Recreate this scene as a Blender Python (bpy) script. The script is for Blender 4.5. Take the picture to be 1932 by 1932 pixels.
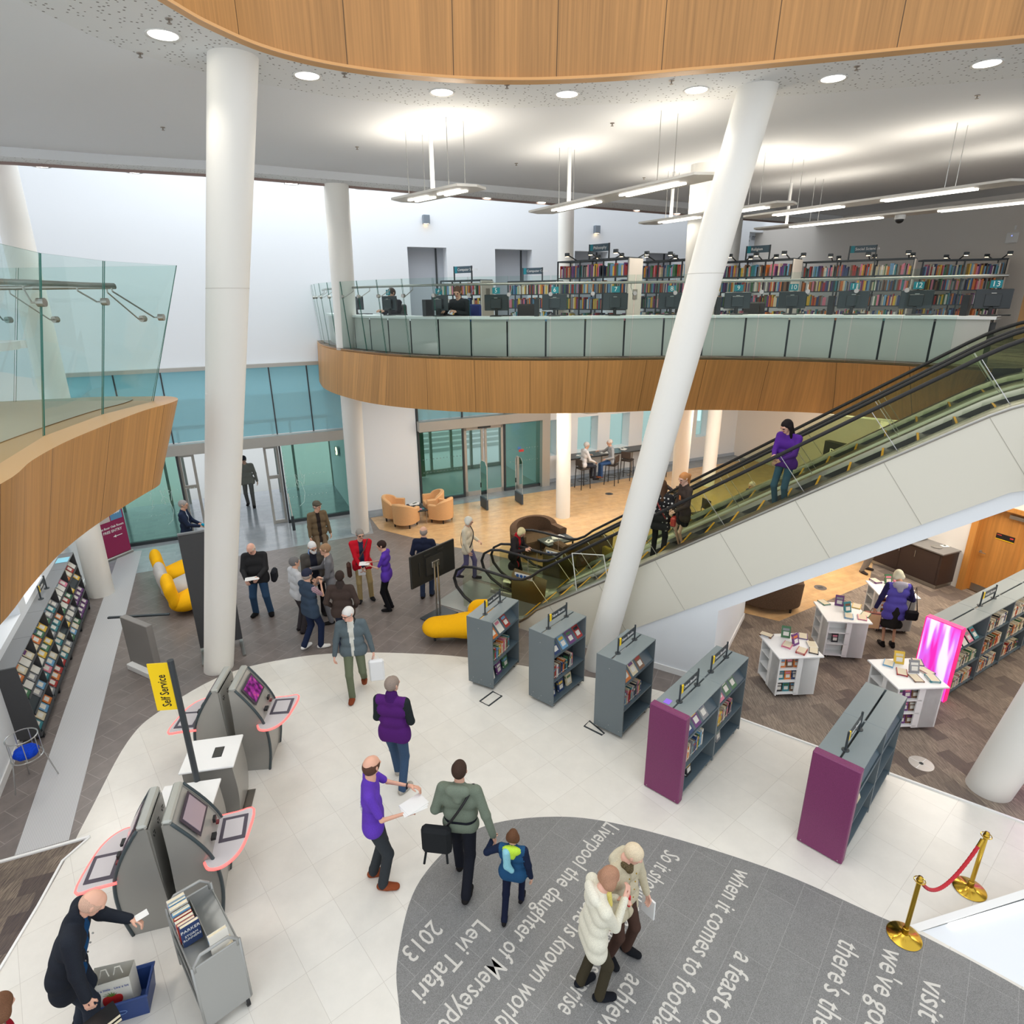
import bpy, math, random
import numpy as np
from mathutils import Vector, Matrix
for _o in list(bpy.data.objects): bpy.data.objects.remove(_o)
SC = bpy.context.scene
COL = SC.collection
rnd = random.Random(7)
R = math.radians
# ---------------------------------------------------------------- camera
CAMH = 6.6
_p, _r = 0.336562, 0.00980292
_f = Vector((0, math.cos(_p), -math.sin(_p))); _d = Vector((0, -math.sin(_p), -math.cos(_p))); _x = Vector((1, 0, 0))
_cr = math.cos(_r)*_x + math.sin(_r)*_d
_cd = -math.sin(_r)*_x + math.cos(_r)*_d
cam_d = bpy.data.cameras.new('camera'); cam = bpy.data.objects.new('camera', cam_d); COL.objects.link(cam)
cam_d.sensor_width = 36; cam_d.lens = 36*1155.09/1932; cam_d.clip_start = 0.1; cam_d.clip_end = 200
cam.matrix_world = Matrix(((_cr.x, -_cd.x, -_f.x, 0), (_cr.y, -_cd.y, -_f.y, 0), (_cr.z, -_cd.z, -_f.z, CAMH), (0, 0, 0, 1)))
SC.camera = cam
# ---------------------------------------------------------------- world, daylight, exposure
w = bpy.data.worlds.new('sky'); SC.world = w; w.use_nodes = True
w.node_tree.nodes['Background'].inputs[0].default_value = (0.90, 0.95, 1.0, 1)
w.node_tree.nodes['Background'].inputs[1].default_value = 1.25
SC.view_settings.view_transform = 'Standard'; SC.view_settings.look = 'None'
SC.view_settings.gamma = 1; SC.view_settings.use_curve_mapping = False
SC.view_settings.exposure = 0.08
def area(name, loc, size, power, col=(1, 1, 1), rot=(0, 0, 0)):
    d = bpy.data.lights.new(name, 'AREA'); d.shape = 'RECTANGLE'; d.size, d.size_y = size; d.energy = power; d.color = col
    o = bpy.data.objects.new(name, d); COL.objects.link(o); o.location = loc; o.rotation_euler = rot
    return o
area('atrium_rooflight', (-0.3, 4.0, 13.5), (7.0, 7.0), 200, (1, .985, .96))
area('entrance_rooflight', (-3.6, 16.9, 13.0), (12.0, 3.6), 480, (.9, .96, 1), (0, 0, R(27)))
# ---------------------------------------------------------------- materials
MATS = {}
def srgb(c):
    return tuple((v/255/12.92 if v/255 <= .04045 else ((v/255+.055)/1.055)**2.4) for v in c)
def M(name, c=(200, 200, 200), rough=.5, metal=0, emit=0, alpha=1, trans=0, spec=.5, coat=0):
    if name in MATS: return MATS[name]
    m = bpy.data.materials.new(name); m.use_nodes = True; b = m.node_tree.nodes['Principled BSDF']
    l = srgb(c)+(1,)
    b.inputs['Base Color'].default_value = l; b.inputs['Roughness'].default_value = rough; b.inputs['Metallic'].default_value = metal
    b.inputs['Specular IOR Level'].default_value = spec
    if emit: b.inputs['Emission Color'].default_value = l; b.inputs['Emission Strength'].default_value = emit
    if trans: b.inputs['Transmission Weight'].default_value = trans
    if coat: b.inputs['Coat Weight'].default_value = coat
    m.diffuse_color = l; MATS[name] = m
    return m
class NT:
    """tiny node-tree helper around one material"""
    def __init__(s, name, rough=.5, spec=.5):
        s.m = bpy.data.materials.new(name); s.m.use_nodes = True; MATS[name] = s.m
        s.t = s.m.node_tree; s.b = s.t.nodes['Principled BSDF']; s.b.inputs['Roughness'].default_value = rough
        s.b.inputs['Specular IOR Level'].default_value = spec
    def n(s, typ, **kw):
        x = s.t.nodes.new(typ)
        for k, v in kw.items():
            if k.startswith('i_'):
                kk = k[2:].replace('_', ' ')
                x.inputs[int(kk) if kk.isdigit() else kk].default_value = v
            else: setattr(x, k, v)
        return x
    def l(s, a, b): s.t.links.new(a, b)
    def coords(s, rot=0, scale=(1, 1, 1), kind='Object', loc=(0, 0, 0)):
        tc = s.n('ShaderNodeTexCoord'); mp = s.n('ShaderNodeMapping')
        mp.inputs['Rotation'].default_value = (0, 0, rot); mp.inputs['Scale'].default_value = scale; mp.inputs['Location'].default_value = loc
        s.l(tc.outputs[kind], mp.inputs[0]); return mp.outputs[0]
    def ramp(s, fac, stops, interp='LINEAR'):
        r = s.n('ShaderNodeValToRGB'); r.color_ramp.interpolation = interp
        e = r.color_ramp.elements
        while len(e) < len(stops): e.new(.5)
        for x, (p, c) in zip(e, stops): x.position = p; x.color = srgb(c)+(1,)
        s.l(fac, r.inputs[0]); return r.outputs[0]
    def mix(s, fac, a, b, mode='MIX'):
        x = s.n('ShaderNodeMix', data_type='RGBA', blend_type=mode)
        for sock, v in ((x.inputs[0], fac), (x.inputs[6], a), (x.inputs[7], b)):
            if isinstance(v, (int, float)): sock.default_value = v
            elif isinstance(v, tuple): sock.default_value = srgb(v)+(1,)
            else: s.l(v, sock)
        return x.outputs[2]
    def out(s, c): s.l(c, s.b.inputs['Base Color']); return s.m
    def bump(s, h, strength=.2, dist=.01):
        b = s.n('ShaderNodeBump'); b.inputs['Strength'].default_value = strength; b.inputs['Distance'].default_value = dist
        s.l(h, b.inputs['Height']); s.l(b.outputs[0], s.b.inputs['Normal'])
GA = math.atan2(0.76968, 0.63843)          # azimuth of the floor grid
def tile_mat(name, c1, c2, mortar, bw, bh, rot, loc, msize=.004, offset=0.5, rough=.35, speck=0, noise=.25, spec=.5):
    t = NT(name, rough, spec); v = t.coords(rot, loc=loc, kind='Object')
    br = t.n('ShaderNodeTexBrick', i_Scale=1, i_Mortar_Size=msize, i_Brick_Width=bw, i_Row_Height=bh, i_Bias=0, offset=offset, i_Mortar_Smooth=.1)
    br.inputs['Color1'].default_value = srgb(c1)+(1,); br.inputs['Color2'].default_value = srgb(c2)+(1,); br.inputs['Mortar'].default_value = srgb(mortar)+(1,)
    t.l(v, br.inputs[0]); no = t.n('ShaderNodeTexNoise', i_Scale=3.5, i_Detail=6, i_Roughness=.65); t.l(t.coords(), no.inputs[0])
    c = t.mix(noise, br.outputs[0], t.ramp(no.outputs[0], [(.3, tuple(int(x*.72) for x in c1)), (.7, tuple(min(255, int(x*1.12)) for x in c2))]))
    if speck:
        n2 = t.n('ShaderNodeTexNoise', i_Scale=140, i_Detail=2); t.l(t.coords(), n2.inputs[0])
        c = t.mix(speck, c, t.ramp(n2.outputs[0], [(.35, tuple(int(x*.6) for x in c1)), (.65, tuple(min(255, int(x*1.3)) for x in c1))]))
    return t.out(c)
def oak(name, base, panel=1.15, rough=.42):
    """vertical-grain veneer: u runs along the strip in UV.x (metres), z in UV.y"""
    t = NT(name, rough, .4); uv = t.n('ShaderNodeUVMap'); mp = t.n('ShaderNodeMapping'); t.l(uv.outputs[0], mp.inputs[0])
    mp.inputs['Scale'].default_value = (26, .55, 1); n1 = t.n('ShaderNodeTexNoise', i_Scale=1.0, i_Detail=5, i_Roughness=.6, i_Distortion=.3); t.l(mp.outputs[0], n1.inputs[0])
    m2 = t.n('ShaderNodeMapping'); t.l(uv.outputs[0], m2.inputs[0]); m2.inputs['Scale'].default_value = (1/.29, 0, 1)
    fl = t.n('ShaderNodeTexWhiteNoise', noise_dimensions='1D'); sx = t.n('ShaderNodeSeparateXYZ'); t.l(m2.outputs[0], sx.inputs[0])
    fm = t.n('ShaderNodeMath', operation='FLOOR'); t.l(sx.outputs[0], fm.inputs[0]); t.l(fm.outputs[0], fl.inputs[1])
    d = tuple(int(x*.80) for x in base); hi = tuple(min(255, int(x*1.10)) for x in base)
    c = t.mix(.42, t.ramp(n1.outputs[0], [(.3, d), (.7, hi)]), t.ramp(fl.outputs[0], [(0, tuple(int(x*.88) for x in base)), (1, hi)]))
    s2 = t.n('ShaderNodeSeparateXYZ'); t.l(uv.outputs[0], s2.inputs[0]); dv = t.n('ShaderNodeMath', operation='DIVIDE'); t.l(s2.outputs[0], dv.inputs[0]); dv.inputs[1].default_value = panel
    fr = t.n('ShaderNodeMath', operation='FRACT'); t.l(dv.outputs[0], fr.inputs[0]); lt = t.n('ShaderNodeMath', operation='LESS_THAN'); t.l(fr.outputs[0], lt.inputs[0]); lt.inputs[1].default_value = .008
    return t.out(t.mix(lt.outputs[0], c, tuple(int(x*.5) for x in base)))
M('white_wall', (232, 236, 240), .8, spec=.2); M('warm_wall', (226, 220, 212), .8, spec=.2)
M('ceiling_white', (224, 226, 228), .85, spec=.2); M('column_white', (236, 234, 228), .55, spec=.35)
M('steel', (190, 190, 188), .28, 1); M('brushed', (168, 166, 160), .38, 1); M('dark_metal', (62, 68, 72), .45, .3); M('black', (22, 22, 24), .45); M('black_rubber', (26, 26, 28), .6)
M('brass', (196, 160, 60), .16, 1); M('white_paint', (238, 238, 236), .45); M('frame_grey', (176, 174, 168), .4, .4)
M('slate', (104, 114, 118), .42); M('slate_top', (128, 138, 140), .3); M('slate_dark', (70, 82, 88), .5); M('charcoal', (66, 66, 68), .55)
M('lamp', (255, 250, 238), emit=9); M('lamp_tube', (255, 250, 240), emit=5); M('lamp_warm', (255, 226, 180), emit=5)
M('white_strip_light', (245, 250, 255), emit=2.2)
M('glass_edge', (40, 110, 96), .15, alpha=1); M('sign_yellow', (246, 208, 10), .45); M('teal', (10, 128, 142), .5)
def glass(name, tint, rough=0.0, refl=.12, tmix=1.0):
    """thin architectural glass: tinted see-through plus a fresnel-weighted mirror"""
    m = bpy.data.materials.new(name); m.use_nodes = True; t = m.node_tree; t.nodes.clear()
    o = t.nodes.new('ShaderNodeOutputMaterial'); tr = t.nodes.new('ShaderNodeBsdfTransparent'); gl = t.nodes.new('ShaderNodeBsdfGlossy'); mx = t.nodes.new('ShaderNodeMixShader')
    lw = t.nodes.new('ShaderNodeLayerWeight'); lw.inputs[0].default_value = refl
    tr.inputs[0].default_value = srgb(tint)+(1,); gl.inputs['Roughness'].default_value = .02; gl.inputs[0].default_value = (.95, .98, .97, 1)
    t.links.new(lw.outputs['Fresnel'], mx.inputs[0]); t.links.new(tr.outputs[0], mx.inputs[1]); t.links.new(gl.outputs[0], mx.inputs[2])
    if tmix < 1:
        df = t.nodes.new('ShaderNodeBsdfDiffuse'); df.inputs[0].default_value = srgb(tint)+(1,); m2 = t.nodes.new('ShaderNodeMixShader'); m2.inputs[0].default_value = tmix
        t.links.new(df.outputs[0], m2.inputs[1]); t.links.new(mx.outputs[0], m2.inputs[2]); t.links.new(m2.outputs[0], o.inputs[0])
    else: t.links.new(mx.outputs[0], o.inputs[0])
    MATS[name] = m; return m
glass('glass_clear', (226, 243, 240), refl=.16); glass('glass_green', (230, 243, 240), refl=.22); glass('glass_door', (206, 232, 224), refl=.2)
glass('glass_canopy', (176, 218, 226), refl=.2, tmix=.45); glass('glass_esc', (228, 234, 216), refl=.2); glass('acrylic', (248, 250, 250), refl=.25); glass('glass_frost', (170, 186, 176), refl=.3, tmix=.25)
# ---------------------------------------------------------------- mesh builder
def rotz(v, a):
    c, s = math.cos(a), math.sin(a); return (v[0]*c-v[1]*s, v[0]*s+v[1]*c, v[2])
class MB:
    def __init__(s): s.v = []; s.f = []; s.mi = []; s.uv = None; s.cm = 0
    def mat(s, i): s.cm = i; return s
    def add(s, vs, fs):
        o = len(s.v); s.v += [tuple(x) for x in vs]; s.f += [tuple(i+o for i in f) for f in fs]; s.mi += [s.cm]*len(fs); return s
    def box(s, c, d, rz=0, M4=None):
        x, y, z = d[0]/2, d[1]/2, d[2]/2
        vs = [(-x, -y, -z), (x, -y, -z), (x, y, -z), (-x, y, -z), (-x, -y, z), (x, -y, z), (x, y, z), (-x, y, z)]
        if M4 is not None: vs = [tuple(M4 @ Vector(v)) for v in vs]
        elif rz: vs = [rotz(v, rz) for v in vs]
        vs = [(v[0]+c[0], v[1]+c[1], v[2]+c[2]) for v in vs]
        return s.add(vs, [(0, 3, 2, 1), (4, 5, 6, 7), (0, 1, 5, 4), (1, 2, 6, 5), (2, 3, 7, 6), (3, 0, 4, 7)])
    def cbox(s, c, d, b=.01, rz=0):
        """box with chamfered edges"""
        X, Y, Z = d[0]/2, d[1]/2, d[2]/2; b = min(b, X*.9, Y*.9, Z*.9); vs = []
        for sx in (-1, 1):
            for sy in (-1, 1):
                for sz in (-1, 1): vs += [(sx*(X-b), sy*(Y-b), sz*Z), (sx*(X-b), sy*Y, sz*(Z-b)), (sx*X, sy*(Y-b), sz*(Z-b))]
        idx = lambda sx, sy, sz, k: ((sx > 0)*4+(sy > 0)*2+(sz > 0))*3+k
        fs = []
        for q in (-1, 1):
            f = [idx(a, b_, q, 0) for a, b_ in ((-1, -1), (1, -1), (1, 1), (-1, 1))]; fs.append(f if q > 0 else f[::-1])
            f = [idx(a, q, b_, 1) for a, b_ in ((-1, -1), (1, -1), (1, 1), (-1, 1))]; fs.append(f if q < 0 else f[::-1])
            f = [idx(q, a, b_, 2) for a, b_ in ((-1, -1), (1, -1), (1, 1), (-1, 1))]; fs.append(f if q > 0 else f[::-1])
        for a in (-1, 1):
            for b_ in (-1, 1):
                for (p, k1, k2) in ((lambda t: (t, a, b_), 0, 1), (lambda t: (a, t, b_), 0, 2), (lambda t: (a, b_, t), 1, 2)):
                    q0, q1 = p(-1), p(1); f = [idx(*q0, k1), idx(*q1, k1), idx(*q1, k2), idx(*q0, k2)]
                    fs.append(f)
        for sx in (-1, 1):
            for sy in (-1, 1):
                for sz in (-1, 1): fs.append([idx(sx, sy, sz, k) for k in range(3)])
        if rz: vs = [rotz(v, rz) for v in vs]
        return s.add([(v[0]+c[0], v[1]+c[1], v[2]+c[2]) for v in vs], fs)
    def cyl(s, a, b, r0, r1=None, n=12, cap=True):
        a, b = Vector(a), Vector(b); r1 = r0 if r1 is None else r1; ax = (b-a).normalized()
        u = ax.orthogonal().normalized(); w_ = ax.cross(u); vs = []
        for p, r in ((a, r0), (b, r1)):
            for i in range(n):
                t = 2*math.pi*i/n; vs.append(p+u*(r*math.cos(t))+w_*(r*math.sin(t)))
        fs = [(i, (i+1) % n, n+(i+1) % n, n+i) for i in range(n)]
        if cap: fs += [tuple(range(n))[::-1], tuple(range(n, 2*n))]
        return s.add(vs, fs)
    def tube(s, pts, r, n=8, closed=False, cap=True, sq=None):
        P_ = [Vector(p) for p in pts]; m = len(P_); vs = []; rr = r if isinstance(r, (list, tuple)) else [r]*m
        prev = None
        for i, p in enumerate(P_):
            t = (P_[(i+1) % m]-P_[i-1]) if closed else (P_[min(i+1, m-1)]-P_[max(i-1, 0)])
            t.normalize()
            if prev is None: u = t.orthogonal().normalized() if abs(t.z) > .9 else Vector((0, 0, 1)).cross(t).normalized()
            else:
                u = prev-t*prev.dot(t)
                u = u.normalized() if u.length > 1e-6 else t.orthogonal().normalized()
            prev = u; w_ = t.cross(u)
            for k in range(n):
                a = 2*math.pi*(k+.5)/n; vs.append(p+u*(rr[i]*math.cos(a)*(sq[0] if sq else 1))+w_*(rr[i]*math.sin(a)*(sq[1] if sq else 1)))
        fs = []
        for i in range(m if closed else m-1):
            j = (i+1) % m
            for k in range(n): fs.append((i*n+k, i*n+(k+1) % n, j*n+(k+1) % n, j*n+k))
        if cap and not closed: fs += [tuple(range(n))[::-1], tuple(range((m-1)*n, m*n))]
        return s.add(vs, fs)
    def prism(s, poly, z0, z1, M4=None):
        n = len(poly); ar = sum(poly[i][0]*poly[(i+1) % n][1]-poly[(i+1) % n][0]*poly[i][1] for i in range(n))
        if ar < 0: poly = poly[::-1]
        vs = [(p[0], p[1], z0) for p in poly]+[(p[0], p[1], z1) for p in poly]
        if M4 is not None: vs = [tuple(M4 @ Vector(v)) for v in vs]
        return s.add(vs, [tuple(range(n))[::-1], tuple(range(n, 2*n))]+[(i, (i+1) % n, n+(i+1) % n, n+i) for i in range(n)])
    def lathe(s, prof, c=(0, 0, 0), n=24, sx=1, sy=1):
        vs = []; m = len(prof)
        for r, z in prof:
            for i in range(n):
                t = 2*math.pi*i/n; vs.append((c[0]+sx*r*math.cos(t), c[1]+sy*r*math.sin(t), c[2]+z))
        fs = [(j*n+i, j*n+(i+1) % n, (j+1)*n+(i+1) % n, (j+1)*n+i) for j in range(m-1) for i in range(n)]
        if prof[0][0] > 1e-6: fs.append(tuple(range(n))[::-1])
        if prof[-1][0] > 1e-6: fs.append(tuple(range((m-1)*n, m*n)))
        return s.add(vs, fs)
    def ell(s, c, r, n=12, m=8, M4=None):
        vs = []; 
        for j in range(m+1):
            a = math.pi*j/m-math.pi/2
            for i in range(n):
                t = 2*math.pi*i/n; v = Vector((r[0]*math.cos(a)*math.cos(t), r[1]*math.cos(a)*math.sin(t), r[2]*math.sin(a)))
                if M4 is not None: v = M4 @ v
                vs.append((v[0]+c[0], v[1]+c[1], v[2]+c[2]))
        return s.add(vs, [(j*n+i, j*n+(i+1) % n, (j+1)*n+(i+1) % n, (j+1)*n+i) for j in range(m) for i in range(n)])
    def quad(s, a, b, c, d): return s.add([a, b, c, d], [(0, 1, 2, 3)])
    def sheet(s, A, B, close=False):
        """ruled strip between two polylines"""
        n = len(A); fs = [(i, (i+1) % n, n+(i+1) % n, n+i) for i in range(n if close else n-1)]
        return s.add(list(A)+list(B), fs)
    def build(s, name, mats, parent=None, smooth=False, loc=None, rz=0, kind=None, label=None, uv=None, auto=None):
        me = bpy.data.meshes.new(name); me.from_pydata(s.v, [], s.f)
        if not isinstance(mats, (list, tuple)): mats = [mats]
        for m in mats: me.materials.append(MATS[m] if isinstance(m, str) else m)
        if len(mats) > 1: me.polygons.foreach_set('material_index', s.mi)
        if uv is not None:
            L = me.uv_layers.new(name='UVMap')
            for lp in me.loops: L.data[lp.index].uv = uv[lp.vertex_index]
        if smooth: me.polygons.foreach_set('use_smooth', [True]*len(me.polygons))
        me.update()
        if auto is not None: me.set_sharp_from_angle(angle=R(auto))
        o = bpy.data.objects.new(name, me); COL.objects.link(o)
        if parent is not None: o.parent = parent
        if loc is not None: o.location = loc
        if rz: o.rotation_euler = (0, 0, rz)
        if kind: o['kind'] = kind
        if label: o['label'] = label
        return o
def tag(o, label, cat, group=None):
    o['label'] = label; o['category'] = cat
    if group: o['group'] = group
    return o
def thing(name, label, cat, loc=(0, 0, 0), rz=0, group=None):
    o = bpy.data.objects.new(name, None); COL.objects.link(o); o.location = loc; o.rotation_euler = (0, 0, rz); o.empty_display_size = .1
    return tag(o, label, cat, group)
def dup(root, loc, rz, label, group=None):
    r = root.copy(); COL.objects.link(r); r.location = loc; r.rotation_euler = (0, 0, rz); r['label'] = label
    if group: r['group'] = group
    for ch in root.children:
        c = ch.copy(); COL.objects.link(c); c.parent = r
        for g in ch.children:
            d = g.copy(); COL.objects.link(d); d.parent = c
    return r
def S(name, mb, mats, **kw): return mb.build(name, mats, kind='structure', **kw)
FONT = bpy.data.fonts.load('<builtin>') if False else None
def text_mesh(name, body, size, mat, M4, parent=None, extrude=.001, align='LEFT', sx=1.0, kind=None, bold=0.0):
    cu = bpy.data.curves.new(name, 'FONT'); cu.body = body; cu.size = size; cu.extrude = extrude; cu.align_x = align; cu.align_y = 'CENTER'; cu.resolution_u = 2; cu.offset = bold
    t = bpy.data.objects.new(name+'_c', cu); COL.objects.link(t); dg = bpy.context.evaluated_depsgraph_get()
    me = bpy.data.meshes.new_from_object(t.evaluated_get(dg)); bpy.data.objects.remove(t); me.name = name
    me.materials.clear(); me.materials.append(MATS[mat]); me.transform(M4 @ Matrix.Diagonal((sx, 1, 1, 1)))
    o = bpy.data.objects.new(name, me); COL.objects.link(o)
    if parent is not None: o.parent = parent
    if kind: o['kind'] = kind
    return o
def frame(o, az):
    c, s = math.cos(R(az)), math.sin(R(az))
    return lambda s_, n_, z=0: (o[0]+c*s_-s*n_, o[1]+s*s_+c*n_, z)
ENT = frame((-8.25, 17.45), 25.16); ENTA = R(25.16)
ESC = frame((2.63, 9.925), -31.5); ESCA = R(-31.5)
U2 = (0.63843, 0.76968); V2 = (-0.76968, 0.63843)
def UV(u, v, z=0): return (u*U2[0]+v*V2[0], u*U2[1]+v*V2[1], z)
def catmull(pts, k=6, closed=False):
    out = []; n = len(pts)
    for i in range(n if closed else n-1):
        p = [Vector(pts[j % n] if closed else pts[min(max(j, 0), n-1)]) for j in (i-1, i, i+1, i+2)]
        for t in range(k):
            t /= k; out.append(tuple(.5*((2*p[1])+(p[2]-p[0])*t+(2*p[0]-5*p[1]+4*p[2]-p[3])*t*t+(3*p[1]-p[0]-3*p[2]+p[3])*t**3)))
    if not closed: out.append(tuple(pts[-1]))
    return out
# ================================================================ materials of the setting
tile_mat('white_tile', (228, 225, 217), (223, 219, 210), (200, 195, 186), .573, .6, GA-math.pi/2, (0, 0, 0), .0025, 0, .28, noise=.10)
tile_mat('dark_tile', (128, 119, 114), (119, 110, 106), (172, 164, 157), .62, .31, ENTA-math.pi/2, (.1, .13, 0), .004, .5, .33, noise=.45)
tile_mat('stone_inlay', (128, 128, 127), (119, 119, 118), (172, 171, 168), .9, .4, -GA, (0, 0, 0), .003, .37, .5, speck=.35, noise=.3)
tile_mat('stone_band', (156, 160, 164), (146, 151, 156), (176, 178, 180), 1.2, .3, -ENTA, (0, 0, 0), .004, .5, .14, noise=.3)
tile_mat('wood_floor', (216, 180, 134), (208, 168, 120), (184, 144, 98), 1.1, .11, -R(25), (0, 0, 0), .0015, .37, .22, noise=.4)
tile_mat('slate_band', (138, 146, 152), (130, 138, 146), (112, 118, 124), .6, .6, -ENTA, (0, 0, 0), .003, 0, .25, noise=.3)
t = NT('grey_strip', .5); wv = t.n('ShaderNodeTexWave', i_Scale=16); t.l(t.coords(-R(115.7)), wv.inputs[0]); wv.bands_direction = 'Y'
t.out(t.ramp(wv.outputs[0], [(.2, (176, 176, 178)), (.8, (204, 204, 204))]))
def carpet(name, az, cols):
    t = NT(name, .95, .1); v = t.coords(-R(az), (80, 5, 1)); n1 = t.n('ShaderNodeTexNoise', i_Scale=1, i_Detail=3, i_Roughness=.7); t.l(v, n1.inputs[0])
    b = t.n('ShaderNodeTexBrick', i_Scale=1, i_Mortar_Size=0, i_Brick_Width=.5, i_Row_Height=.25, offset=.4); t.l(t.coords(-R(az)+math.pi/2), b.inputs[0])
    b.inputs['Color1'].default_value = (0, 0, 0, 1); b.inputs['Color2'].default_value = (1, 1, 1, 1); b.inputs['Bias'].default_value = -.1
    hi = t.ramp(n1.outputs[0], [(.36, cols[0]), (.5, cols[1]), (.64, cols[2])]); lo = t.ramp(n1.outputs[0], [(.35, cols[3]), (.65, cols[0])])
    rp = t.ramp(b.outputs[0], [(.0, (0, 0, 0)), (.30, (190, 190, 190)), (1, (255, 255, 255))]); return t.out(t.mix(rp, lo, hi))
carpet('carpet_brown', 16, [(118, 106, 97), (144, 131, 118), (172, 158, 142), (102, 92, 88)])
carpet('carpet_left', 110, [(92, 82, 76), (128, 116, 104), (160, 146, 130), (76, 70, 74)])
t = NT('perforated', .85, .2); v = t.n('ShaderNodeTexVoronoi', i_Scale=17, feature='F1'); t.l(t.coords(), v.inputs[0]); v.inputs['Randomness'].default_value = .85
lt = t.n('ShaderNodeMath', operation='LESS_THAN'); t.l(v.outputs[0], lt.inputs[0]); lt.inputs[1].default_value = .21
sz = t.n('ShaderNodeSeparateXYZ'); t.l(v.outputs['Color'], sz.inputs[0]); ml = t.n('ShaderNodeMath', operation='GREATER_THAN'); t.l(sz.outputs[0], ml.inputs[0]); ml.inputs[1].default_value = .25
mu = t.n('ShaderNodeMath', operation='MULTIPLY'); t.l(lt.outputs[0], mu.inputs[0]); t.l(ml.outputs[0], mu.inputs[1])
t.out(t.mix(mu.outputs[0], (222, 224, 224), (134, 132, 128)))
oak('oak_fascia', (192, 140, 82)); oak('oak_ring', (188, 138, 84), 1.25); oak('oak_door', (196, 134, 66), 9)
M('oak_plain', (206, 160, 108), .4)
# ================================================================ floors
ZC, ZS, ZF, ZB = 9.1, 8.95, 5.47, 4.31
S('floor', MB().box((0, 12, -.15), (44, 44, .3)), 'dark_tile')
WHITE = catmull([(-5.1, 2.5), (-5.53, 5.27), (-5.80, 6.46), (-6.14, 7.99), (-6.03, 8.78), (-5.36, 9.86), (-4.24, 10.38), (-3.23, 10.52), (-2.08, 10.48), (-.92, 10.32), (.41, 9.94), (1.6, 9.55), (2.56, 9.2), (3.35, 8.68)], 6)
S('floor_white_tile', MB().prism(WHITE+[(6.71, 6.24), (9.2, 4.43), (9.2, -3), (-5, -3)], 0, .003), 'white_tile')
INLAY = catmull([(-.7, 2.6), (-1.12, 3.95), (-1.26, 4.61), (-1.14, 5.5), (-.5, 6.23), (.56, 6.42), (1.59, 6.22), (3.07, 5.61), (4.09, 4.97), (4.43, 4.75), (5.08, 4.19), (6.0, 3.2), (6.3, 2), (5, .5), (2.5, 0), (.3, 1)], 8, True)
S('floor_stone_inlay', MB().prism(INLAY, 0, .005), 'stone_inlay')
M('inlay_text', (206, 203, 196), .5)
def floor_text(body, u, v, length, size=.30):
    # lettering runs towards -U with its tops towards -V
    m = Matrix(((-U2[0], -V2[0], 0, u*U2[0]+v*V2[0]), (-U2[1], -V2[1], 0, u*U2[1]+v*V2[1]), (0, 0, 1, .006), (0, 0, 0, 1)))
    o = text_mesh('floor_lettering', body, size, 'inlay_text', Matrix.Identity(4), extrude=.0008, bold=.0015)
    wd = max(v_.co.x for v_ in o.data.vertices); o.data.transform(m @ Matrix.Diagonal((length/wd, 1, 1, 1))); o['kind'] = 'structure'
for a in [('2013', 3.24, 3.83, .46), ('Levi Tafari', 3.58, 3.43, 1.0), ('Liverpool the daughter of Merseypool', 5.66, 3.02, 3.3), ('She is known worldwide', 4.52, 2.61, 2.0),
          ('So it should come as no surprise', 5.75, 2.21, 2.36), ('achieving great things', 4.13, 1.83, 1.95), ('when it comes to football', 6.05, 1.42, 2.28), ('a feast of talent', 5.06, 1.05, 1.55),
          ("there's the Mersey", 5.9, .23, 1.9), ("we've got the best", 6.1, -.16, 1.9), ('visit our', 6.0, -.54, .95)]: floor_text(*a)
S('floor_carpet_right', MB().prism([(3.35, 8.68), (6.71, 6.24), (9.2, 4.43), (15, 6), (14, 14), (9.4, 14.6), (8.63, 13.4), (5.71, 11.6), (5.0, 11.95)], 0, .004), 'carpet_brown')
S('trim_1', MB().tube([(3.35, 8.68, .006), (6.71, 6.24, .006), (9.2, 4.43, .006)], .022, 4), 'white_paint')
LE = [(-5.55, 6.16), (-5.66, 5.8), (-5.53, 5.2), (-5.2, 3.2), (-5.1, 2.5)]
S('floor_carpet_left', MB().prism([(-9, 4.72)]+LE[:1]+LE[1:]+[(-9, 2.5)], 0, .004), 'carpet_left')
S('trim_2', MB().tube([(-9, 4.72, .006), (-5.55, 6.16, .006)], .028, 4).tube([(a, b, .006) for a, b in LE], .02, 4), 'white_paint')
S('floor_strip', MB().prism([(-6.33, 5.89), (-5.80, 6.12), (-10.40, 15.9), (-10.95, 15.75)], 0, .004), 'grey_strip')
S('floor_stone_band', MB().prism([ENT(-3.7, -2.2)[:2], ENT(3.55, -2.1)[:2], ENT(3.75, -.67)[:2], ENT(3.72, 0)[:2], ENT(3.72, 4)[:2], ENT(-3.7, 4)[:2]], 0, .002), 'stone_band')
S('floor_wood', MB().prism([(-4.52, 18.42), (-4.04, 17.39), (-2.29, 16.28), (-.84, 15.52), (5.71, 11.6), (8.63, 13.4), (9.4, 14.6), (14.0, 15.0), ENT(20.2, -.67)[:2]], 0, .004), 'wood_floor')
S('floor_slate_band', MB().prism([ENT(3.72, -.67)[:2], ENT(20.2, -.67)[:2], ENT(20.2, .4)[:2], ENT(3.72, .4)[:2]], 0, .003), 'slate_band')
S('floor_forecourt', MB().prism([ENT(-14, .3)[:2], ENT(24, .3)[:2], ENT(24, 30)[:2], ENT(-14, 30)[:2]], -.1, .001), M('pavement', (196, 196, 192), .7))
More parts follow.
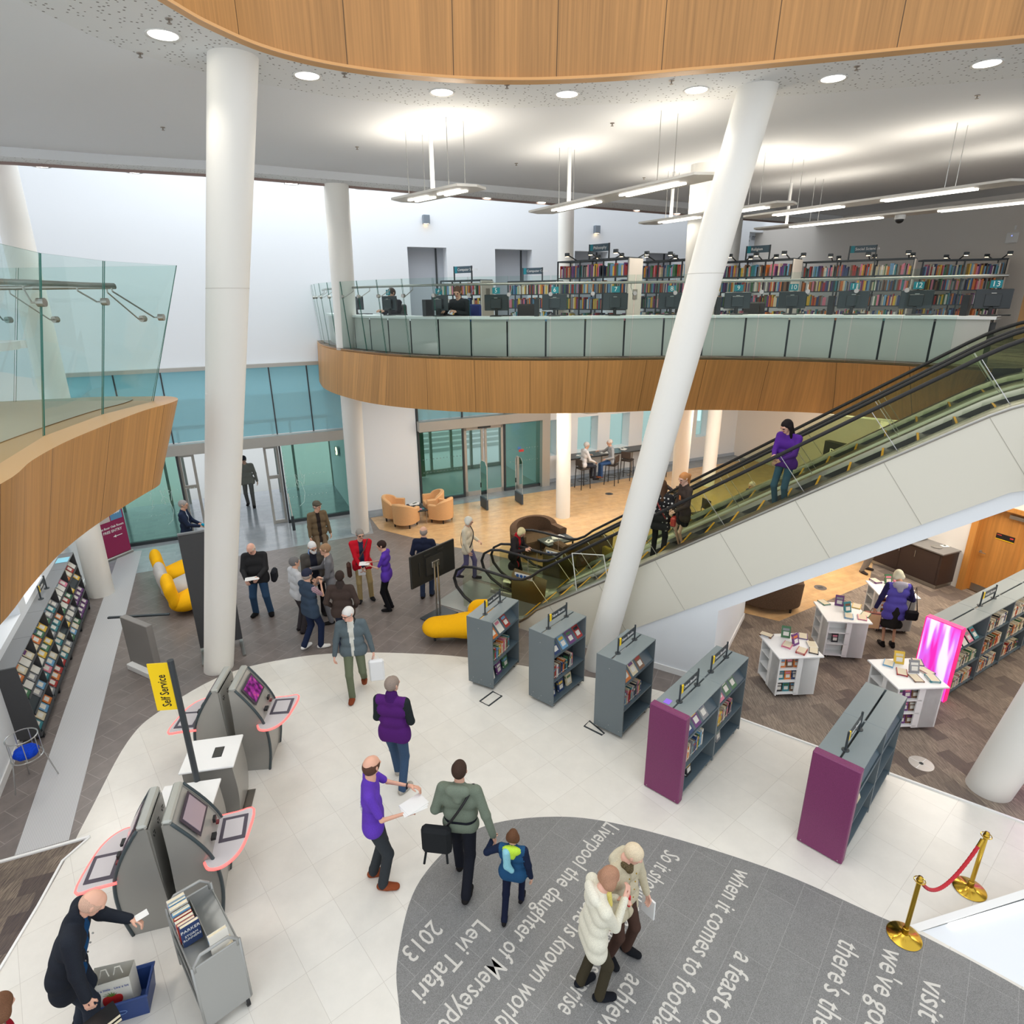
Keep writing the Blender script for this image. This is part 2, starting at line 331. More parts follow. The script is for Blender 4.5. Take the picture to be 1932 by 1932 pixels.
# ================================================================ upper floor slab and its oak fascia
K1, K2 = 1.124, 2.29/2.03
TOP = [(-5.05, 16.6), (-4.58, 15.31), (-3.95, 14.07), (-3.2, 13.13), (-2.65, 12.54), (-2.04, 12.0), (-1.4, 11.6), (-.75, 11.30), (-.09, 11.11), (.59, 11.02), (1.24, 10.98), (1.89, 10.97), (2.6, 10.98), (3.41, 10.9), (4.21, 10.72), (4.76, 10.5), (5.27, 10.24), (5.73, 9.93), (6.2, 9.48), (6.85, 8.86)]
BOT = [(-5.05, 16.4), (-4.60, 15.19), (-4.1, 14.24), (-3.5, 13.4), (-3.0, 12.8), (-2.4, 12.3), (-1.75, 11.92), (-1.0, 11.6), (-.31, 11.42), (.3, 11.34), (1.1, 11.32), (1.9, 11.38), (2.6, 11.48), (3.5, 11.52), (4.2, 11.46), (5.0, 11.28), (5.5, 11.12), (5.94, 10.86), (6.53, 10.4), (7.1, 9.75)]
TOPF = [(x*K1, y*K1) for x, y in TOP]; BOTF = [(x*K2, y*K2) for x, y in BOT]
cT = catmull(TOPF, 5); cB = catmull(BOTF, 5)
def curtain(name, A, zA, B, zB, mat, thick=.06, nrm=1, **kw):
    """skin between two curves, with UVs in metres along the run"""
    if len(B) == len(A) and zA < 8:
        fb = catmull(B, 6); B = [min(fb, key=lambda q: (q[0]-a[0]*1.02)**2+(q[1]-a[1]*1.02)**2) for a in A[:-1]]+[B[-1]]; B[0] = fb[0]
    mb = MB(); n = len(A); L = [0]
    for i in range(1, n): L.append(L[-1]+math.hypot(A[i][0]-A[i-1][0], A[i][1]-A[i-1][1]))
    mb.sheet([(a[0], a[1], zA) for a in A], [(b[0], b[1], zB) for b in B])
    uv = [(l, zA) for l in L]+[(l, zB) for l in L]
    return S(name, mb, mat, uv=uv, smooth=True, **kw)
curtain('trim_3', cT, 5.42, cB, ZB, 'oak_fascia')
BACK = [ESC(4.7, 2.85)[:2], ESC(4.7, -.2)[:2], (16, 2.0), (17, 14), ENT(20.2, 0)[:2], ENT(3.0, -.06)[:2]]
def slab(name, edge, z, back, mat, flip=False):
    P_ = [(x, y, z) for x, y in list(edge)+list(back)]; mb = MB().add(P_, [tuple(range(len(P_)))]); return S(name, mb, mat)
slab('floor_upper', cT, ZF, BACK, 'carpet_brown')
slab('ceiling_ground', cB, ZB, BACK, 'ceiling_white')
S('trim_4', MB().sheet([(x, y, 5.42) for x, y in cT], [(x*1.012, y*1.012, 5.422) for x, y in cT]).sheet([(x*1.012, y*1.012, 5.422) for x, y in cT], [(x*1.012, y*1.012, ZF) for x, y in cT]), 'oak_plain')
S('trim_5', MB().add([ESC(4.7, 2.85, ZF), ESC(4.7, -.2, ZF), ESC(4.7, -.2, ZB), ESC(4.7, 2.85, ZB), (16, 2.0, ZF), (16, 2.0, ZB)], [(0, 1, 2, 3), (1, 4, 5, 2)]), 'white_wall')
# left peninsula of the upper floor
LT = [(-3.0, 2.6), (-3.14, 3.62), (-3.38, 4.21), (-3.55, 4.81), (-3.66, 5.5), (-3.74, 6.24), (-3.72, 6.7), (-3.78, 7.0), (-3.97, 7.2), (-4.25, 7.22), (-5.0, 7.0), (-6.3, 6.55)]
LB = [(-3.2, 2.6), (-3.41, 3.57), (-3.65, 4.2), (-3.86, 4.81), (-3.99, 5.4), (-4.06, 6.0), (-4.10, 6.5), (-4.12, 6.85), (-4.2, 7.0), (-4.4, 7.02), (-5.0, 6.85), (-6.3, 6.4)]
LTF = catmull([(x*K1, y*K1) for x, y in LT], 5); LBF = catmull([(x*K2, y*K2) for x, y in LB], 5)
curtain('trim_6', LTF, 5.42, LBF, ZB, 'oak_fascia')
inL = [(x-.36 if y < 7.9 else x, y-.0 if y < 7.9 else y-.12) for x, y in LTF]
S('trim_7', MB().sheet([(x, y, 5.42) for x, y in LTF], [(x-.55, y-.05, 5.422) for x, y in LTF]), 'oak_plain')
slab('floor_upper_left', [(x-.55, y-.05) for x, y in LTF], ZF-.04, [(-14, 7.2), (-14, 2)], M('pale_floor', (186, 180, 160), .5))
slab('ceiling_ground_left', LBF, ZB, [(-12, 9), (-13, 10.5), (-14, 7.2), (-14, 2)], 'ceiling_white')
# ================================================================ upper ceiling with the oak ring and perforated band
KC = (ZC-6.6)/2.3
RING = [(-2.9, 4.6), (-2.84, 5.6), (-2.73, 6.2), (-2.62, 6.57), (-2.37, 7.06), (-1.97, 7.46), (-1.46, 7.75), (-.92, 7.93), (-.34, 8.05), (.25, 8.09), (.84, 8.05), (1.42, 7.96), (1.96, 7.83), (2.5, 7.71), (3.0, 7.57), (3.48, 7.44), (3.94, 7.31), (4.39, 7.18), (4.95, 7.03), (6.2, 6.6), (7.6, 5.8), (8.4, 4.4)]
PERF = [(-4.0, 4.6), (-3.95, 5.6), (-3.90, 6.25), (-3.76, 6.9), (-3.5, 7.4), (-3.1, 7.85), (-2.6, 8.25), (-2.0, 8.65), (-1.3, 8.94), (-.5, 9.10), (.28, 9.12), (.95, 9.05), (1.61, 8.98), (2.26, 8.9), (2.9, 8.82), (3.5, 8.72), (4.1, 8.6), (4.64, 8.46), (5.85, 8.16), (7.2, 7.7), (8.8, 6.7), (9.8, 4.6)]
RG = catmull([(x*KC, y*KC) for x, y in RING], 5); PF = catmull([(x*KC, y*KC) for x, y in PERF], 5)
RGU = [(x*.965+.02, y*.965-.04) for x, y in RG]
curtain('trim_8', RG, ZC-.0, RGU, ZC+1.15, 'oak_ring')
S('trim_9', MB().sheet([(x, y, ZC) for x, y in RG], [(x*1.012, y*1.012, ZC-.012) for x, y in RG]).sheet([(x*.999, y*.999, ZC+.035) for x, y in RG], [(x*.993, y*.993, ZC-.01) for x, y in RG]).sheet([(x*.993, y*.993, ZC-.01) for x, y in RG], [(x, y, ZC) for x, y in RG]), 'oak_plain')
S('ceiling_perforated', MB().sheet([(x, y, ZC) for x, y in RG], [(x, y, ZC) for x, y in PF]), 'perforated')
SOF = [(-13.6, 9.9), (-11.0, 10.75), (-8.6, 11.85), (-7.23, 12.52), (-5.7, 13.13), (-4.95, 13.51), (-2.93, 14.7), (-.73, 15.91), (5.0, 19.2), (12, 23.2)]
SOB = [(-13.8, 10.7), (-11.3, 11.5), (-8.75, 12.3), (-7.4, 12.95), (-5.85, 13.6), (-5.15, 13.98), (-2.6, 15.6), (-1.29, 16.5), (5.4, 20.55), (12, 24.4)]
P_ = [(x, y, ZC) for x, y in PF]+[(14, 6, ZC), (17, 12, ZC), (14, 24.5, ZC)]+[(x, y, ZC) for x, y in SOF[::-1]]+[(-14, 4.6, ZC)]
S('ceiling_upper', MB().add(P_, [tuple(range(len(P_)))]), 'ceiling_white')
S('ceiling_soffit', MB().sheet([(x, y, ZS) for x, y in SOF], [(x, y, ZS) for x, y in SOB]), 'perforated')
S('trim_10', MB().sheet([(x, y, ZC) for x, y in SOF], [(x, y, ZS) for x, y in SOF]), 'ceiling_white')
S('trim_11', MB().sheet([(x, y, ZS) for x, y in SOB], [(x, y, ZS-.045) for x, y in SOB]).sheet([(x, y, ZS-.045) for x, y in SOB], [(x*1.003, y*1.003, ZS-.045) for x, y in SOB]).sheet([(x*1.003, y*1.003, ZS-.045) for x, y in SOB], [(x*1.003, y*1.003, ZS+.9) for x, y in SOB]), M('soffit_edge', (150, 128, 122), .6))
# ================================================================ walls
def ewall(mb, s0, s1, z0, z1, n0=0, th=.3): c = ENT((s0+s1)/2, n0+th/2); return mb.box((c[0], c[1], (z0+z1)/2), (s1-s0, th, z1-z0), ENTA)
mb = MB(); ewall(mb, -12, 5.67, 4.87, 13.2); ewall(mb, 3.48, 5.67, 0, 4.87); ewall(mb, -12, -3.75, 0, 4.87)
S('wall_entrance', mb, 'white_wall')
mb = MB(); WO = [(5.74, 6.98), (8.61, 9.93), (11.55, 12.87), (14.5, 15.8)]; s0 = 5.67
for a, b in WO: ewall(mb, s0, a, 5.2, 8.07, .0, .6); s0 = b
ewall(mb, s0, 19.3, 5.2, 8.07, .0, .6); ewall(mb, 5.67, 19.3, 8.07, 13.2, .0, .6); ewall(mb, 19.3, 21, 8.9, 13.2, .0, .6)
S('wall_entrance_upper', mb, 'white_wall')
for i, (a, b) in enumerate(WO):
    mb = MB(); ewall(mb, a, b, 5.3, 8.07, .34, .06); mb.mat(1); ewall(mb, b-.27, b-.22, 5.3, 8.07, .31, .04); S('window_%d' % (i+1), mb, [M('blind_grey', (176, 182, 190), .7), 'dark_metal'])
mb = MB(); WG = [(10.62, 11.12), (12.0, 12.9), (13.45, 14.36), (15.0, 15.9), (16.35, 17.1), (17.75, 18.45)]; s0 = 10.45
for a, b in WG: ewall(mb, s0, a, 1.0, 2.35, .25, .55); s0 = b
ewall(mb, s0, 20.2, 1.0, 2.35, .25, .55); ewall(mb, 10.45, 20.2, 2.35, 5.2, .25, .55); ewall(mb, 10.45, 20.2, 0, 1.0, .25, .55)
ewall(mb, 5.67, 10.45, 4.15, 5.2, .25, .3)
S('wall_entrance_ground', mb, 'white_wall')
for i, (a, b) in enumerate(WG):
    mb = MB(); ewall(mb, a, b, 1.0, 2.35, .72, .03); S('window_%d' % (i+5), mb, 'glass_clear')
S('baseboard_entrance', ewall(MB(), 10.5, 20.0, 0, .12, .2, .05), M('skirting_blue', (170, 182, 196), .5))
# window with printed text at the far end of the upper floor
mb = MB(); ewall(mb, 19.3, 21, 5.3, 8.9, .4, .05); S('window_11', mb, M('bright_glass', (232, 240, 248), .3))
EM = lambda s_, n_, z: Matrix.Translation(ENT(s_, n_, z)) @ Matrix.Rotation(ENTA, 4, 'Z') @ Matrix.Rotation(math.pi/2, 4, 'X')
M('print_grey', (120, 128, 136), .6); M('print_pink', (222, 178, 178), .6); M('print_teal', (96, 150, 160), .6)
for k, (tx, mt) in enumerate([('ing mind', 'print_grey'), ('technology', 'print_grey'), ('by Public', 'print_teal'), ('versions', 'print_teal'), ('Football', 'print_pink')]):
    text_mesh('window_lettering', tx, .32, mt, EM(19.35-.04*k, .38, 8.75-(.45 if k else 0)-.42*k), kind='structure')
RW0 = ENT(20.0, .4); RWD = (math.cos(R(-65)), math.sin(R(-65)))
def rw(t, n=0, z=0): return (RW0[0]+RWD[0]*t-RWD[1]*n, RW0[1]+RWD[1]*t+RWD[0]*n, z)
def rwall(mb, t0, t1, z0, z1, n0=0, th=.3): c = rw((t0+t1)/2, n0+th/2); return mb.box((c[0], c[1], (z0+z1)/2), (t1-t0, th, z1-z0), R(-65))
mb = MB(); rwall(mb, -.2, 19, 0, 9.1); S('wall_right', mb, 'warm_wall')
# lower right wall that stands forward, with the oak door
DW = frame((10.5, 13.2), -67.5)          # s along wall (towards the camera), n out of the room
def dwall(mb, s0, s1, z0, z1, n0=0, th=.25): c = DW((s0+s1)/2, n0+th/2); return mb.box((c[0], c[1], (z0+z1)/2), (s1-s0, th, z1-z0), R(-67.5))
mb = MB(); dwall(mb, -2.4, .12, 0, ZB); dwall(mb, .12, 1.3, 2.2, ZB); dwall(mb, 1.3, 7, 0, ZB); c = DW(-2.4, 1.6); mb.box((c[0], c[1], ZB/2), (.25, 3.4, ZB), R(-67.5))
S('wall_right_ground', mb, 'warm_wall')
dm = MB(); dwall(dm, .24, 1.18, .02, 2.12, .16, .05); dr = S('door_1', dm, 'oak_door', uv=[(v[0]+v[1], v[2]) for v in dm.v])
fm = MB(); dwall(fm, .1, .24, 0, 2.22, -.03, .25); dwall(fm, 1.18, 1.32, 0, 2.22, -.03, .25); dwall(fm, .24, 1.18, 2.12, 2.22, -.03, .25); fm.build('door_frame', 'oak_door', dr, uv=[(v[0]+v[1], v[2]) for v in fm.v])
dwall(MB(), .3, 1.12, .03, .2, .15, .01).build('kick_plate', 'brushed', dr); dwall(MB(), .74, 1.12, 1.95, 2.03, .09, .07).build('door_closer', 'brushed', dr)
hb = MB(); hb.tube([DW(.33, .16, 1.0), DW(.33, .09, 1.0), DW(.47, .09, 1.0)], .012, 6); hb.cyl(DW(.33, .16, 1.0), DW(.33, .145, 1.0), .03, n=10); hb.build('door_handle', 'steel', dr)
sg = MB(); dwall(sg, .55, .92, 1.42, 1.54, .15, .012); sg.mat(1); dwall(sg, .55, .92, 1.405, 1.42, .149, .012); sg.mat(2); dwall(sg, .83, .9, 1.48, 1.51, .146, .01); dwall(sg, .57, .66, 1.5, 1.515, .146, .01); sg.build('door_sign', ['black', 'sign_yellow', M('sign_red', (200, 60, 60), .5)], dr)
# left wall
LW = frame((-7.72, 7.75), 115.6)
def lwall(mb, s0, s1, z0, z1, n0=0, th=.3): c = LW((s0+s1)/2, n0+th/2); return mb.box((c[0], c[1], (z0+z1)/2), (s1-s0, th, z1-z0), R(115.6))
mb = MB(); lwall(mb, -3.5, 0.6, 0, ZB); lwall(mb, .6, 10, 0, 1.5); lwall(mb, .6, 10, 2.9, ZB)
for a, b in [(1.9, 2.3), (3.6, 4.0), (5.3, 5.7), (7.0, 7.4), (8.7, 10)]: lwall(mb, a, b, 1.5, 2.9)
S('wall_left', mb, 'white_wall'); S('baseboard_left', lwall(MB(), -3.5, 10, 0, .12, -.02, .02), 'white_paint')
# wall behind the gap of the entrance lobby
# ================================================================ entrance glazing
def post(mb, s, z0, z1, n0=0, w=.06, d=.1): return mb.box(ENT(s, n0, (z0+z1)/2), (w, d, z1-z0), ENTA)
def rail(mb, s0, s1, z, n0=0, h=.06, d=.1): return mb.box(ENT((s0+s1)/2, n0, z), (s1-s0, d, h), ENTA)
def pane(s0, s1, z0, z1, n0, mat, name='glass_pane', parent=None): return MB().box(ENT((s0+s1)/2, n0, (z0+z1)/2), (s1-s0, .015, z1-z0), ENTA).build(name, mat, parent)
g = thing('entrance_glazing', 'wide glazed entrance screen with pale blue upper glass and open doorway', 'glazed entrance')
mb = MB()
for s_ in (-3.7, -2.45, -1.35, 1.4, 2.45, 3.45): post(mb, s_, 2.82, 4.82, w=.035, d=.05)
for s_ in (-3.7, -1.35, 1.4): post(mb, s_, 0, 2.52, w=.05)
rail(mb, -3.7, -1.35, .05, h=.1); rail(mb, 1.4, 3.46, .05, h=.1); rail(mb, -3.7, 3.46, 2.5, h=.05)
mb.build('mullions', 'dark_metal', g)
rail(rail(MB(), -3.75, 3.47, 2.67, -.12, .3, .34), -3.75, 3.47, 4.84, -.05, .1, .2).build('lintel', 'frame_grey', g)
for a, b in ((-3.7, -2.45), (-2.45, -1.35), (-1.35, 1.4), (1.4, 2.45), (2.45, 3.45)): pane(a+.02, b-.02, 2.84, 4.8, .0, 'glass_canopy', 'upper_pane', g)
for a, b in ((-3.7, -1.37), (1.42, 3.46)): pane(a+.03, b-.01, .1, 2.48, 0, 'glass_door', 'fixed_pane', g)
mb = MB()
for a in (-1.3, -.95): post(mb, a, 0, 2.48, .12, .07)
for a in (.98, 1.33): post(mb, a, 0, 2.48, .12, .07)
for a in (-1.13, 1.16):
    for z in (.06, 1.5, 2.44): rail(mb, a-.17, a+.17, z, .12, .1, .06)
mb.build('sliding_door_leaf', 'frame_grey', g)
for s_, x in ((-1.8, 1), (1.85, 1)):      # etched drawing on the fixed panes
    pts = [(0, .5), (.35, .62), (.5, .9), (.35, 1.25), (.05, 1.35), (-.15, 1.2), (.1, 1.1), (-.1, 1.55), (.2, 1.4), (.3, 1.75), (.42, 1.38), (.62, 1.5), (.5, 1.2)]
    mb = MB(); mb.tube([ENT(s_+.4*(a-.2), -.012, z) for a, z in pts], .008, 4)
    for k in range(14): mb.tube([ENT(s_-.42+.03*(k % 3), -.012, 1.0+.09*k), ENT(s_-.34-.03*(k % 2), -.012, 1.09+.09*k)], .006, 4)
    for k in range(12): mb.box(ENT(s_-.45+.11*k, -.012, .82), (.02, .004, .02), ENTA); mb.box(ENT(s_-.45+.11*k, -.012, 1.5), (.02, .004, .02), ENTA)
    mb.build('etched_pattern', M('etched', (206, 232, 226), .7), g)
ns = MB().box(ENT(-1.98, -.012, 1.98), (.26, .006, .2), ENTA); ns.build('paper_notice', 'white_paint', g)
for k, (tx, mt) in enumerate([('PLEASE', 'print_grey'), ('USE SIDE', 'print_grey'), ('EXIT ONLY', 'sign_red')]): text_mesh('notice_text', tx, .055, mt, EM(-2.09, -.018, 2.05-.06*k), g)
# lobby behind
mb = MB()
for a in (-3.7, 3.46): mb.box(ENT(a, 1.9, 2.0), (.12, 3.6, 4.0), ENTA)
S('wall_lobby', mb, 'white_wall'); S('ceiling_lobby', MB().box(ENT(0, 2.0, 4.9), (7.4, 3.8, .08), ENTA), 'white_wall')
mb = MB()
for a in (-3.4, -2.0, -1.45, 1.5, 2.1, 3.4): post(mb, a, 0, 2.6, 3.6, .08, .1)
rail(mb, -3.7, 3.5, 2.62, 3.6, .12, .12); S('trim_12', mb, 'frame_grey')
for s_ in (-3.0, 2.9):
    mb = MB(); mb.box(ENT(s_ if s_ > 0 else s_-.3, 2.0, 1.2), (.06, 1.6, 2.3), ENTA)
pl = thing('wall_lamp', 'round caged bulkhead lamp glowing in the glazed lobby right of the open doors', 'wall lamp', ENT(3.36, 1.6, 1.75), ENTA)
MB().cyl((0, 0, 0), (-.05, 0, 0), .17, n=20).build('rim', 'steel', pl); MB().cyl((-.05, 0, 0), (-.075, 0, 0), .13, n=20).build('diffuser', 'lamp_warm', pl); MB().tube([(-.09, -.16, 0), (-.09, .16, 0)], .008, 5).tube([(-.09, 0, -.16), (-.09, 0, .16)], .008, 5).build('cage', 'dark_metal', pl)
# second glazed screen
g = thing('glazed_screen', 'glazed door screen with double doors and dark green side panes by the tan armchairs', 'glazed entrance')
mb = MB()
for s_ in (5.72, 10.33): post(mb, s_, 0, 4.1, w=.06)
for s_ in (7.28, 8.85): post(mb, s_, 0, 4.1, w=.05)
for a, b in ((5.72, 7.28), (8.85, 10.33)): rail(mb, a, b, .05, h=.1); rail(mb, a, b, 2.46, h=.05)
mb.build('mullions', 'dark_metal', g)
rail(MB(), 5.69, 10.36, 2.66, -.12, .32, .36).build('lintel', 'frame_grey', g)
for a, b in ((5.74, 7.28), (7.3, 8.84), (8.86, 10.3)): pane(a, b, 2.84, 4.1, 0, 'glass_canopy', 'upper_pane', g)
for a, b in ((5.74, 7.26), (8.87, 10.3)): pane(a+.02, b-.02, .1, 2.44, 0, 'glass_door', 'fixed_pane', g)
for a, b in ((7.33, 8.04), (8.08, 8.8)):
    mb = MB(); post(mb, a+.045, 0, 2.46, .02, .09, .05); post(mb, b-.045, 0, 2.46, .02, .09, .05); rail(mb, a, b, .08, .02, .16, .05); rail(mb, a, b, 2.4, .02, .12, .05)
    dl = mb.build('door_leaf', 'frame_grey', g); pane(a+.09, b-.09, .16, 2.34, .02, 'glass_clear', 'glass_pane', dl)
rail(MB(), 7.85, 8.3, 2.42, -.04, .07, .06).build('door_operator', 'dark_metal', g)
mb = MB()
for z in (1.05, 1.5):
    for k in range(12): mb.box(ENT(5.85+.12*k, -.012, z), (.03, .004, .03), ENTA); mb.box(ENT(8.95+.11*k, -.012, z), (.03, .004, .03), ENTA)
mb.build('safety_dots', M('dots', (120, 140, 140), .6), g)
nb = MB().box(ENT(9.42, -.014, 1.52), (.13, .006, .1), ENTA); nb.mat(1).box(ENT(9.5, -.014, 1.42), (.2, .006, .09), ENTA); nb.build('door_sticker', [M('sticker_blue', (70, 120, 180), .5), 'sign_red'], g)
mb = MB()
for a in (5.7, 10.4): mb.box(ENT(a, 1.9, 2.0), (.12, 3.4, 4.1), ENTA)
S('wall_lobby_right', mb, 'white_wall'); S('ceiling_lobby_right', MB().box(ENT(8, 1.9, 4.15), (4.8, 3.5, .08), ENTA), 'white_wall')
mb = MB()
for a in (5.9, 6.5, 7.2, 8.05, 8.9, 10.2): post(mb, a, 0, 2.6, 3.4, .1, .1)
rail(mb, 5.7, 10.4, 2.62, 3.4, .14, .12); rail(mb, 5.7, 10.4, .08, 3.4, .16, .1); S('trim_13', mb, 'frame_grey')
MBs = MB(); MBs.box(ENT(6.55, 3.0, 1.3), (.5, .06, 2.5), ENTA); S('trim_14', MBs, M('green_panel', (96, 116, 96), .5))
S('trim_15', MB().box(ENT(10.42, .05, 2.1), (.32, .5, 4.2), ENTA), 'frame_grey')
for k in range(9): S('trim_%d' % (16+k), MB().box(ENT(9.5, 7.0+.38*k, .08+.16*k), (5.5, .4, .16), ENTA), M('outside_stone', (206, 204, 200), .7))
# ================================================================ leaning columns
def column(name, b, t, r, label, zt=ZC, joint=None):
    v = Vector((t[0]-b[0], t[1]-b[1], zt)); mb = MB(); n = 40; vs = []
    for z in (0.0, zt):
        for i in range(n): a = 2*math.pi*i/n; q = Vector((b[0], b[1], 0))+v*(z/zt); vs.append((q.x+r*math.cos(a), q.y+r*math.sin(a), z))
    mb.add(vs, [(i, (i+1) % n, n+(i+1) % n, n+i) for i in range(n)])
    o = mb.build(name, 'column_white', None, smooth=True); tag(o, label, 'column')
    if joint:
        q = Vector((b[0], b[1], 0))+v*(joint/zt); jm = MB().lathe([(r+.001, -.004), (r+.003, 0), (r+.001, .004)], tuple(q), 40); jm.build('column_joint', M('joint_grey', (198, 194, 186), .6), o)
    return o
column('column', (-5.61, 10.04), (-2.98, 7.92), .262, 'tall white leaning column beside the self service kiosks, reaching the perforated ceiling', joint=6.75)
column('column', (1.57, 10.0), (3.18, 9.13), .25, 'white column leaning right in front of the escalator side', joint=6.9)
column('column', (-9.84, 13.23), (-9.7, 13.25), .265, 'white column beside the leaflet rack, rising behind the left balcony')
column('column', (-4.57, 17.21), (-3.75, 14.9), .265, 'white column by the entrance, passing the left tip of the far balcony', ZS)
column('column', (1.62, 18.36), (1.62, 19.2), .225, 'slim white column on the wood floor in front of the bar stools', ZS)
column('column', (5.92, 20.74), (3.95, 13.95), .26, 'white column behind the escalator, with the cafe chairs at its foot')
column('column', (7.24, 21.68), (7.35, 21.9), .24, 'thin white column farthest back, near the right end of the bar counter', ZS)
column('column', (6.69, 6.85), (5.9, 4.2), .272, 'white leaning column on the brown carpet at the right edge')
# ================================================================ lamps in the ceilings
def spot(loc, power, col, parent=None, ang=110, tgt=None):
    d = bpy.data.lights.new('lamp_light', 'SPOT'); d.energy = power; d.color = col; d.spot_size = R(ang); d.spot_blend = .6; d.shadow_soft_size = .12
    o = bpy.data.objects.new('lamp_light', d); COL.objects.link(o); o.location = loc
    if parent is not None: o.parent = parent
    return o
def mk_downlight():
    t = thing('downlight', '', 'ceiling light'); MB().lathe([(.135, 0), (.165, -.012), (.165, 0)], n=28).build('trim_ring', 'white_paint', t, smooth=True)
    MB().lathe([(0, -.004), (.135, -.004)], n=28).build('diffuser', 'lamp', t); return t
DL = mk_downlight(); dln = [0]
def downlight(x, y, z, label, group, s=1):
    o = DL if dln[0] == 0 else dup(DL, (0, 0, 0), 0, ''); dln[0] += 1
    o.location = (x, y, z); o.scale = (s, s, 1); o['label'] = label; o['group'] = group
    return o
ORD = ['first', 'second', 'third', 'fourth', 'fifth', 'sixth', 'seventh', 'eighth', 'ninth', 'tenth', 'eleventh', 'twelfth', 'thirteenth', 'fourteenth', 'fifteenth', 'sixteenth', 'seventeenth', 'eighteenth', 'nineteenth', 'twentieth']
ORD += ['%d%s' % (k, {1: 'st', 2: 'nd', 3: 'rd'}.get(k % 10, 'th')) for k in range(21, 130)]
for i, (x, y) in enumerate([(-3.15, 6.74), (-2.18, 7.86), (-.78, 8.47), (.71, 8.59), (2.23, 8.48), (3.67, 8.12), (5.09, 7.69)]):
    o = downlight(x*KC, y*KC, ZC, 'round recessed downlight, %s from the left in the perforated band under the oak ring' % ORD[i], 'downlights in the perforated band')
    spot((x*KC, y*KC, ZC-.05), 45, (1, .93, .82))
for i, (x, y) in enumerate([(-7.62, 11.31), (-6.43, 11.86), (-4.15, 13.12), (-2.95, 13.72), (-.52, 15.19), (.74, 15.92), (3.25, 17.48), (4.49, 18.21)]):
    downlight(x*1.119, y*1.119, ZS, 'small round downlight, %s from the left in the long dropped soffit' % ORD[i], 'downlights in the soffit', .95); spot((x*1.119, y*1.119, ZS-.05), 30, (1, .95, .88))
spk = None
for i, (x, y) in enumerate([(-2.92, 6.4), (-3.61, 7.17), (-4.84, 9.89), (-2.42, 11.17), (-1.76, 7.79), (-.01, 8.22), (1.85, 8.13), (3.73, 7.73), (1.46, 9.9), (.14, 12.56), (2.77, 14.09), (5.78, 8.79)]):
    lb = 'tiny ceiling sprinkler head, %s of those on the upper ceiling counted from the left' % ORD[[1, 0, 2, 4, 3, 6, 8, 10, 7, 5, 9, 11].index(i) if False else i]
    if spk is None:
        spk = MB().lathe([(.05, 0), (.045, -.012), (.014, -.016), (.012, -.05), (.035, -.054), (.03, -.06), (0, -.06)], n=10).build('sprinkler_head', M('sprinkler', (150, 140, 130), .4, .6)); o = spk
    else: o = spk.copy(); COL.objects.link(o)
    o.location = (x*KC, y*KC, ZC); o.scale = (.7, .7, .7); tag(o, ['', ''][0] or lb, 'sprinkler', 'sprinklers on the upper ceiling')
SPK_LB = ['above the left end of the oak ring', 'at the outer edge of the perforated band near the left corner', 'on the plain ceiling left of the tall kiosk column', 'on the plain ceiling right of the tall kiosk column', 'on the perforated band between the first two downlights right of the column', 'on the perforated band between the two middle downlights', 'on the perforated band left of the right leaning column top', 'on the perforated band right of the right leaning column top', 'on the plain ceiling in front of the middle hanging light', 'on the plain ceiling above the second hanging light', 'on the plain ceiling near the leaning column, farthest back', 'on the plain ceiling near the right edge']
for o, lb in zip([o for o in bpy.data.objects if o.name.startswith('sprinkler_head')], SPK_LB): o['label'] = 'tiny sprinkler head '+lb
def hanging(ends, z, w, label, warm=1, up=15, down=18, pole=None, zc=ZC, tubes=((.12, .42), (.58, .88))):
    a, b = Vector(ends[0]+(z,)), Vector(ends[1]+(z,)); L = (b-a).length; az = math.atan2(b.y-a.y, b.x-a.x); c = (a+b)/2
    t = thing('hanging_light', label, 'ceiling light', tuple(c), az, 'long hanging linear lights')
    MB().prism([(-L/2-.12, 0), (-L/2, -w/2), (L/2, -w/2), (L/2+.12, 0), (L/2, w/2), (-L/2, w/2)], 0, .035).build('panel', M('lamp_body', (214, 210, 202), .4), t)
    for u0, u1 in tubes:
        for y in (-.07, .07):
            MB().box((-L/2+L*(u0+u1)/2, y, -.012), (L*(u1-u0), .05, .02)).build('light_tube', 'lamp_tube', t)
    for u in (.2, .8):
        for y in (-.16, .16): MB().cyl((-L/2+L*u, y, .03), (-L/2+L*u, y, zc-z), .006, n=5).build('hanging_wire', 'steel', t)
    if pole is not None: MB().cyl((-L/2+L*pole, 0, .03), (-L/2+L*pole, 0, zc-z), .035, n=10).build('hanging_pole', 'white_paint', t)
    for k in range(2):
        q = c+(b-a)*(-.27+.54*k)
        if up: area('hanging_uplight', (q.x, q.y, z+.06), (L*.35, w*.6), up, (1, .90, .76), (math.pi, 0, az))
        if down: area('hanging_downlight', (q.x, q.y, z-.05), (L*.35, w*.6), down, (1, .92, .8), (0, 0, az))
hz = 8.15
for e0, e1, lb, p in [((-1.75, 11.5), (-.55, 10.2), 'short hanging linear light nearest the tall column, left of the others', .45), ((.62, 13.2), (2.75, 9.45), 'long hanging linear light in the middle, in front of the leaning column', .22),
                ((3.15, 15.3), (5.0, 12.2), 'hanging linear light partly behind the leaning column', .2), ((5.15, 14.3), (7.6, 10.2), 'upper of the two long hanging lights by the right wall', None), ((6.3, 16.8), (10.2, 11.0), 'lower of the two long hanging lights by the right wall', .1)]:
    hanging((e0, e1), hz, .56, lb, pole=p)
hanging(((.75, 18.2), (2.25, 16.6)), 3.62, .5, 'hanging linear light under the balcony, left of the leaning column', zc=ZB, up=10, down=40)
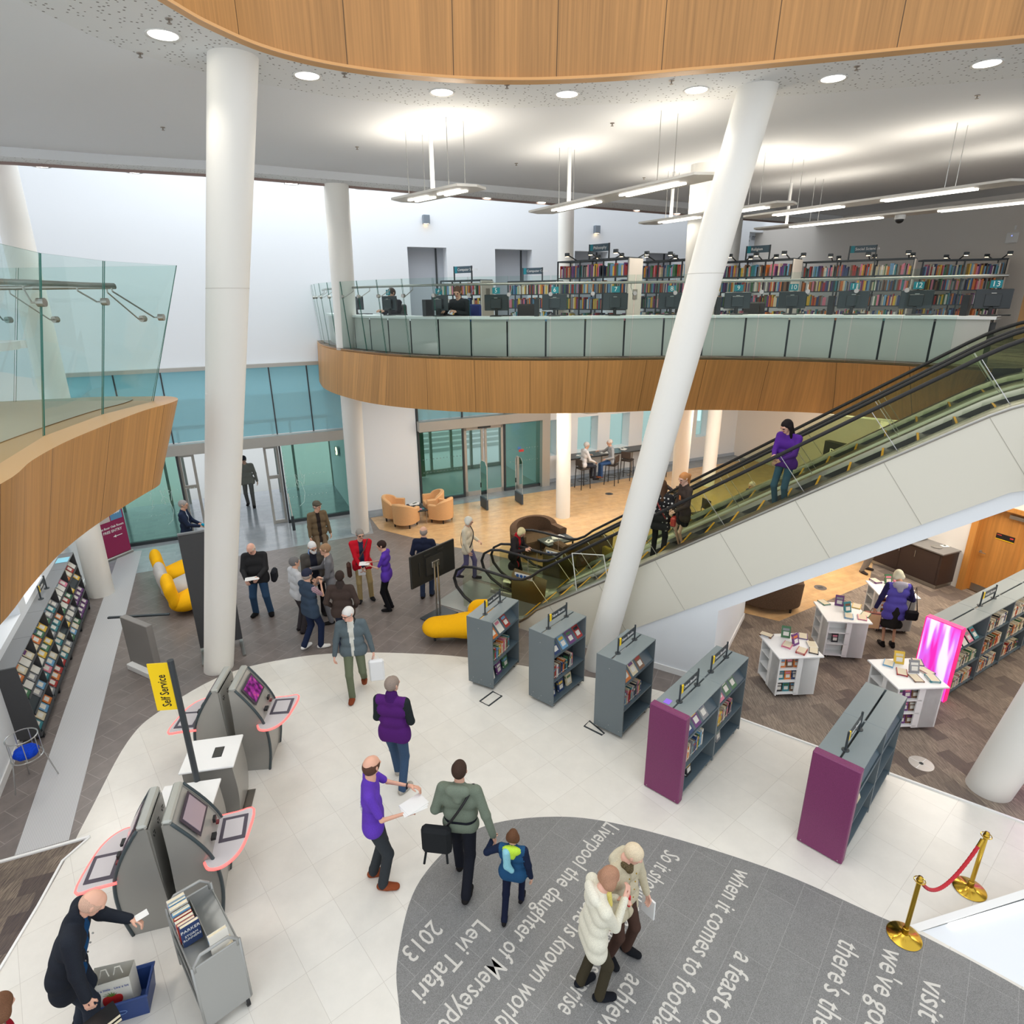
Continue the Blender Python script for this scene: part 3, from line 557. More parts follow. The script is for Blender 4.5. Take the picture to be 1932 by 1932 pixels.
hanging(((6.0, 18.2), (7.3, 16.9)), 3.75, .5, 'hanging linear light under the balcony, just right of the leaning column', zc=ZB, up=10, down=40)
hanging(((7.6, 16.3), (10.2, 13.2)), 3.75, .5, 'hanging linear light seen through the escalator glass under the balcony', zc=ZB, up=10, down=40)
for x, y, pw in ((-1.5, 17.0, 80), (4.5, 19.5, 90), (9.0, 20.0, 85), (9.5, 11.0, 130), (11, 7.5, 110), (7.5, 15.0, 70)): area('slab_fill_light', (x, y, ZB-.03), (1.8, 1.8), pw, (1, .9, .78) if x > 5 else (1, .95, .88))  # added fill lights without fixtures, brightening the ground floor under the slab
for x, y in ((-8.6, 10.2), (-7.2, 6.0), (-6.2, 4.2)): area('slab_fill_light', (x, y, ZB-.03), (1.0, 1.0), 55, (1, .95, .88))  # same added fill, under the left balcony slab
# ================================================================ glass balustrades
def resample(c, step):
    out = [c[0]]; acc = 0
    for a, b in zip(c, c[1:]):
        l = math.hypot(b[0]-a[0], b[1]-a[1]); p = 0
        while acc+l-p >= step:
            p += step-acc; out.append((a[0]+(b[0]-a[0])*p/l, a[1]+(b[1]-a[1])*p/l)); acc = 0
        acc += l-p
    return out
def offset(c, d):
    out = []
    for i in range(len(c)):
        a, b = c[max(i-1, 0)], c[min(i+1, len(c)-1)]; t = Vector((b[0]-a[0], b[1]-a[1])).normalized(); out.append((c[i][0]-t.y*d, c[i][1]+t.x*d))
    return out
def gpanel(t, a, b, z0, a2, b2, z1, gap=.012):
    a, b, a2, b2 = [Vector(x) for x in (a, b, a2, b2)]; u = (b-a).normalized()*gap; a += u; b -= u; u = (b2-a2).normalized()*gap; a2 += u; b2 -= u
    n = Vector((-(b-a).y, (b-a).x)).normalized()*.012; mb = MB(); P = []
    for q, z in ((a, z0), (b, z0), (b2, z1), (a2, z1)): P.append((q.x, q.y, z))
    for q, z in ((a+n, z0), (b+n, z0), (b2+n, z1), (a2+n, z1)): P.append((q.x, q.y, z))
    mb.add(P, [(0, 1, 2, 3)]); mb.mat(1).add(P, [(0, 3, 7, 4), (1, 5, 6, 2), (3, 2, 6, 7)]); return mb.build('glass_panel', ['glass_green', 'glass_edge'], t)
def bracket(t, p, rail_p, out_n):
    p = Vector(p); q = Vector(rail_p); mb = MB(); n = Vector(out_n)
    mb.cyl(p-n*.03, p+n*.03, .038, n=12); mb.tube([p, p-n*.08, q-Vector((0, 0, .06)), q], .009, 6); return mb.build('bracket', 'brushed', t)
gl = offset(cT, .10); gt_ = offset(cT, -.02)
bal = thing('glass_balustrade', 'curved green glass balustrade with steel handrail along the far oak balcony', 'balustrade')
bp = resample(gl, .79); bt = resample(gt_, .79*len(resample(gl, .01))and .79)
def nearest(c, p): return min(c, key=lambda q: (q[0]-p[0])**2+(q[1]-p[1])**2)
fine = resample(gt_, .02)
bt = [nearest(fine, p) for p in bp]; ri = offset(cT, .30); rf = resample(ri, .02)
for i in range(len(bp)-1): gpanel(bal, bp[i], bp[i+1], 5.40, bt[i], bt[i+1], 6.99)
MB().tube([(x, y, 6.86) for x, y in resample(ri, .25)], .026, 8).build('handrail', 'brushed', bal, smooth=True)
for i in range(1, len(bp)-1):
    q = nearest(rf, bp[i]); nn = (Vector(bp[i])-Vector(q)).normalized(); m = Vector(bp[i])*.25+Vector(bt[i])*.75
    bracket(bal, (m.x, m.y, 6.66), (q[0], q[1], 6.84), (nn.x, nn.y, 0))
LG = [(-3.55, 3.4), (-3.95, 4.55), (-4.37, 5.66), (-4.53, 6.79), (-4.47, 7.72)]; LTp = [(-3.1, 3.4), (-3.55, 4.55), (-4.02, 5.7), (-4.2, 6.86), (-3.95, 7.86)]
b2 = thing('glass_balustrade', 'pale green glass balustrade leaning outwards over the near left oak balcony', 'balustrade')
for i in range(4): gpanel(b2, LG[i], LG[i+1], 5.42, LTp[i], LTp[i+1], 7.0)
FG = [(-4.5, 7.74), (-6.2, 7.70), (-8.2, 7.3)]; FT = [(-3.98, 7.92), (-6.0, 8.05), (-8.1, 7.7)]
for i in range(2): gpanel(b2, FG[i], FG[i+1], 5.42, FT[i], FT[i+1], 7.0)
MB().tube([(-3.5, 3.6, 6.72), (-3.92, 4.7, 6.75), (-4.3, 5.8, 6.77), (-4.45, 6.8, 6.77), (-4.42, 7.3, 6.77)], .026, 8).build('handrail', 'brushed', b2, smooth=True)
MB().tube([(-4.5, 7.45, 6.76), (-6.0, 7.5, 6.76), (-8.0, 7.15, 6.76)], .026, 8).build('handrail', 'brushed', b2, smooth=True)
for p, q in (((-4.11, 5.69, 6.6), (-4.28, 5.75, 6.77)), ((-4.27, 6.84, 6.6), (-4.44, 6.7, 6.77)), ((-4.12, 7.6, 6.42), (-4.42, 7.25, 6.77)), ((-4.5, 7.88, 6.4), (-4.6, 7.45, 6.76)), ((-5.6, 7.92, 6.4), (-5.75, 7.5, 6.76)), ((-6.2, 7.95, 6.4), (-6.1, 7.5, 6.76))):
    bracket(b2, p, q, (1, .1, 0) if p[1] < 7.7 else (.1, 1, 0))
# ================================================================ escalators
def ztrim(s):
    if s < -3.3: return .06
    if s < -2.5: k = (s+3.3)/.8; return .06+.30*k*k+.14*k*(1 if k > .5 else k)
    if s < 4.0: return .28+.695*(s+2.9)
    k = min(1, (s-4.0)/1.1); return 5.075+.695*(k-k*k/2)*1.1
def zrail(s):
    if s < -3.1: return 1.04+.03*max(0, min(1, (-3.1-s)/.7))
    if s < -2.5: k = (s+3.1)/.6; return 1.04+.42*k*k*.75+.02*k
    if s < 3.9: return 1.375+.698*(s+2.5)
    k = min(1, (s-3.9)/1.2); return 5.842+.698*(k-k*k/2)*1.2
SS = [-3.3+.2*i for i in range(0, 54)]
def esc_unit(label, n0, n1, side):
    t = thing('escalator', label, 'escalator', (0, 0, 0), 0, 'pair of escalators')
    for n_ in (n0, n1):
        path = [(-3.75, .10), (-4.1, .14), (-4.42, .3), (-4.62, .5), (-4.68, .7), (-4.6, .9), (-4.4, 1.03), (-4.15, 1.075), (-3.8, 1.07), (-3.45, 1.05)]+[(s, zrail(s)) for s in SS if s > -3.2]
        MB().tube([ESC(s, n_, z) for s, z in path], .034, 8, sq=(1.25, .85)).build('handrail', 'black_rubber', t, smooth=True)
        ss = [-4.45, -3.4, -2.3, -1.2, -.1, 1.0, 2.1, 3.2, 4.3, 5.4, 6.6]
        for a, b in zip(ss, ss[1:]):
            P = []
            def seam(s): sh = .0 if s < -3 else .42; return s, max(-4.55, s-sh)
            k = 6; lo = [(a+(b-a)*i/k) for i in range(k+1)]; sa, sb = seam(a)[1], seam(b)[1]; up = [(sa+(sb-sa)*i/k) for i in range(k+1)]
            A = [ESC(s+(.006 if i == 0 else -.006 if i == k else 0), n_, ztrim(s)) for i, s in enumerate(lo)]; B = [ESC(s+(.006 if i == 0 else -.006 if i == k else 0), n_, (zrail(s) if s > -4.3 else .92)) for i, s in enumerate(up)]
            MB().sheet(A, B).build('glass_panel', 'glass_esc', t)
            mb = MB().tube([A[-1], B[-1]], .006, 4); mb.build('glass_joint', 'steel', t)
        # decking on the step side
        inn = 1 if n_ == n0 else -1
        prof = [(-.04, .0), (.05*1, .035), (.13, .02), (.17, -.06), (.17, -.24)]
        mb = MB(); rows = [[ESC(s, n_+inn*d, ztrim(s)+dz) for d, dz in prof] for s in [-4.35, -3.8]+SS]
        for r0, r1 in zip(rows, rows[1:]): mb.sheet(r0, r1)
        mb.build('decking', 'brushed', t, smooth=True, auto=40)
        MB().sheet([ESC(s, n_+inn*.171, ztrim(s)-.06) for s in SS], [ESC(s, n_+inn*.171, ztrim(s)-.5) for s in SS]).build('skirt', 'charcoal', t)
    a, b = n0+.17, n1-.17
    for i in range(21):
        s = -3.0+.4*i; z = ztrim(s+.2)-.16
        mb = MB(); c = ESC(s+.2, (a+b)/2, z-.14); mb.box(c, (.4, b-a, .28), ESCA); mb.mat(1)
        mb.box(ESC(s+.015, (a+b)/2, z+.002), (.03, b-a, .004), ESCA); mb.build('step', [M('step_grey', (92, 92, 88), .4, .5), M('step_yellow', (226, 168, 40), .5)], t)
    mb = MB(); mb.box(ESC(-4.1, (n0+n1)/2, .004), (2.1, n1-n0+.3, .01), ESCA); mb.build('floor_plate', M('floor_plate', (150, 152, 150), .3, .6), t)
    sp = MB().box(ESC(-3.45, n1-.13, .62), (.46, .015, .12), ESCA); sg = sp.build('safety_sign', 'white_paint', t); sg_m = MB()
    for k in range(4):
        c = ESC(-3.6+.1*k, n1-.145, .62); sg_m.mat(0 if k < 3 else 1); e = ESC(-3.6+.1*k, n1-.15, .62); sg_m.cyl(c, e, .04, n=14)
        if k == 3: sg_m.mat(2).cyl(ESC(-3.6+.1*k, n1-.149, .62), ESC(-3.6+.1*k, n1-.152, .62), .028, n=12)
    sg_m.build('icons', [M('icon_blue', (40, 90, 160), .5), 'sign_red', 'white_paint'], sg)
    rows = [[ESC(s, n1-.02, .72-.05*k), ESC(s, n1-.16+.04*k, .62-.1*k), ESC(s, n1-.17, .0)] for k, s in enumerate((-3.75, -3.3, -2.9))]
    mb = MB()
    for r0, r1 in zip(rows, rows[1:]): mb.sheet(r0, r1)
    mb.build('newel_cover', M('bronze', (120, 104, 74), .3, .9), t, smooth=True); return t
E2 = esc_unit('farther escalator of the pair, beside the brown sofas', 1.62, 2.7, 1)
E1 = esc_unit('nearer escalator of the pair, with pale cladding panels on its side', .1, 1.2, 0)
cl = MB(); zb = lambda s: .82+.70*(s+.27)
S_ = [s for s in SS if s <= 6.0]
low = [max(0.0, zb(s)) if s < 4.6 else zb(4.6) for s in S_]
cl.sheet([ESC(s, -.04, ztrim(s)-.03) for s in S_], [ESC(s, -.04, z) for s, z in zip(S_, low)]); cl.sheet([ESC(s, -.04, z) for s, z in zip(S_, low)], [ESC(s, .03, z) for s, z in zip(S_, low)])
clo = cl.build('cladding', M('cladding', (220, 216, 202), .4), E1)
jm = MB()
for k in range(8):
    s = -2.2+1.05*k; z1 = ztrim(s)-.04; sl = s+.62*(z1-zb(s+.4))
    jm.tube([ESC(s, -.041, z1), ESC(sl, -.041, max(.0, zb(sl)))], .004, 4)
jm.build('panel_joint', M('joint_dark', (166, 162, 150), .6), clo)
tr = MB().tube([ESC(s, -.03, ztrim(s)-.015) for s in SS], .03, 6); tr.build('edge_trim', 'brushed', E1, smooth=True)
# white plinth and soffit under the pair
wl_ = MB(); S3 = [-3.2+.2*i for i in range(22)]
zsof = lambda s: zb(s)-.27
poly = [(-3.2, 0), (1.06, 0), (1.06, zsof(1.06))]
S5 = [1.06+.3*i for i in range(16)]
wl_.add([ESC(-3.2, .0, 0), ESC(1.06, .0, 0), ESC(1.06, .0, zb(1.06)), ESC(-1.44, .0, .0+.02)], [(0, 1, 2, 3)])
wl_.sheet([ESC(s, 0, zb(s)+.02) for s in S5], [ESC(s, 0, zsof(s)) for s in S5]); wl_.sheet([ESC(s, 0, zsof(s)) for s in S5], [ESC(s, 2.8, zsof(s)) for s in S5])
wl_.add([ESC(1.06, 0, 0), ESC(1.06, 2.8, 0), ESC(1.06, 2.8, zsof(1.06)), ESC(1.06, 0, zsof(1.06))], [(0, 1, 2, 3)])
wl_.sheet([ESC(s, 2.8, ztrim(s)-.05) for s in SS if s < 5], [ESC(s, 2.8, max(0, zsof(s)) if s > 1.06 else 0) for s in SS if s < 5])
wl_.sheet([ESC(s, 1.21, ztrim(s)) for s in SS], [ESC(s, 1.61, ztrim(s)) for s in SS])
S('wall_escalator', wl_, 'white_wall')
mb = MB(); mb.box(ESC(-.6, -.012, .06), (3.3, .02, .12), ESCA); mb.box(ESC(1.07, 1.4, .06), (.02, 2.8, .12), ESCA); S('baseboard_escalator', mb, 'white_paint')
ag = thing('acrylic_guard', 'clear acrylic safety guard clipped to the escalator balustrade beside the leaning column', 'guard')
A_ = [ESC(-1.75, .02, 1.95), ESC(-1.1, .02, 2.05), ESC(-.95, .02, 1.35), ESC(-1.6, .02, .98)]
MB().add(A_, [(0, 1, 2, 3)]).build('guard_sheet', 'acrylic', ag); MB().tube(A_, .011, 4, closed=True).build('edge', M('acrylic_edge', (226, 228, 222), .2), ag)
# ================================================================ smooth-union surfaces (people, soft seats)
def _rc(P, a, b, ra, rb, fv=None, q=1.0):
    a = np.asarray(a, float); b = np.asarray(b, float); ba = b-a; L2 = float(ba @ ba)+1e-12; w_ = P-a
    h = np.clip(w_ @ ba/L2, 0, 1); w_ = w_-h[..., None]*ba; r = ra+(rb-ra)*h
    if fv is not None:
        f = np.asarray(fv, float); c = w_ @ f; w_ = w_+(c*(1/q-1))[..., None]*f
        return (np.linalg.norm(w_, axis=-1)-r)*min(1.0, q)**.5
    return np.linalg.norm(w_, axis=-1)-r
def sdf_eval(P, prims, k):
    d = None
    for p in prims:
        if isinstance(p[0], str): continue
        e = _rc(P, *p[:6]) if len(p) > 6 and p[4] is not None else _rc(P, *p[:4])
        if d is None: d = e
        else:
            h = np.clip(.5+.5*(d-e)/k, 0, 1); d = d*(1-h)+e*h-k*h*(1-h)
    for p in prims:
        if isinstance(p[0], str): d = np.maximum(d, -_rc(P, *p[1:5], *(p[5:7] if len(p) > 5 else ())))
    return d
def surface_net(F, org, vx):
    nx, ny, nz = F.shape; ins = F < 0; c = np.zeros((nx-1, ny-1, nz-1), np.int8)
    for i in (0, 1):
        for j in (0, 1):
            for k in (0, 1): c += ins[i:nx-1+i, j:ny-1+j, k:nz-1+k]
    act = (c > 0) & (c < 8); idx = -np.ones(c.shape, int); ids = np.argwhere(act); n = len(ids)
    if n == 0: return np.zeros((0, 3)), []
    idx[act] = np.arange(n); acc = np.zeros((n, 3)); cnt = np.zeros(n)
    for ax in range(3):
        o1, o2 = [a for a in range(3) if a != ax]
        for u in (0, 1):
            for v in (0, 1):
                s0 = ids.copy(); s0[:, o1] += u; s0[:, o2] += v; s1 = s0.copy(); s1[:, ax] += 1
                f0 = F[tuple(s0.T)]; f1 = F[tuple(s1.T)]; m = (f0 < 0) != (f1 < 0)
                t_ = np.where(m, f0/np.where(m, f0-f1, 1), 0); p = s0.astype(float); p[:, ax] += t_; acc[m] += p[m]; cnt[m] += 1
    V = acc/cnt[:, None]*vx+org; Q = []
    for ax in range(3):
        o1, o2 = (ax+1) % 3, (ax+2) % 3; sl0 = [slice(None)]*3; sl1 = [slice(None)]*3; sl0[ax] = slice(0, -1); sl1[ax] = slice(1, None)
        a_, b_ = ins[tuple(sl0)], ins[tuple(sl1)]; e = np.argwhere(a_ != b_); ok = (e[:, o1] > 0) & (e[:, o2] > 0) & (e[:, o1] < F.shape[o1]-1) & (e[:, o2] < F.shape[o2]-1); e = e[ok]
        fl = a_[tuple(e.T)]; q = []
        for u, v in ((1, 1), (0, 1), (0, 0), (1, 0)):
            g = e.copy(); g[:, o1] -= u; g[:, o2] -= v; q.append(idx[tuple(g.T)])
        q = np.stack(q, 1); q[~fl] = q[~fl][:, ::-1]; Q.append(q)
    return V, np.concatenate(Q)
def blob(prims, vx, k=.03, pad=.03):
    """prims (a,b,ra,rb,[facing,flatness,label]) -> vertices, quads, per-quad labels"""
    A = np.array([p[i] for p in prims if not isinstance(p[0], str) for i in (0, 1)], float); r = max(max(p[2], p[3]) for p in prims if not isinstance(p[0], str))
    rr = np.array([[max(p[2], p[3])] for p in prims if not isinstance(p[0], str) for i in (0, 1)])
    lo = (A-rr).min(0)-pad; hi = (A+rr).max(0)+pad; n = np.ceil((hi-lo)/vx).astype(int)+1
    g = np.stack(np.meshgrid(*[lo[i]+vx*np.arange(n[i]) for i in range(3)], indexing='ij'), -1)
    F = sdf_eval(g, prims, k); V, Q = surface_net(F, lo, vx)
    if not len(V): return V, Q, np.zeros(0, int)
    C_ = V[Q].mean(1); best = None; lab = np.zeros(len(Q), int)
    if len({(p[6] if len(p) > 6 else 0) for p in prims if not isinstance(p[0], str)}) > 1:
        for p in prims:
            if isinstance(p[0], str): continue
            e = _rc(C_, *p[:6]) if len(p) > 6 and p[4] is not None else _rc(C_, *p[:4]); l = p[6] if len(p) > 6 else 0
            if best is None: best = e; lab[:] = l
            else: m = e < best; lab[m] = l; best = np.minimum(best, e)
    return V, Q, lab
def blob_mesh(name, parts, mats, parent=None, smooth=True):
    """parts: list of (V,Q,lab) merged into one mesh"""
    vs = []; fs = []; mi = []; o = 0
    for V, Q, lab in parts:
        if not len(V): continue
        vs.append(V); fs.append(np.asarray(Q)+o); mi.append(lab); o += len(V)
    V = np.concatenate(vs); Q = np.concatenate(fs); L = np.concatenate(mi)
    me = bpy.data.meshes.new(name); me.vertices.add(len(V)); me.vertices.foreach_set('co', V.ravel()); me.loops.add(Q.size); me.loops.foreach_set('vertex_index', Q.ravel().astype(np.int32))
    me.polygons.add(len(Q)); me.polygons.foreach_set('loop_start', np.arange(0, Q.size, 4, dtype=np.int32)); me.polygons.foreach_set('material_index', L.astype(np.int32)); me.polygons.foreach_set('use_smooth', np.ones(len(Q), bool))
    for m in (mats if isinstance(mats, (list, tuple)) else [mats]): me.materials.append(MATS[m] if isinstance(m, str) else m)
    me.update(calc_edges=True); ob = bpy.data.objects.new(name, me); COL.objects.link(ob)
    if parent is not None: ob.parent = parent
    return ob
def fabric(name, c, sc=220, var=.1, rough=.9):
    t = NT(name, rough, .15); n = t.n('ShaderNodeTexNoise', i_Scale=sc, i_Detail=2); t.l(t.coords(), n.inputs[0])
    return t.out(t.ramp(n.outputs[0], [(.3, tuple(int(x*(1-var)) for x in c)), (.7, tuple(min(255, int(x*(1+var))) for x in c))]))
# ================================================================ books
BOOKCOL = {'red': (168, 48, 44), 'dark blue': (46, 66, 110), 'light blue': (110, 160, 196), 'green': (72, 118, 80), 'yellow': (226, 186, 66), 'orange': (214, 120, 52), 'white': (228, 224, 214), 'cream': (216, 202, 170), 'black': (38, 38, 42), 'brown': (120, 84, 60), 'purple': (110, 60, 120), 'pink': (220, 130, 150), 'grey': (140, 140, 142), 'teal': (60, 130, 138)}
PLAIN = list(BOOKCOL)
M('pages', (226, 214, 186), .8)
for c_, v_ in BOOKCOL.items(): M('cover_'+c_, v_, .45)
_bk = {}
def book_mesh(col, art):
    """unit book: x thickness, y depth (spine at y=0), z height; covers, pages, spine label or cover art"""
    key = (col, art)
    if key in _bk: return _bk[key]
    mb = MB(); mb.cm = 0
    mb.box((.04, .5, .5), (.08, 1, 1)).box((.96, .5, .5), (.08, 1, 1)).box((.5, .02, .5), (.92, .04, 1)); mb.cm = 1; mb.box((.5, .51, .5), (.84, .94, .96)); mb.cm = 2
    mb.box((.5, -.002, .74), (.7, .01, .16)); mb.box((-.004, .5, .72), (.012, .72, .2)); mb.cm = 3; mb.box((-.006, .52, .36), (.012, .62, .34)); mb.box((.5, -.002, .14), (.7, .01, .1))
    o = mb.build('book', ['cover_'+col, 'pages', 'cover_'+art, M('cover_white', (228, 224, 214))]); me = o.data; bpy.data.objects.remove(o); _bk[key] = me; return me
NBOOK = [0]
def book(loc, dims, rot, label, group, col=None, art=None, kind='book'):
    col = col or rnd.choice(PLAIN); art = art or rnd.choice([c for c in PLAIN if c != col])
    o = bpy.data.objects.new('book', book_mesh(col, art)); COL.objects.link(o); NBOOK[0] += 1
    o.matrix_world = Matrix.Translation(loc) @ rot @ Matrix.Diagonal((*dims, 1))
    return tag(o, label % col if '%s' in label else label, kind, group)
def face_out(P, X, Yn, tilt, w_, h, label, group, col=None, art=None, th=.022):
    """book standing with its cover towards Yn, leaning back by tilt; P = bottom centre, X = along the shelf"""
    X = Vector(X).normalized(); n = Vector(Yn).normalized(); up = (Vector((0, 0, 1))*math.cos(tilt)-n*math.sin(tilt)); nn = (n*math.cos(tilt)+Vector((0, 0, 1))*math.sin(tilt))
    m = Matrix(((-nn.x, X.x, up.x), (-nn.y, X.y, up.y), (-nn.z, X.z, up.z))).to_4x4()
    return book(Vector(P)-X*w_/2, (th, w_, h), m, label, group, col, art)
def spine_row(P, X, Yn, length, label, group, hs=(.19, .25), ths=(.018, .042), deep=.15, fill=1.0, lean=0, cols=None, kind='book'):
    """upright books with spines towards Yn; label contains %s (colour) and %d-like {n}"""
    X = Vector(X).normalized(); n = Vector(Yn).normalized(); p = 0; i = 0
    while p < length*fill:
        th = rnd.uniform(*ths); h = rnd.uniform(*hs); d = rnd.uniform(deep*.85, deep); up = Vector((0, 0, 1)); xx = X
        if lean and rnd.random() < lean: a = R(rnd.uniform(5, 12)); up = Vector((0, 0, 1))*math.cos(a)+X*math.sin(a); xx = X*math.cos(a)-Vector((0, 0, 1))*math.sin(a); p += h*.05
        if p+th > length: break
        m = Matrix(((xx.x, -n.x, up.x), (xx.y, -n.y, up.y), (xx.z, -n.z, up.z))).to_4x4()
        c_ = rnd.choice(cols or PLAIN); book(Vector(P)+X*p+Vector((0, 0, max(0, -xx.z*th)))-n*rnd.uniform(0, .01), (th, d, h), m, label.replace('{n}', ORD[i] if i < len(ORD) else str(i)), group, c_, kind=kind); p += th+.0015; i += 1
    return i
# ================================================================ mobile bookcases on the ground floor
def caster(parent, p, r=.042):
    mb = MB(); mb.cyl((p[0], p[1]-.016, r), (p[0], p[1]+.016, r), r, n=14); mb.mat(1).cyl((p[0], p[1]-.02, r), (p[0], p[1]+.02, r), r*.55, n=12); mb.box((p[0], p[1], r*1.9), (.03, .05, r*.9)); mb.cyl((p[0], p[1], r*2), (p[0], p[1], r*2+.03), .012, n=8)
    return mb.build('caster', ['black_rubber', 'steel'], parent)
def shelf_sign(parent, x0, x1, y, z, txt, col='sign_yellow', board='dark_metal', nrm=-1, tsize=.075):
    mb = MB()
    for x in (x0, x1): mb.cyl((x, y, z), (x, y, z+.27), .014, n=8); mb.cyl((x, y, z), (x, y, z+.012), .045, n=14)
    sg = mb.build('sign_post', 'dark_metal', parent); b = MB().box(((x0+x1)/2, y, z+.18), (x1-x0, .014, .12)); b.mat(1).box((x0+.05, y, z+.18), (.055, .017, .121)); b.build('sign_board', [board, col], sg)
    xf = Matrix.Translation((x0+.095, y+nrm*.009, z+.18)) @ Matrix.Rotation(math.pi/2, 4, 'X') if nrm < 0 else Matrix.Translation((x1-.095, y+nrm*.009, z+.18)) @ Matrix.Rotation(math.pi, 4, 'Z') @ Matrix.Rotation(math.pi/2, 4, 'X')
    text_mesh('sign_text', txt, tsize, 'white_paint', xf, sg)
def bookcase(label, org, az, bays, end='slate', sign='New Books', L=.95, W=.52, H=1.38, tiers=3, group='mobile bookcases', endpanel=None, signbay=(0,)):
    t = thing('bookcase', label, 'bookcase', (org[0], org[1], 0), R(az), group); TL = L*bays; z0 = .12
    for b in range(bays):
        o = b*L
        MB().box((o+.01, W/2, (H+.06)/2), (.02, W, H-.06)).build('side_panel', 'slate', t); MB().box((o+L-.01, W/2, (H+.06)/2), (.02, W, H-.06)).build('side_panel', 'slate', t)
        for y in (0, 1): MB().cbox((o+L/2, W*(.25+.5*y)+(.006 if y else -.006), H-.008), (L-.002, W/2-.014, .022), .004).build('top_panel', 'slate_top', t)
        MB().box((o+L/2, W/2, .7), (L-.04, .012, 1.15)).build('divider', 'slate_dark', t)
        for y in (0, 1):
            s = -1 if y == 0 else 1; yc = W/2+s*W/4
            for k, z in enumerate((z0, .52)): MB().box((o+L/2, yc, z), (L-.04, W/2-.01, .02)).build('shelf', M('shelf_blue', (84, 100, 110), .45), t)
            if tiers == 3:
                y0, y1 = W/2+s*.03, W/2+s*.255; mb = MB(); P = [(o+.02, y0, 1.28), (o+L-.02, y0, 1.28), (o+L-.02, y1, 1.0), (o+.02, y1, 1.0)]; mb.add(P, [(0, 1, 2, 3)]); mb.add([(p[0], p[1], p[2]-.015) for p in P], [(0, 1, 2, 3)])
                mb.box((o+L/2, y1, 1.005), (L-.04, .01, .035)); mb.build('display_shelf', 'shelf_blue', t)
            else: MB().box((o+L/2, yc, .95), (L-.04, W/2-.01, .02)).build('shelf', 'shelf_blue', t)
            MB().box((o+L/2, W/2+s*(W/2-.04), .08), (L-.04, .02, .05)).build('base_rail', 'slate_dark', t)
        for x in (.09, L-.09):
            for y in (.06, W-.06): caster(t, (o+x, y))
        if sign and b in signbay: shelf_sign(t, o+.2, o+.72, W/2, H, sign)
    if endpanel:
        ep = MB().cbox((-.06, W/2, .71), (.12, W+.02, 1.40), .012); e = ep.build('end_panel', endpanel, t)
        sc = MB()
        for y in (.04, W-.04):
            for z in (.05, ): sc.cyl((-.124, y, z), (-.118, y, z), .007, n=8)
        sc.build('screw', 'steel', e)
    else:
        sc = MB()
        for y, z in ((.06, .14), (.25, .17), (.3, .1), (.42, .17), (.46, .1), (.28, 1.2)): sc.cyl((-.003, y, z), (.001, y, z), .006, n=8)
        sc.build('screw', 'steel', t)
    return t
t = NT('purple_laminate', .42, .4); n_ = t.n('ShaderNodeTexNoise', i_Scale=160); t.l(t.coords(), n_.inputs[0]); t.out(t.ramp(n_.outputs[0], [(.3, (108, 44, 84)), (.7, (132, 58, 104))]))
t = NT('pink_lightbox', .3); n_ = t.n('ShaderNodeTexNoise', i_Scale=1, i_Detail=1); t.l(t.coords(0, (1, 9, .9)), n_.inputs[0])
c_ = t.ramp(n_.outputs[0], [(.36, (222, 40, 170)), (.5, (196, 110, 236)), (.62, (250, 214, 252))]); t.l(c_, t.b.inputs['Emission Color']); t.b.inputs['Emission Strength'].default_value = .85; t.out(c_)
M('pink_edge', (236, 30, 120), .3, emit=.75)
CASES = [('grey mobile bookcase of new books, leftmost, in front of the yellow bench', (-.36, 9.21), 60.5, 1, None), ('grey mobile bookcase of new books, second from left, before the escalator side', (.66, 8.69), 50, 1, None),
         ('grey mobile bookcase of new books with reflecting top, beside the leaning column', (1.69, 7.91), 50, 1, None), ('double grey bookcase with purple end panel, nearer the escalator', (2.31, 6.69), 47.3, 2, 'purple_laminate'), ('double grey bookcase with purple end panel, nearer the rope stanchions', (4.06, 5.72), 45.2, 2, 'purple_laminate')]
for ci, (lb, org, az, bays, ep) in enumerate(CASES):
    bookcase(lb, org, az, bays, sign='New Books', endpanel=ep, signbay=(0, 1) if ci == 3 else (0,))
    fr = frame(org, az); X = (math.cos(R(az)), math.sin(R(az)), 0); Yn = (math.sin(R(az)), -math.cos(R(az)), 0); nm = ['leftmost grey case', 'second grey case', 'third grey case', 'purple case by escalator', 'purple case by stanchions'][ci]
    for b in range(bays):
        o = .95*b; bn = '' if bays == 1 else (' near bay' if b == 0 else ' far bay')
        top = {0: 3, 1: 4, 2: 3, 3: 3, 4: 0 if b else 1}[ci]
        for k in range(top):
            p = fr(o+.15+.22*k, .02, 1.02); face_out(p, X, Yn, R(38), .165, .245, '%%s book, %s on the sloping shelf of %s%s' % (ORD[k], nm, bn), 'new books facing out')
        if ci < 4:
            spine_row(fr(o+.06, .05, .53), X, Yn, .62 if ci != 3 else .6, '%%s new book, {n} along, middle shelf, %s%s' % (nm, bn), 'new books on the middle shelves', fill=.95, ths=(.025, .05), lean=.35, hs=(.2, .27))
        nb = {0: 3, 1: 3, 2: 0, 3: 2, 4: 2}[ci]
        for k in range(nb): face_out(fr(o+.14+.24*k, .09, .13), X, Yn, R(10), .15, .22, '%%s book facing out, %s on the bottom shelf of %s%s' % (ORD[k], nm, bn), 'books facing out on bottom shelves', th=.035)
        if ci == 4 and b == 0:
            for k in range(2): face_out(fr(o+.3+.2*k, .06, .53), X, Yn, R(20), .15, .23, '%%s book facing out, %s on the middle shelf of %s' % (ORD[k], nm), 'books facing out on bottom shelves', ['yellow', 'cream'][k])
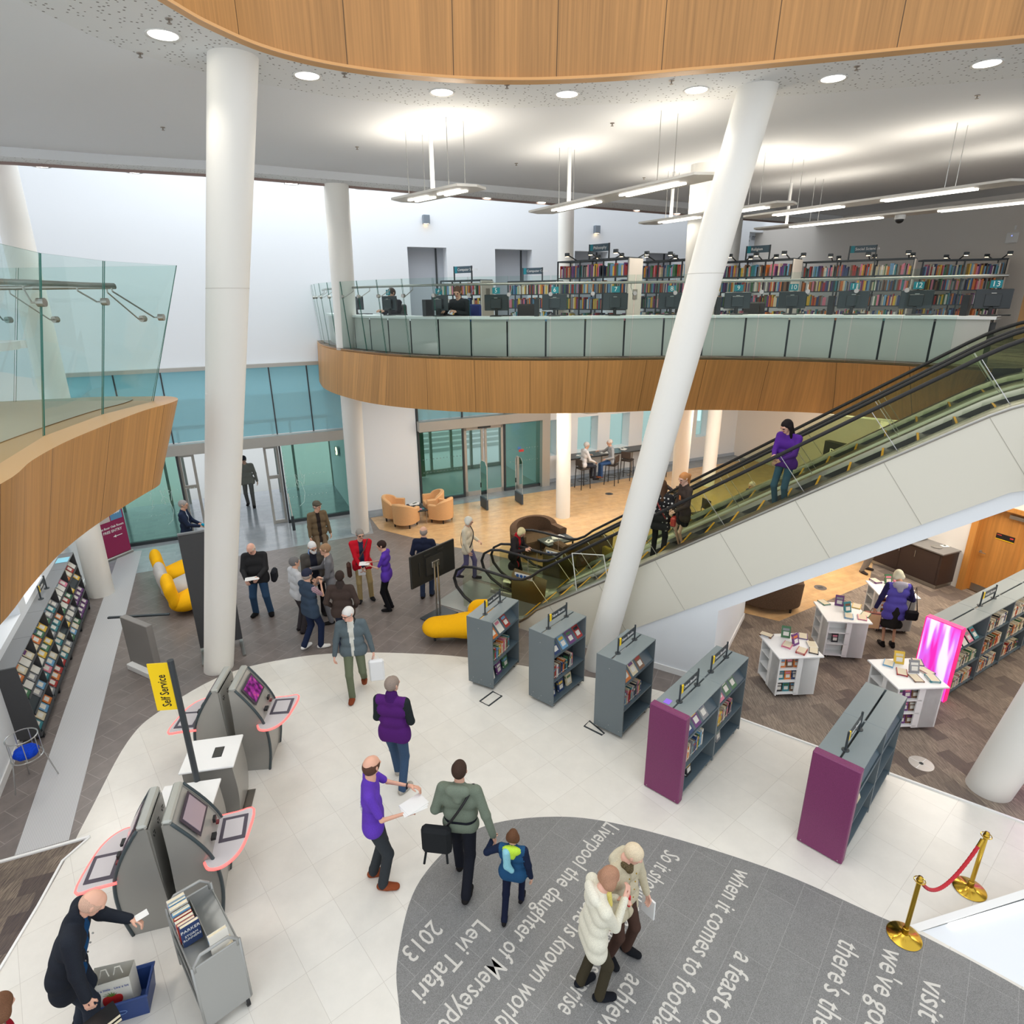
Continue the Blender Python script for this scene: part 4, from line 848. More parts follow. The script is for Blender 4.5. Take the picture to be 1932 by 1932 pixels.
pn = MB().box((0, 0, .001), (.11, .09, .002)); pq = frame((2.31, 6.69), 47.3)(.1, .38, 1.384); o = pn.build('paper_note', M('note_purple', (150, 110, 230), .6)); o.location = pq; o.rotation_euler = (0, 0, R(50)); tag(o, 'small purple paper square on top of the purple ended bookcase by the escalator', 'note')
bookcase('long grey bookcase with glowing pink light box end, right of the white tables', (7.42, 8.84), 31.3, 4, sign='Adult Fiction', tiers=4, group='pink ended bookcases', endpanel='pink_lightbox', signbay=(1,))
bookcase('grey bookcase with glowing pink light box end, behind the carpet column at the right edge', (7.75, 6.6), 31.3, 3, sign=None, tiers=4, group='pink ended bookcases', endpanel='pink_lightbox')
for o_, a_ in (((7.42, 8.84), 31.3), ((7.75, 6.6), 31.3)):
    f = frame(o_, a_); mb = MB(); mb.box(f(-.06, .26, 1.415), (.125, .545, .012), R(a_)); mb.box(f(-.06, -.013, .71), (.125, .012, 1.4), R(a_)); mb.box(f(-.06, .533, .71), (.125, .012, 1.4), R(a_))
    e = mb.build('light_box_edge', 'pink_edge'); par = [x for x in bpy.data.objects if x.name.startswith('bookcase') and (Vector(x.location).xy-Vector(o_)).length < .01][0]; e.parent = par; e.matrix_parent_inverse = (Matrix.Translation(par.location) @ Matrix.Rotation(R(a_), 4, 'Z')).inverted()
for fo, rowsb in (((7.42, 8.84), 3), ):
    fr = frame(fo, 31.3); X = (math.cos(R(31.3)), math.sin(R(31.3)), 0); Yn = (math.sin(R(31.3)), -math.cos(R(31.3)), 0)
    for b in range(rowsb):
        for z, sn in ((.13, 'bottom'), (.53, 'middle'), (.96, 'top')):
            if b == 0 and z == .96:
                for k in range(4): face_out(fr(.12+.2*k, .03, .97), X, Yn, R(42), .15, .21, '%%s booklet facing out, %s on the top shelf beside the pink light box' % ORD[k], 'booklets beside the pink light box', rnd.choice(['light blue', 'white', 'teal', 'pink']), th=.006)
                continue
            spine_row(fr(.95*b+.05, .03, z), X, Yn, .82, '%%s book, {n} along, %s shelf, %s bay from the pink light box' % (sn, ORD[b]), 'books in the pink ended bookcase', fill=.97, ths=(.03, .06), deep=.16, hs=(.18, .24), cols=['cream', 'brown', 'red', 'white', 'black', 'dark blue', 'cream', 'green', 'cream', 'orange'])
# ================================================================ white display tables
tabs = [((4.83, 9.28), 3, .78, 'white cube display table nearest the escalator, holding rows of dark books'), ((6.32, 10.44), -8, .80, 'white cube display table in the middle, nearly empty shelves'), ((6.33, 8.42), 2, .82, 'white cube display table in front of the pink light box'), ((7.84, 11.38), -8, .76, 'white cube display table where the person in the purple jacket stands')]
ART = [(-.26, .22, 0), (.02, .24, 1), (.24, .2, 0), (-.2, -.05, 0), (.1, -.02, 1), (.27, -.12, 0), (-.05, -.26, 0), (.18, -.28, 0)]
TN = ['table nearest the escalator', 'the middle white table', 'table by pink light box', 'the far white table']
for i, (c, az, w_, lb) in enumerate(tabs):
    t = thing('display_table', lb, 'display table', (c[0], c[1], 0), R(az), 'white cube display tables'); b = w_*.44; H = .85
    MB().cbox((0, 0, H-.015), (w_, w_, .03), .006).build('table_top', 'white_paint', t)
    for k in range(4):
        a = k*math.pi/2; rz = lambda x, y, z: rotz((x, y, z), a)
        mb = MB(); mb.box(rz(b-.14, -b+.012, .44), (.28, .024, .74), a); mb.build('side_panel', 'white_paint', t)
        mb = MB(); mb.box(rz(-b+.012, -b*.5+.02, .44), (.024, b*1.0, .74), a)
        mb.build('end_panel', 'white_paint', t)
        for z in (.10, .34, .58): MB().box(rz(-.15, -b+.1, z), (b*2-.32, .2, .018), a).build('shelf', 'white_paint', t)
        MB().box(rz(-.15, -b+.2, .44), (b*2-.32, .012, .74), a).build('back_panel', 'white_paint', t)
    for x in (-.25, .25):
        for y in (-.25, .25): caster(t, (x, y), .03)
    fr = frame(c, az); n = 0
    for k, (x, y, up) in enumerate(ART):
        if i == 1 and k == 3: continue
        x *= w_/.8; y *= w_/.8; a = R(az+rnd.uniform(-50, 50)); lbk = '%%s book %s, %s on top of %s' % ('propped upright' if up else 'lying flat', ORD[k], TN[i])
        if up: face_out(fr(x, y, H+.002), (math.cos(a), math.sin(a), 0), (math.sin(a), -math.cos(a), 0), R(18), .15, .21, lbk, 'books on the white tables', th=.03)
        else: book(fr(x, y, H), (.15, .21, rnd.uniform(.015, .04)), Matrix.Rotation(a, 4, 'Z') @ Matrix.Translation((.0, 0, 0)), lbk, 'books on the white tables')
    X = (math.cos(R(az)), math.sin(R(az)), 0); Yn = (math.sin(R(az)), -math.cos(R(az)), 0)
    for z, sn in ((.11, 'bottom'), (.35, 'middle'), (.59, 'top')):
        cnt = {0: 4, 1: 1 if z == .35 else 0, 2: 3, 3: 4}[i]
        for k in range(cnt): face_out(fr(-b+.09+.125*k+(.1 if cnt == 1 else 0), -b+.06, z), X, Yn, R(8), .115, .175, '%%s book, %s on the %s shelf of %s' % (ORD[k], sn, TN[i]), 'books in the white tables', ['dark blue', 'black', 'purple', 'brown', 'orange', 'teal'][rnd.randrange(6)] if i != 2 else ['purple', 'purple', 'brown'][k])
    if i == 0:
        Xl = (math.sin(R(az)), -math.cos(R(az)), 0); Yl = (-math.cos(R(az)), -math.sin(R(az)), 0)
        for z, sn in ((.11, 'bottom'), (.35, 'upper')): face_out(fr(-b+.06, .05, z+.01), Xl, Yl, R(8), .15, .2, '%%s book facing left on the %s shelf of %s' % (sn, TN[i]), 'books in the white tables', 'dark blue')
# ================================================================ leaflet rack on the left
t = thing('leaflet_rack', 'long dark grey leaflet rack standing along the left wall', 'leaflet rack', (-7.52, 8.06, 0), R(115.6)); BL = 1.0
for k in range(6):
    mb = MB(); mb.add([(k*BL-.01, 0, .08), (k*BL-.01, .32, .08), (k*BL-.01, .32, 1.36), (k*BL-.01, .06, 1.36)]+[(k*BL+.01, 0, .08), (k*BL+.01, .32, .08), (k*BL+.01, .32, 1.36), (k*BL+.01, .06, 1.36)], [(0, 1, 2, 3), (7, 6, 5, 4), (0, 3, 7, 4), (2, 1, 5, 6), (3, 2, 6, 7), (1, 0, 4, 5)]); mb.build('divider_panel', 'charcoal', t)
MB().box((2.5, .31, .72), (5.0, .02, 1.28)).build('back_panel', 'charcoal', t)
for k in range(5): MB().cbox((k*BL+.5, .19, 1.365), (.995, .27, .02), .004).build('top_panel', M('rack_top', (120, 122, 124), .35), t)
MB().box((2.5, .02, .1), (5.0, .03, .06)).build('base_rail', 'dark_metal', t)
TIER = [(.16, -.01), (.46, .01), (.76, .02), (1.04, .04)]
for k in range(5):
    for z, y in TIER: mb = MB(); mb.add([(k*BL+.02, y, z), (k*BL+.98, y, z), (k*BL+.98, y+.22, z+.24), (k*BL+.02, y+.22, z+.24)], [(0, 1, 2, 3)]); mb.box((k*BL+.5, y, z+.02), (.96, .008, .05)); mb.build('sloping_shelf', 'dark_metal', t)
shelf_sign(t, 2.55, 3.05, .2, 1.375, 'Leaflets')
for x in (.1, 1.4, 2.6, 3.8, 4.9): MB().box((x, .05, .04), (.06, .1, .08)).build('foot', 'black', t)
f = frame((-7.52, 8.06), 115.6); X = (math.cos(R(115.6)), math.sin(R(115.6)), 0); Yn = (math.sin(R(115.6)), -math.cos(R(115.6)), 0)
TNm = ['bottom', 'second', 'third', 'top']
for k in range(5):
    for j, (z, y) in enumerate(TIER):
        w_ = .2; n = 4
        for q in range(n):
            if rnd.random() < .08: continue
            if k == 4 and j <= 1: c_ = 'purple'
            elif k == 4 and j == 2: c_ = 'yellow'
            else: c_ = rnd.choice(['white', 'light blue', 'white', 'pink', 'orange', 'teal', 'white', 'cream', 'green', 'red', 'grey', 'yellow'])
            face_out(f(k*BL+.13+.235*q, y+.012, z+.02), X, Yn, R(40), w_, rnd.uniform(.22, .29), '%%s leaflet, %s along the %s tier, %s bay of the leaflet rack' % (ORD[q], TNm[j], ORD[k]), 'leaflets in the wall rack', c_, rnd.choice(['white', 'light blue', 'pink', 'orange', 'purple', 'teal', 'red', 'dark blue']), th=.008).name = 'leaflet'
for o in bpy.data.objects:
    if o.name.startswith('leaflet') and o.get('category') == 'book': o['category'] = 'leaflet'
lp = MB().box((0, 0, .002), (.3, .22, .003)).build('paper_sheet', M('paper_blue', (150, 216, 236), .5)); lp.location = f(4.55, .18, 1.378); lp.rotation_euler = (0, 0, R(115)); tag(lp, 'pale blue sheet lying on the far end of the leaflet rack top', 'paper')
# second short rack beyond the column, roll-up banner
t = thing('leaflet_rack', 'short dark leaflet rack half hidden beside the crimson roll-up banner', 'leaflet rack', (-10.75, 14.2, 0), R(115.6))
MB().box((.45, .2, .75), (.9, .3, 1.5)).build('back_panel', 'charcoal', t)
for z in (.2, .55, .9, 1.25): mb = MB(); mb.box((.45, .03, z), (.88, .12, .02)); mb.build('sloping_shelf', 'dark_metal', t)
f2 = frame((-10.75, 14.2), 115.6)
for j, z in enumerate((.2, .55, .9, 1.25)):
    for q in range(3): face_out(f2(.15+.28*q, .0, z+.012), X, Yn, R(25), .2, .27, '%%s leaflet, %s along the %s tier of the rack beside the roll-up banner' % (ORD[q], TNm[j]), 'leaflets beside the banner', rnd.choice(['white', 'light blue', 'purple', 'pink'])).name = 'leaflet'
t = thing('rollup_banner', 'crimson roll-up banner reading FREE ENTRY beside the glazed entrance', 'banner', (-10.78, 15.45, 0), R(70))
MB().box((0, 0, 1.02), (.8, .008, 1.9)).build('banner_sheet', M('crimson', (150, 36, 84), .6), t); MB().cbox((0, 0, .04), (.86, .14, .08), .02).build('base', 'brushed', t)
BX = Matrix.Translation((0, -.006, 0)) @ Matrix.Rotation(math.pi/2, 4, 'X')
MB().box((-.17, -.006, 1.35), (.33, .004, .62)).build('picture', M('poster_flowers', (206, 196, 190), .6), t); MB().box((.19, -.006, 1.38), (.34, .004, .66)).build('picture', M('poster_blue', (96, 150, 190), .6), t)
mb = MB()
for k in range(4): mb.prism([(.08+.06*k, 1.2), (.14+.05*k, 1.62-.04*k), (.17+.05*k, 1.24)], 0, .003, M4=BX)
mb.build('picture_sails', 'white_paint', t)
for tx, z, s in (('1st floor Oak Room', .88, .085), ('FREE ENTRY', .76, .1)): text_mesh('banner_text', tx, s, 'white_paint', Matrix.Translation((0, -.007, z)) @ Matrix.Rotation(math.pi/2, 4, 'X'), t, align='CENTER', bold=.002)
mb = MB(); mb.box((.12, -.007, .6), (.26, .003, .02)); mb.prism([(.0, .6), (.06, .64), (.06, .56)], 0, .003, M4=BX); mb.build('arrow', 'white_paint', t)
# ================================================================ wire basket of blue cloth
t = thing('wire_basket', 'round chrome wire basket stand beside the left wall', 'basket', (-6.98, 7.15, 0))
mb = MB(); ring = lambda r, z, n=28: [(r*math.cos(2*math.pi*i/n), r*math.sin(2*math.pi*i/n), z) for i in range(n)]
mb.tube(ring(.19, .8), .009, 6, True); mb.tube(ring(.19, .47), .009, 6, True)
for k in range(7): a = 2*math.pi*k/7; mb.cyl((.19*math.cos(a), .19*math.sin(a), .47), (.19*math.cos(a), .19*math.sin(a), .8), .006, n=6)
mb.build('wire_frame', 'steel', t)
for a in (.6, 2.5, 4.3): MB().cyl((.19*math.cos(a), .19*math.sin(a), .47), (.27*math.cos(a), .27*math.sin(a), 0), .008, n=6).build('leg', 'steel', t)
fabric('cloth_blue', (20, 66, 190), 60)
pr = [((.1*math.cos(a), .1*math.sin(a), .53), (.1*math.cos(a+.9), .1*math.sin(a+.9), .55), .055, .05) for a in np.arange(0, 6.2, .8)]+[((-.05, 0, .53), (.05, 0, .53), .08, .08)]
V, Q, L = blob(pr, .015, .025); o = blob_mesh('folded_bags', [(V, Q, L)], 'cloth_blue'); o.location = (-6.98, 7.15, 0); tag(o, 'heap of bright blue cloth bags inside the chrome wire basket', 'bags')
# ================================================================ self service kiosks
M('kiosk_grey', (172, 170, 164), .33, .25); M('kiosk_side', (154, 152, 146), .3, .25); M('kiosk_top', (176, 178, 172), .3, .3); M('screen_dim', (172, 156, 166), .15); M('led_red', (255, 96, 92), .4, emit=1.6); M('tray', (196, 190, 192), .25)
t = NT('screen_purple', .15); n_ = t.n('ShaderNodeTexNoise', i_Scale=9, i_Detail=2); t.l(t.coords(), n_.inputs[0]); c_ = t.ramp(n_.outputs[0], [(.35, (60, 16, 60)), (.55, (140, 40, 130)), (.7, (190, 90, 80))]); t.out(c_); t.l(c_, t.b.inputs['Emission Color']); t.b.inputs['Emission Strength'].default_value = .5
def kiosk(label, org, az, screen):
    """profile in local x (front +x) and z; y is the width 0..0.6"""
    t = thing('self_service_kiosk', label, 'kiosk', (org[0], org[1], 0), R(az), 'self service kiosks'); W = .6
    front = catmull([(.42, 0), (.47, .3), (.475, .6), (.43, .86), (.31, 1.12), (.13, 1.40)], 4); prof = [(0, 0)]+front+[(.06, 1.42), (.04, 1.36), (.03, .9)]
    def side(y0, y1): return Matrix(((1, 0, 0, 0), (0, 0, 1, 0), (0, 1, 0, 0), (0, 0, 0, 1))), y0, y1
    m, a, b = side(0, .03); MB().prism(prof, 0, .03, M4=m).build('side_panel', 'kiosk_side', t); MB().prism(prof, W-.03, W, M4=m).build('side_panel', 'kiosk_side', t)
    for y in (.0, W): MB().tube([(x, y, z) for x, z in front], .02, 6).build('edge_strip', M('kiosk_edge', (58, 70, 74), .4), t, smooth=True)
    fr = MB(); fr.sheet([(x-.015, .03, z) for x, z in front], [(x-.015, W-.03, z) for x, z in front]); fr.build('front_panel', 'kiosk_grey', t, smooth=True)
    bk = MB(); bk.box((.03, W/2, .68), (.02, W-.06, 1.36)); bk.build('back_panel', 'kiosk_side', t); MB().cbox((.085, W/2, 1.41), (.1, W, .07), .02).build('top_cap', 'kiosk_top', t)
    A, B = Vector((.16, 0, 1.36)), Vector((.345, 0, 1.06)); u = (B-A).normalized(); n = Vector((u.z*-1, 0, u.x)).normalized(); n = n if n.x > 0 else -n
    def pan(name, y0, y1, d0, d1, off, mat, th=.006):
        p = [A+u*d0+n*off, A+u*d1+n*off]; mb = MB(); q = [(p[0].x, y0, p[0].z), (p[1].x, y0, p[1].z), (p[1].x, y1, p[1].z), (p[0].x, y1, p[0].z)]
        mb.add(q+[(x+n.x*th, y, z+n.z*th) for x, y, z in q], [(0, 1, 2, 3), (7, 6, 5, 4), (0, 3, 7, 4), (1, 0, 4, 5), (2, 1, 5, 6), (3, 2, 6, 7)]); return mb.build(name, mat, t)
    pan('screen_bezel', .08, W-.08, .02, .34, .012, M('bezel', (70, 62, 74), .3)); pan('screen', .12, W-.12, .05, .31, .020, screen)
    mb = MB().box((.44, .2, .93), (.05, .09, .03)).box((.42, .42, .97), (.03, .07, .05)); mb.build('card_slot', 'black', t)
    MB().box((.44, .44, .9), (.03, .05, .025)).build('receipt_slot', M('slot_red', (120, 40, 44), .4), t)
    tp = catmull([(.36, -.02), (.42, -.12), (.55, -.13), (.68, -.02), (.76, .2), (.80, .62), (.62, .63), (.42, .62)], 4)
    MB().prism(tp, .79, .815).build('tray', 'tray', t)
    MB().tube([(x, y, .803) for x, y in tp], .017, 6).build('led_edge', 'led_red', t, smooth=True)
    pd = MB().box((.61, .38, .818), (.28, .36, .008)); pd.mat(1).box((.61, .38, .823), (.2, .27, .006)); pd.build('scanner_pad', ['bezel', 'tray'], t)
    MB().add([(.4, .15, .79), (.7, .15, .79), (.42, .15, .62), (.4, .45, .79), (.7, .45, .79), (.42, .45, .62)], [(0, 1, 2), (5, 4, 3), (0, 3, 4, 1), (1, 4, 5, 2), (2, 5, 3, 0)]).build('tray_bracket', 'kiosk_edge', t)
    sp = MB()
    for y in (.12, .3, .48):
        for k in range(5): a = k*2*math.pi/5; sp.cyl((.018, y+.028*math.cos(a), 1.22+.028*math.sin(a)), (.021, y+.028*math.cos(a), 1.22+.028*math.sin(a)), .012, n=8)
    sp.build('speaker_grille', 'black', t); return t
def kpair(o, az, n1, n2, scr):
    f = frame(o, az); p = f(.47, 0); kiosk(n1, p[:2], az, scr); q = f(.40, .6); kiosk(n2, q[:2], az+180, 'screen_dim')
    MB().box((0, 0, 0), (.06, .5, .9)).v
kpair((-4.2, 4.85), 16, 'self service kiosk nearest the book trolley, its tray facing the open floor', 'self service kiosk facing the carpet, nearest the man in the black jacket', 'screen_dim')
kpair((-4.53, 7.27), 6, 'self service kiosk with purple lit screen, farthest from the book trolley', 'self service kiosk half hidden behind the yellow sign pole', 'screen_purple')
cbox_ = []
for lb, c in (('white topped grey cabinet with black grille between the kiosks, in front of the far pair', (-4.01, 6.62)), ('white topped grey cabinet directly behind the near kiosks', (-3.95, 5.80))):
    t = thing('service_cabinet', lb, 'cabinet', (c[0], c[1], 0), R(11.5), 'service cabinets')
    pf = catmull([(.28, .06), (.31, .3), (.32, .55), (.30, .9)], 4); m = Matrix(((1, 0, 0, 0), (0, 0, 1, 0), (0, 1, 0, 0), (0, 0, 0, 1)))
    MB().prism([(-.3, .06)]+pf+[(-.3, .9)], -.28, .28, M4=m).build('body', 'kiosk_side', t); MB().cbox((0, 0, .925), (.66, .63, .03), .008).build('top', 'white_paint', t)
    g = MB()
    for k in range(9): g.box((.08, -.08+.02*k, .943), (.1, .009, .004))
    g.mat(1).box((.08, 0, .9415), (.12, .2, .002)); g.build('grille', [M('grille_bar', (90, 88, 80), .4), 'black'], t); MB().box((.02, 0, .03), (.72, .5, .012)).build('base_plate', 'brushed', t)
t = thing('sign_pole', 'tall dark pole with yellow Self Service sign between the cabinets', 'sign', (-3.97, 6.13, 0), R(6))
MB().cyl((0, 0, 0), (0, 0, 2.68), .036, n=14).build('pole', 'dark_metal', t, smooth=False); MB().cyl((0, 0, 0), (0, 0, .015), .12, n=20).build('base', 'dark_metal', t)
MB().box((-.145, 0, 2.33), (.24, .012, .64)).build('sign_board', 'sign_yellow', t)
text_mesh('sign_text', 'Self Service', .145, 'black', Matrix.Translation((-.135, -.008, 2.06)) @ Matrix.Rotation(math.pi/2, 4, 'X') @ Matrix.Rotation(math.pi/2, 4, 'Z'), t, sx=.66, bold=.001)
# ================================================================ book trolley
TA = math.atan2(-.62, .57); t = thing('book_trolley', 'grey metal book trolley with round end handles beside the near kiosk', 'trolley', (-3.05, 4.30, 0), TA); TLn, TW = .8, .42
M('trolley_grey', (162, 163, 161), .4, .3)
for x in (-TLn/2, TLn/2):
    MB().cbox((x, 0, .5), (.02, TW, .8), .006).build('end_panel', 'trolley_grey', t)
    MB().tube([(x, -TW/2+.02, .84), (x, -TW/2+.02, .92), (x, -TW/2+.09, 1.0), (x, TW/2-.09, 1.0), (x, TW/2-.02, .92), (x, TW/2-.02, .84)], .016, 8).tube([(x, -TW/2, .12), (x, -TW/2, .9)], .014, 6).tube([(x, TW/2, .12), (x, TW/2, .9)], .014, 6).build('handle', 'trolley_grey', t, smooth=True)
    for y in (-.17, .17): caster(t, (x*.93, y), .062)
for z, nm in ((.74, 'top_shelf'), (.44, 'shelf'), (.18, 'shelf')):
    mb = MB(); mb.add([(-TLn/2, -TW/2, z+.05), (TLn/2, -TW/2, z+.05), (TLn/2, 0, z-.03), (-TLn/2, 0, z-.03), (TLn/2, TW/2, z+.05), (-TLn/2, TW/2, z+.05)], [(0, 1, 2, 3), (3, 2, 4, 5)]); mb.box((0, -TW/2, z+.06), (TLn, .01, .05)).box((0, TW/2, z+.06), (TLn, .01, .05)).box((0, 0, z+.03), (TLn, .008, .16)); mb.build(nm, M('trolley_shelf', (160, 162, 160), .35, .5), t)
ft = frame((-3.05, 4.30), math.degrees(TA)); X = (math.cos(TA), math.sin(TA), 0); Yl = (math.sin(TA), -math.cos(TA), 0)
for k, (c_, h, th) in enumerate((('white', .25, .035), ('light blue', .24, .03), ('white', .24, .04), ('black', .22, .03), ('light blue', .25, .035), ('red', .23, .03), ('white', .23, .03), ('red', .235, .035))):
    book(Vector(ft(-.36+.045*k, -.2, .775)), (th, .16, h), Matrix.Rotation(TA, 4, 'Z'), '%%s book standing on the trolley, %s from the far end' % ORD[k], 'books standing on the trolley', c_)
bt_ = book(Vector(ft(.0, -.19, .775)), (.04, .17, .245), Matrix.Rotation(TA, 4, 'Z'), 'dark blue thriller with white lettering facing out on the book trolley', 'books standing on the trolley', 'dark blue', 'dark blue')
M4 = Matrix.Translation(ft(.046, -.105, .9)) @ Matrix.Rotation(TA+math.pi/2, 4, 'Z') @ Matrix.Rotation(math.pi/2, 4, 'X')
for tx, dz, s in (('PARKER', .065, .048), ('STORM', .0, .036), ('RUNNERS', -.04, .036)):
    o = text_mesh('cover_title', tx, s, 'white_paint', M4 @ Matrix.Translation((0, dz, 0)), align='CENTER'); o.parent = bt_; o.matrix_parent_inverse = bt_.matrix_world.inverted()
book(Vector(ft(.24, .05, .76)), (.14, .14, .05), Matrix.Rotation(TA, 4, 'Z') @ Matrix.Rotation(.5, 4, 'X'), 'cream paperback lying in the trolley trough beside the near handle', 'books lying on the trolley', 'cream', 'light blue')
book(Vector(ft(.31, -.02, .8)), (.05, .17, .2), Matrix.Rotation(TA, 4, 'Z') @ Matrix.Rotation(-.3, 4, 'Y'), 'white book leaning against the near end panel of the trolley', 'books lying on the trolley', 'white', 'light blue')
# ================================================================ boards, podium, TV, benches by the entrance
t = thing('display_board', 'tall dark freestanding board behind the kiosk column', 'display board', (-5.88, 10.80, 0), R(28)); MB().cbox((0, 0, 1.28), (.78, .06, 2.4), .01).build('panel', M('board_dark', (64, 65, 68), .5), t)
for x in (-.36, .36): MB().box((x, -.25, .02), (.06, .7, .03)).build('foot', 'brushed', t)
MB().box((0, 0, 2.5), (.78, .07, .03)).build('top_strip', M('board_top', (120, 122, 124), .4), t)
lf = MB().box((0, 0, 0), (.2, .14, .002)); o = lf.build('leaflet_stack', 'white_paint'); o.location = ENT(4.0, -6.2, 1.0); bpy.data.objects.remove(o)
t = thing('information_stand', 'grey information stand with thin dark top bar near the left sofa', 'stand', (-6.95, 10.0, 0), R(-29))
MB().cbox((0, 0, .56), (.82, .12, 1.0), .01).build('panel', M('stand_grey', (128, 124, 120), .5), t); MB().cbox((.1, -.02, .06), (.9, .3, .12), .01).build('base', 'white_paint', t); MB().box((-.25, .2, .99), (1.1, .05, .03), R(35)).build('top_bar', 'dark_metal', t)
t = thing('television_stand', 'large black television seen from behind on a twin pole stand', 'television', (-1.66, 12.0, 0), R(52))
MB().cbox((0, .06, 1.24), (1.32, .05, .73), .012).build('screen_panel', M('tv_black', (34, 34, 32), .45), t); mb = MB(); mb.box((0, .02, 1.24), (.5, .05, .4)).box((-.42, .03, 1.25), (.03, .02, .3)).box((.2, .02, 1.52), (.18, .02, .03)).box((-.2, .02, 1.52), (.18, .02, .03)); mb.build('rear_cover', M('tv_rear', (44, 43, 40), .5), t)
for x in (-.05, .05): MB().cyl((x, -.03, .03), (x, -.03, 1.28), .022, n=12).build('pole', 'steel', t)
MB().cbox((0, -.01, 1.26), (.22, .06, .14), .01).build('bracket', 'brushed', t); MB().cbox((0, -.05, .02), (.7, .5, .03), .01).build('base', 'dark_metal', t)
fabric('sofa_yellow', (250, 178, 20)); fabric('sofa_grey', (186, 182, 178)); fabric('tan_leather', (226, 178, 128), 90, .05, .5); fabric('brown_fabric', (98, 78, 62), 60); fabric('mustard', (190, 160, 70), 80)
V, Q, L = blob([((-1.55, 10.98, .3), (-.9, 11.05, .3), .30, .34, (0, 0, 1), .62, 0), ((-.9, 11.05, .3), (-.2, 11.0, .3), .34, .33, (0, 0, 1), .62, 0)], .035, .12)
t = thing('lounge_bench', 'long rounded yellow bench behind the leftmost bookcase', 'bench', (0, 0, 0)); blob_mesh('seat', [(V, Q, L)], 'sofa_yellow', t)
V, Q, L = blob([((-.72, 11.35, .5), (-.2, 11.35, .5), .22, .22, (-.2, 1, 0), .55, 0), ((-.72, 11.35, .3), (-.2, 11.35, .3), .2, .2, (-.2, 1, 0), .6, 0)], .035, .1); blob_mesh('backrest', [(V, Q, L)], 'sofa_yellow', t)
for x, y in ((-1.6, 10.95), (-.9, 10.85), (-.3, 10.9), (-.9, 11.2)): MB().cyl((x, y, 0), (x, y, .12), .025, n=8).build('leg', 'dark_metal', t)
for lb, c, az, mt in (('yellow tub seat farthest from the dark board, with rounded back', (-8.45, 13.9), 25, 'sofa_yellow'), ('pale grey tub seat between the two yellow ones', (-7.92, 13.1), 25, 'sofa_grey'), ('yellow tub seat partly hidden behind the dark board', (-7.4, 12.45), 25, 'sofa_yellow')):
    t = thing('tub_seat', lb, 'seat', (c[0], c[1], 0), R(az), 'tub seats left of the entrance')
    V, Q, L = blob([((0, -.2, .27), (.3, .1, .27), .33, .33, (0, 0, 1), .6, 0), ((.3, -.1, .27), (.6, -.1, .27), .3, .3, (0, 0, 1), .6, 0)], .04, .1); blob_mesh('seat', [(V, Q, L)], mt, t)
    V, Q, L = blob([((-.18, -.3, .35), (-.3, .3, .35), .2, .2, (1, 0, 0), .6, 0), ((-.25, -.25, .6), (-.33, .25, .6), .2, .22, (1, 0, 0), .6, 0)], .04, .12); blob_mesh('backrest', [(V, Q, L)], mt, t)
def tub_chair(lb, c, az, mat, group, R0=.36, hb=.78, hf=.6, sx=1.0, name='armchair', cat='armchair', depth=.62):
    t = thing(name, lb, cat, (c[0], c[1], 0), R(az), group); n = 20; th = .1; rows = []
    pts = [(depth-R0, -R0)]+[(R0*math.cos(a), R0*math.sin(a)) for a in [R(-90-180*i/n) for i in range(n+1)]]+[(depth-R0, R0)]
    mb = MB(); hh = [hf if i in (0, len(pts)-1) else hf+(hb-hf)*math.sin(math.pi*(i-1)/n)**.6 for i in range(len(pts))]
    def inner(p): r = math.hypot(*p); return (p[0]-th*p[0]/r if p[0] < 0 or abs(p[1]) < R0*.99 else p[0], (abs(p[1])-th)*(1 if p[1] > 0 else -1) if p[0] >= 0 else p[1]*(1-th/r))
    o_ = [(x, y*sx) for x, y in pts]; i_ = [(inner(p)[0], inner(p)[1]*sx) for p in pts]; N = len(pts)
    A0 = [(x, y, .13) for x, y in o_]; A1 = [(x*1.04, y*1.04, h-.03) for (x, y), h in zip(o_, hh)]; A2 = [(x*.98+.0, y*.98, h) for (x, y), h in zip(o_, hh)]; B2 = [(x, y, h-.005) for (x, y), h in zip(i_, hh)]; B1 = [(x, y, h-.04) for (x, y), h in zip(i_, hh)]; B0 = [(x, y, .2) for x, y in i_]
    for a, b in ((A0, A1), (A1, A2), (A2, B2), (B2, B1), (B1, B0)): mb.sheet(b, a)
    for k in (0, N-1): mb.add([A0[k], A1[k], A2[k], B2[k], B1[k], B0[k]], [(0, 1, 2, 3, 4, 5) if k else (5, 4, 3, 2, 1, 0)])
    mb.build('shell', mat, t, smooth=True, auto=50)
    sp = [(x*.99, y*.99) for x, y in i_]; sp[0] = (depth-R0+.02, sp[0][1]); sp[-1] = (depth-R0+.02, sp[-1][1])
    MB().prism(sp, .16, .40).prism([(x*.97, y*.97) for x, y in sp], .40, .425).build('seat_cushion', mat, t)
    for x, y in ((-R0*.55, -R0*.7*sx), (-R0*.55, R0*.7*sx), (depth-R0-.06, -R0*.8*sx), (depth-R0-.06, R0*.8*sx)): MB().cyl((x, y, 0), (x, y, .14), .022, .03, n=8).build('leg', 'black', t)
    return t
tub_chair('tan tub armchair nearest the entrance column, its back to the camera', (-3.28, 17.68), 70, 'tan_leather', 'tan tub armchairs')
tub_chair('tan tub armchair against the white wall, left of the coffee table', (-3.72, 18.3), -5, 'tan_leather', 'tan tub armchairs')
tub_chair('tan tub armchair at the right, nearest the security gates', (-2.2, 18.12), 155, 'tan_leather', 'tan tub armchairs')
tub_chair('tan tub armchair at the right, nearest the glazed screen', (-2.55, 18.78), 200, 'tan_leather', 'tan tub armchairs')
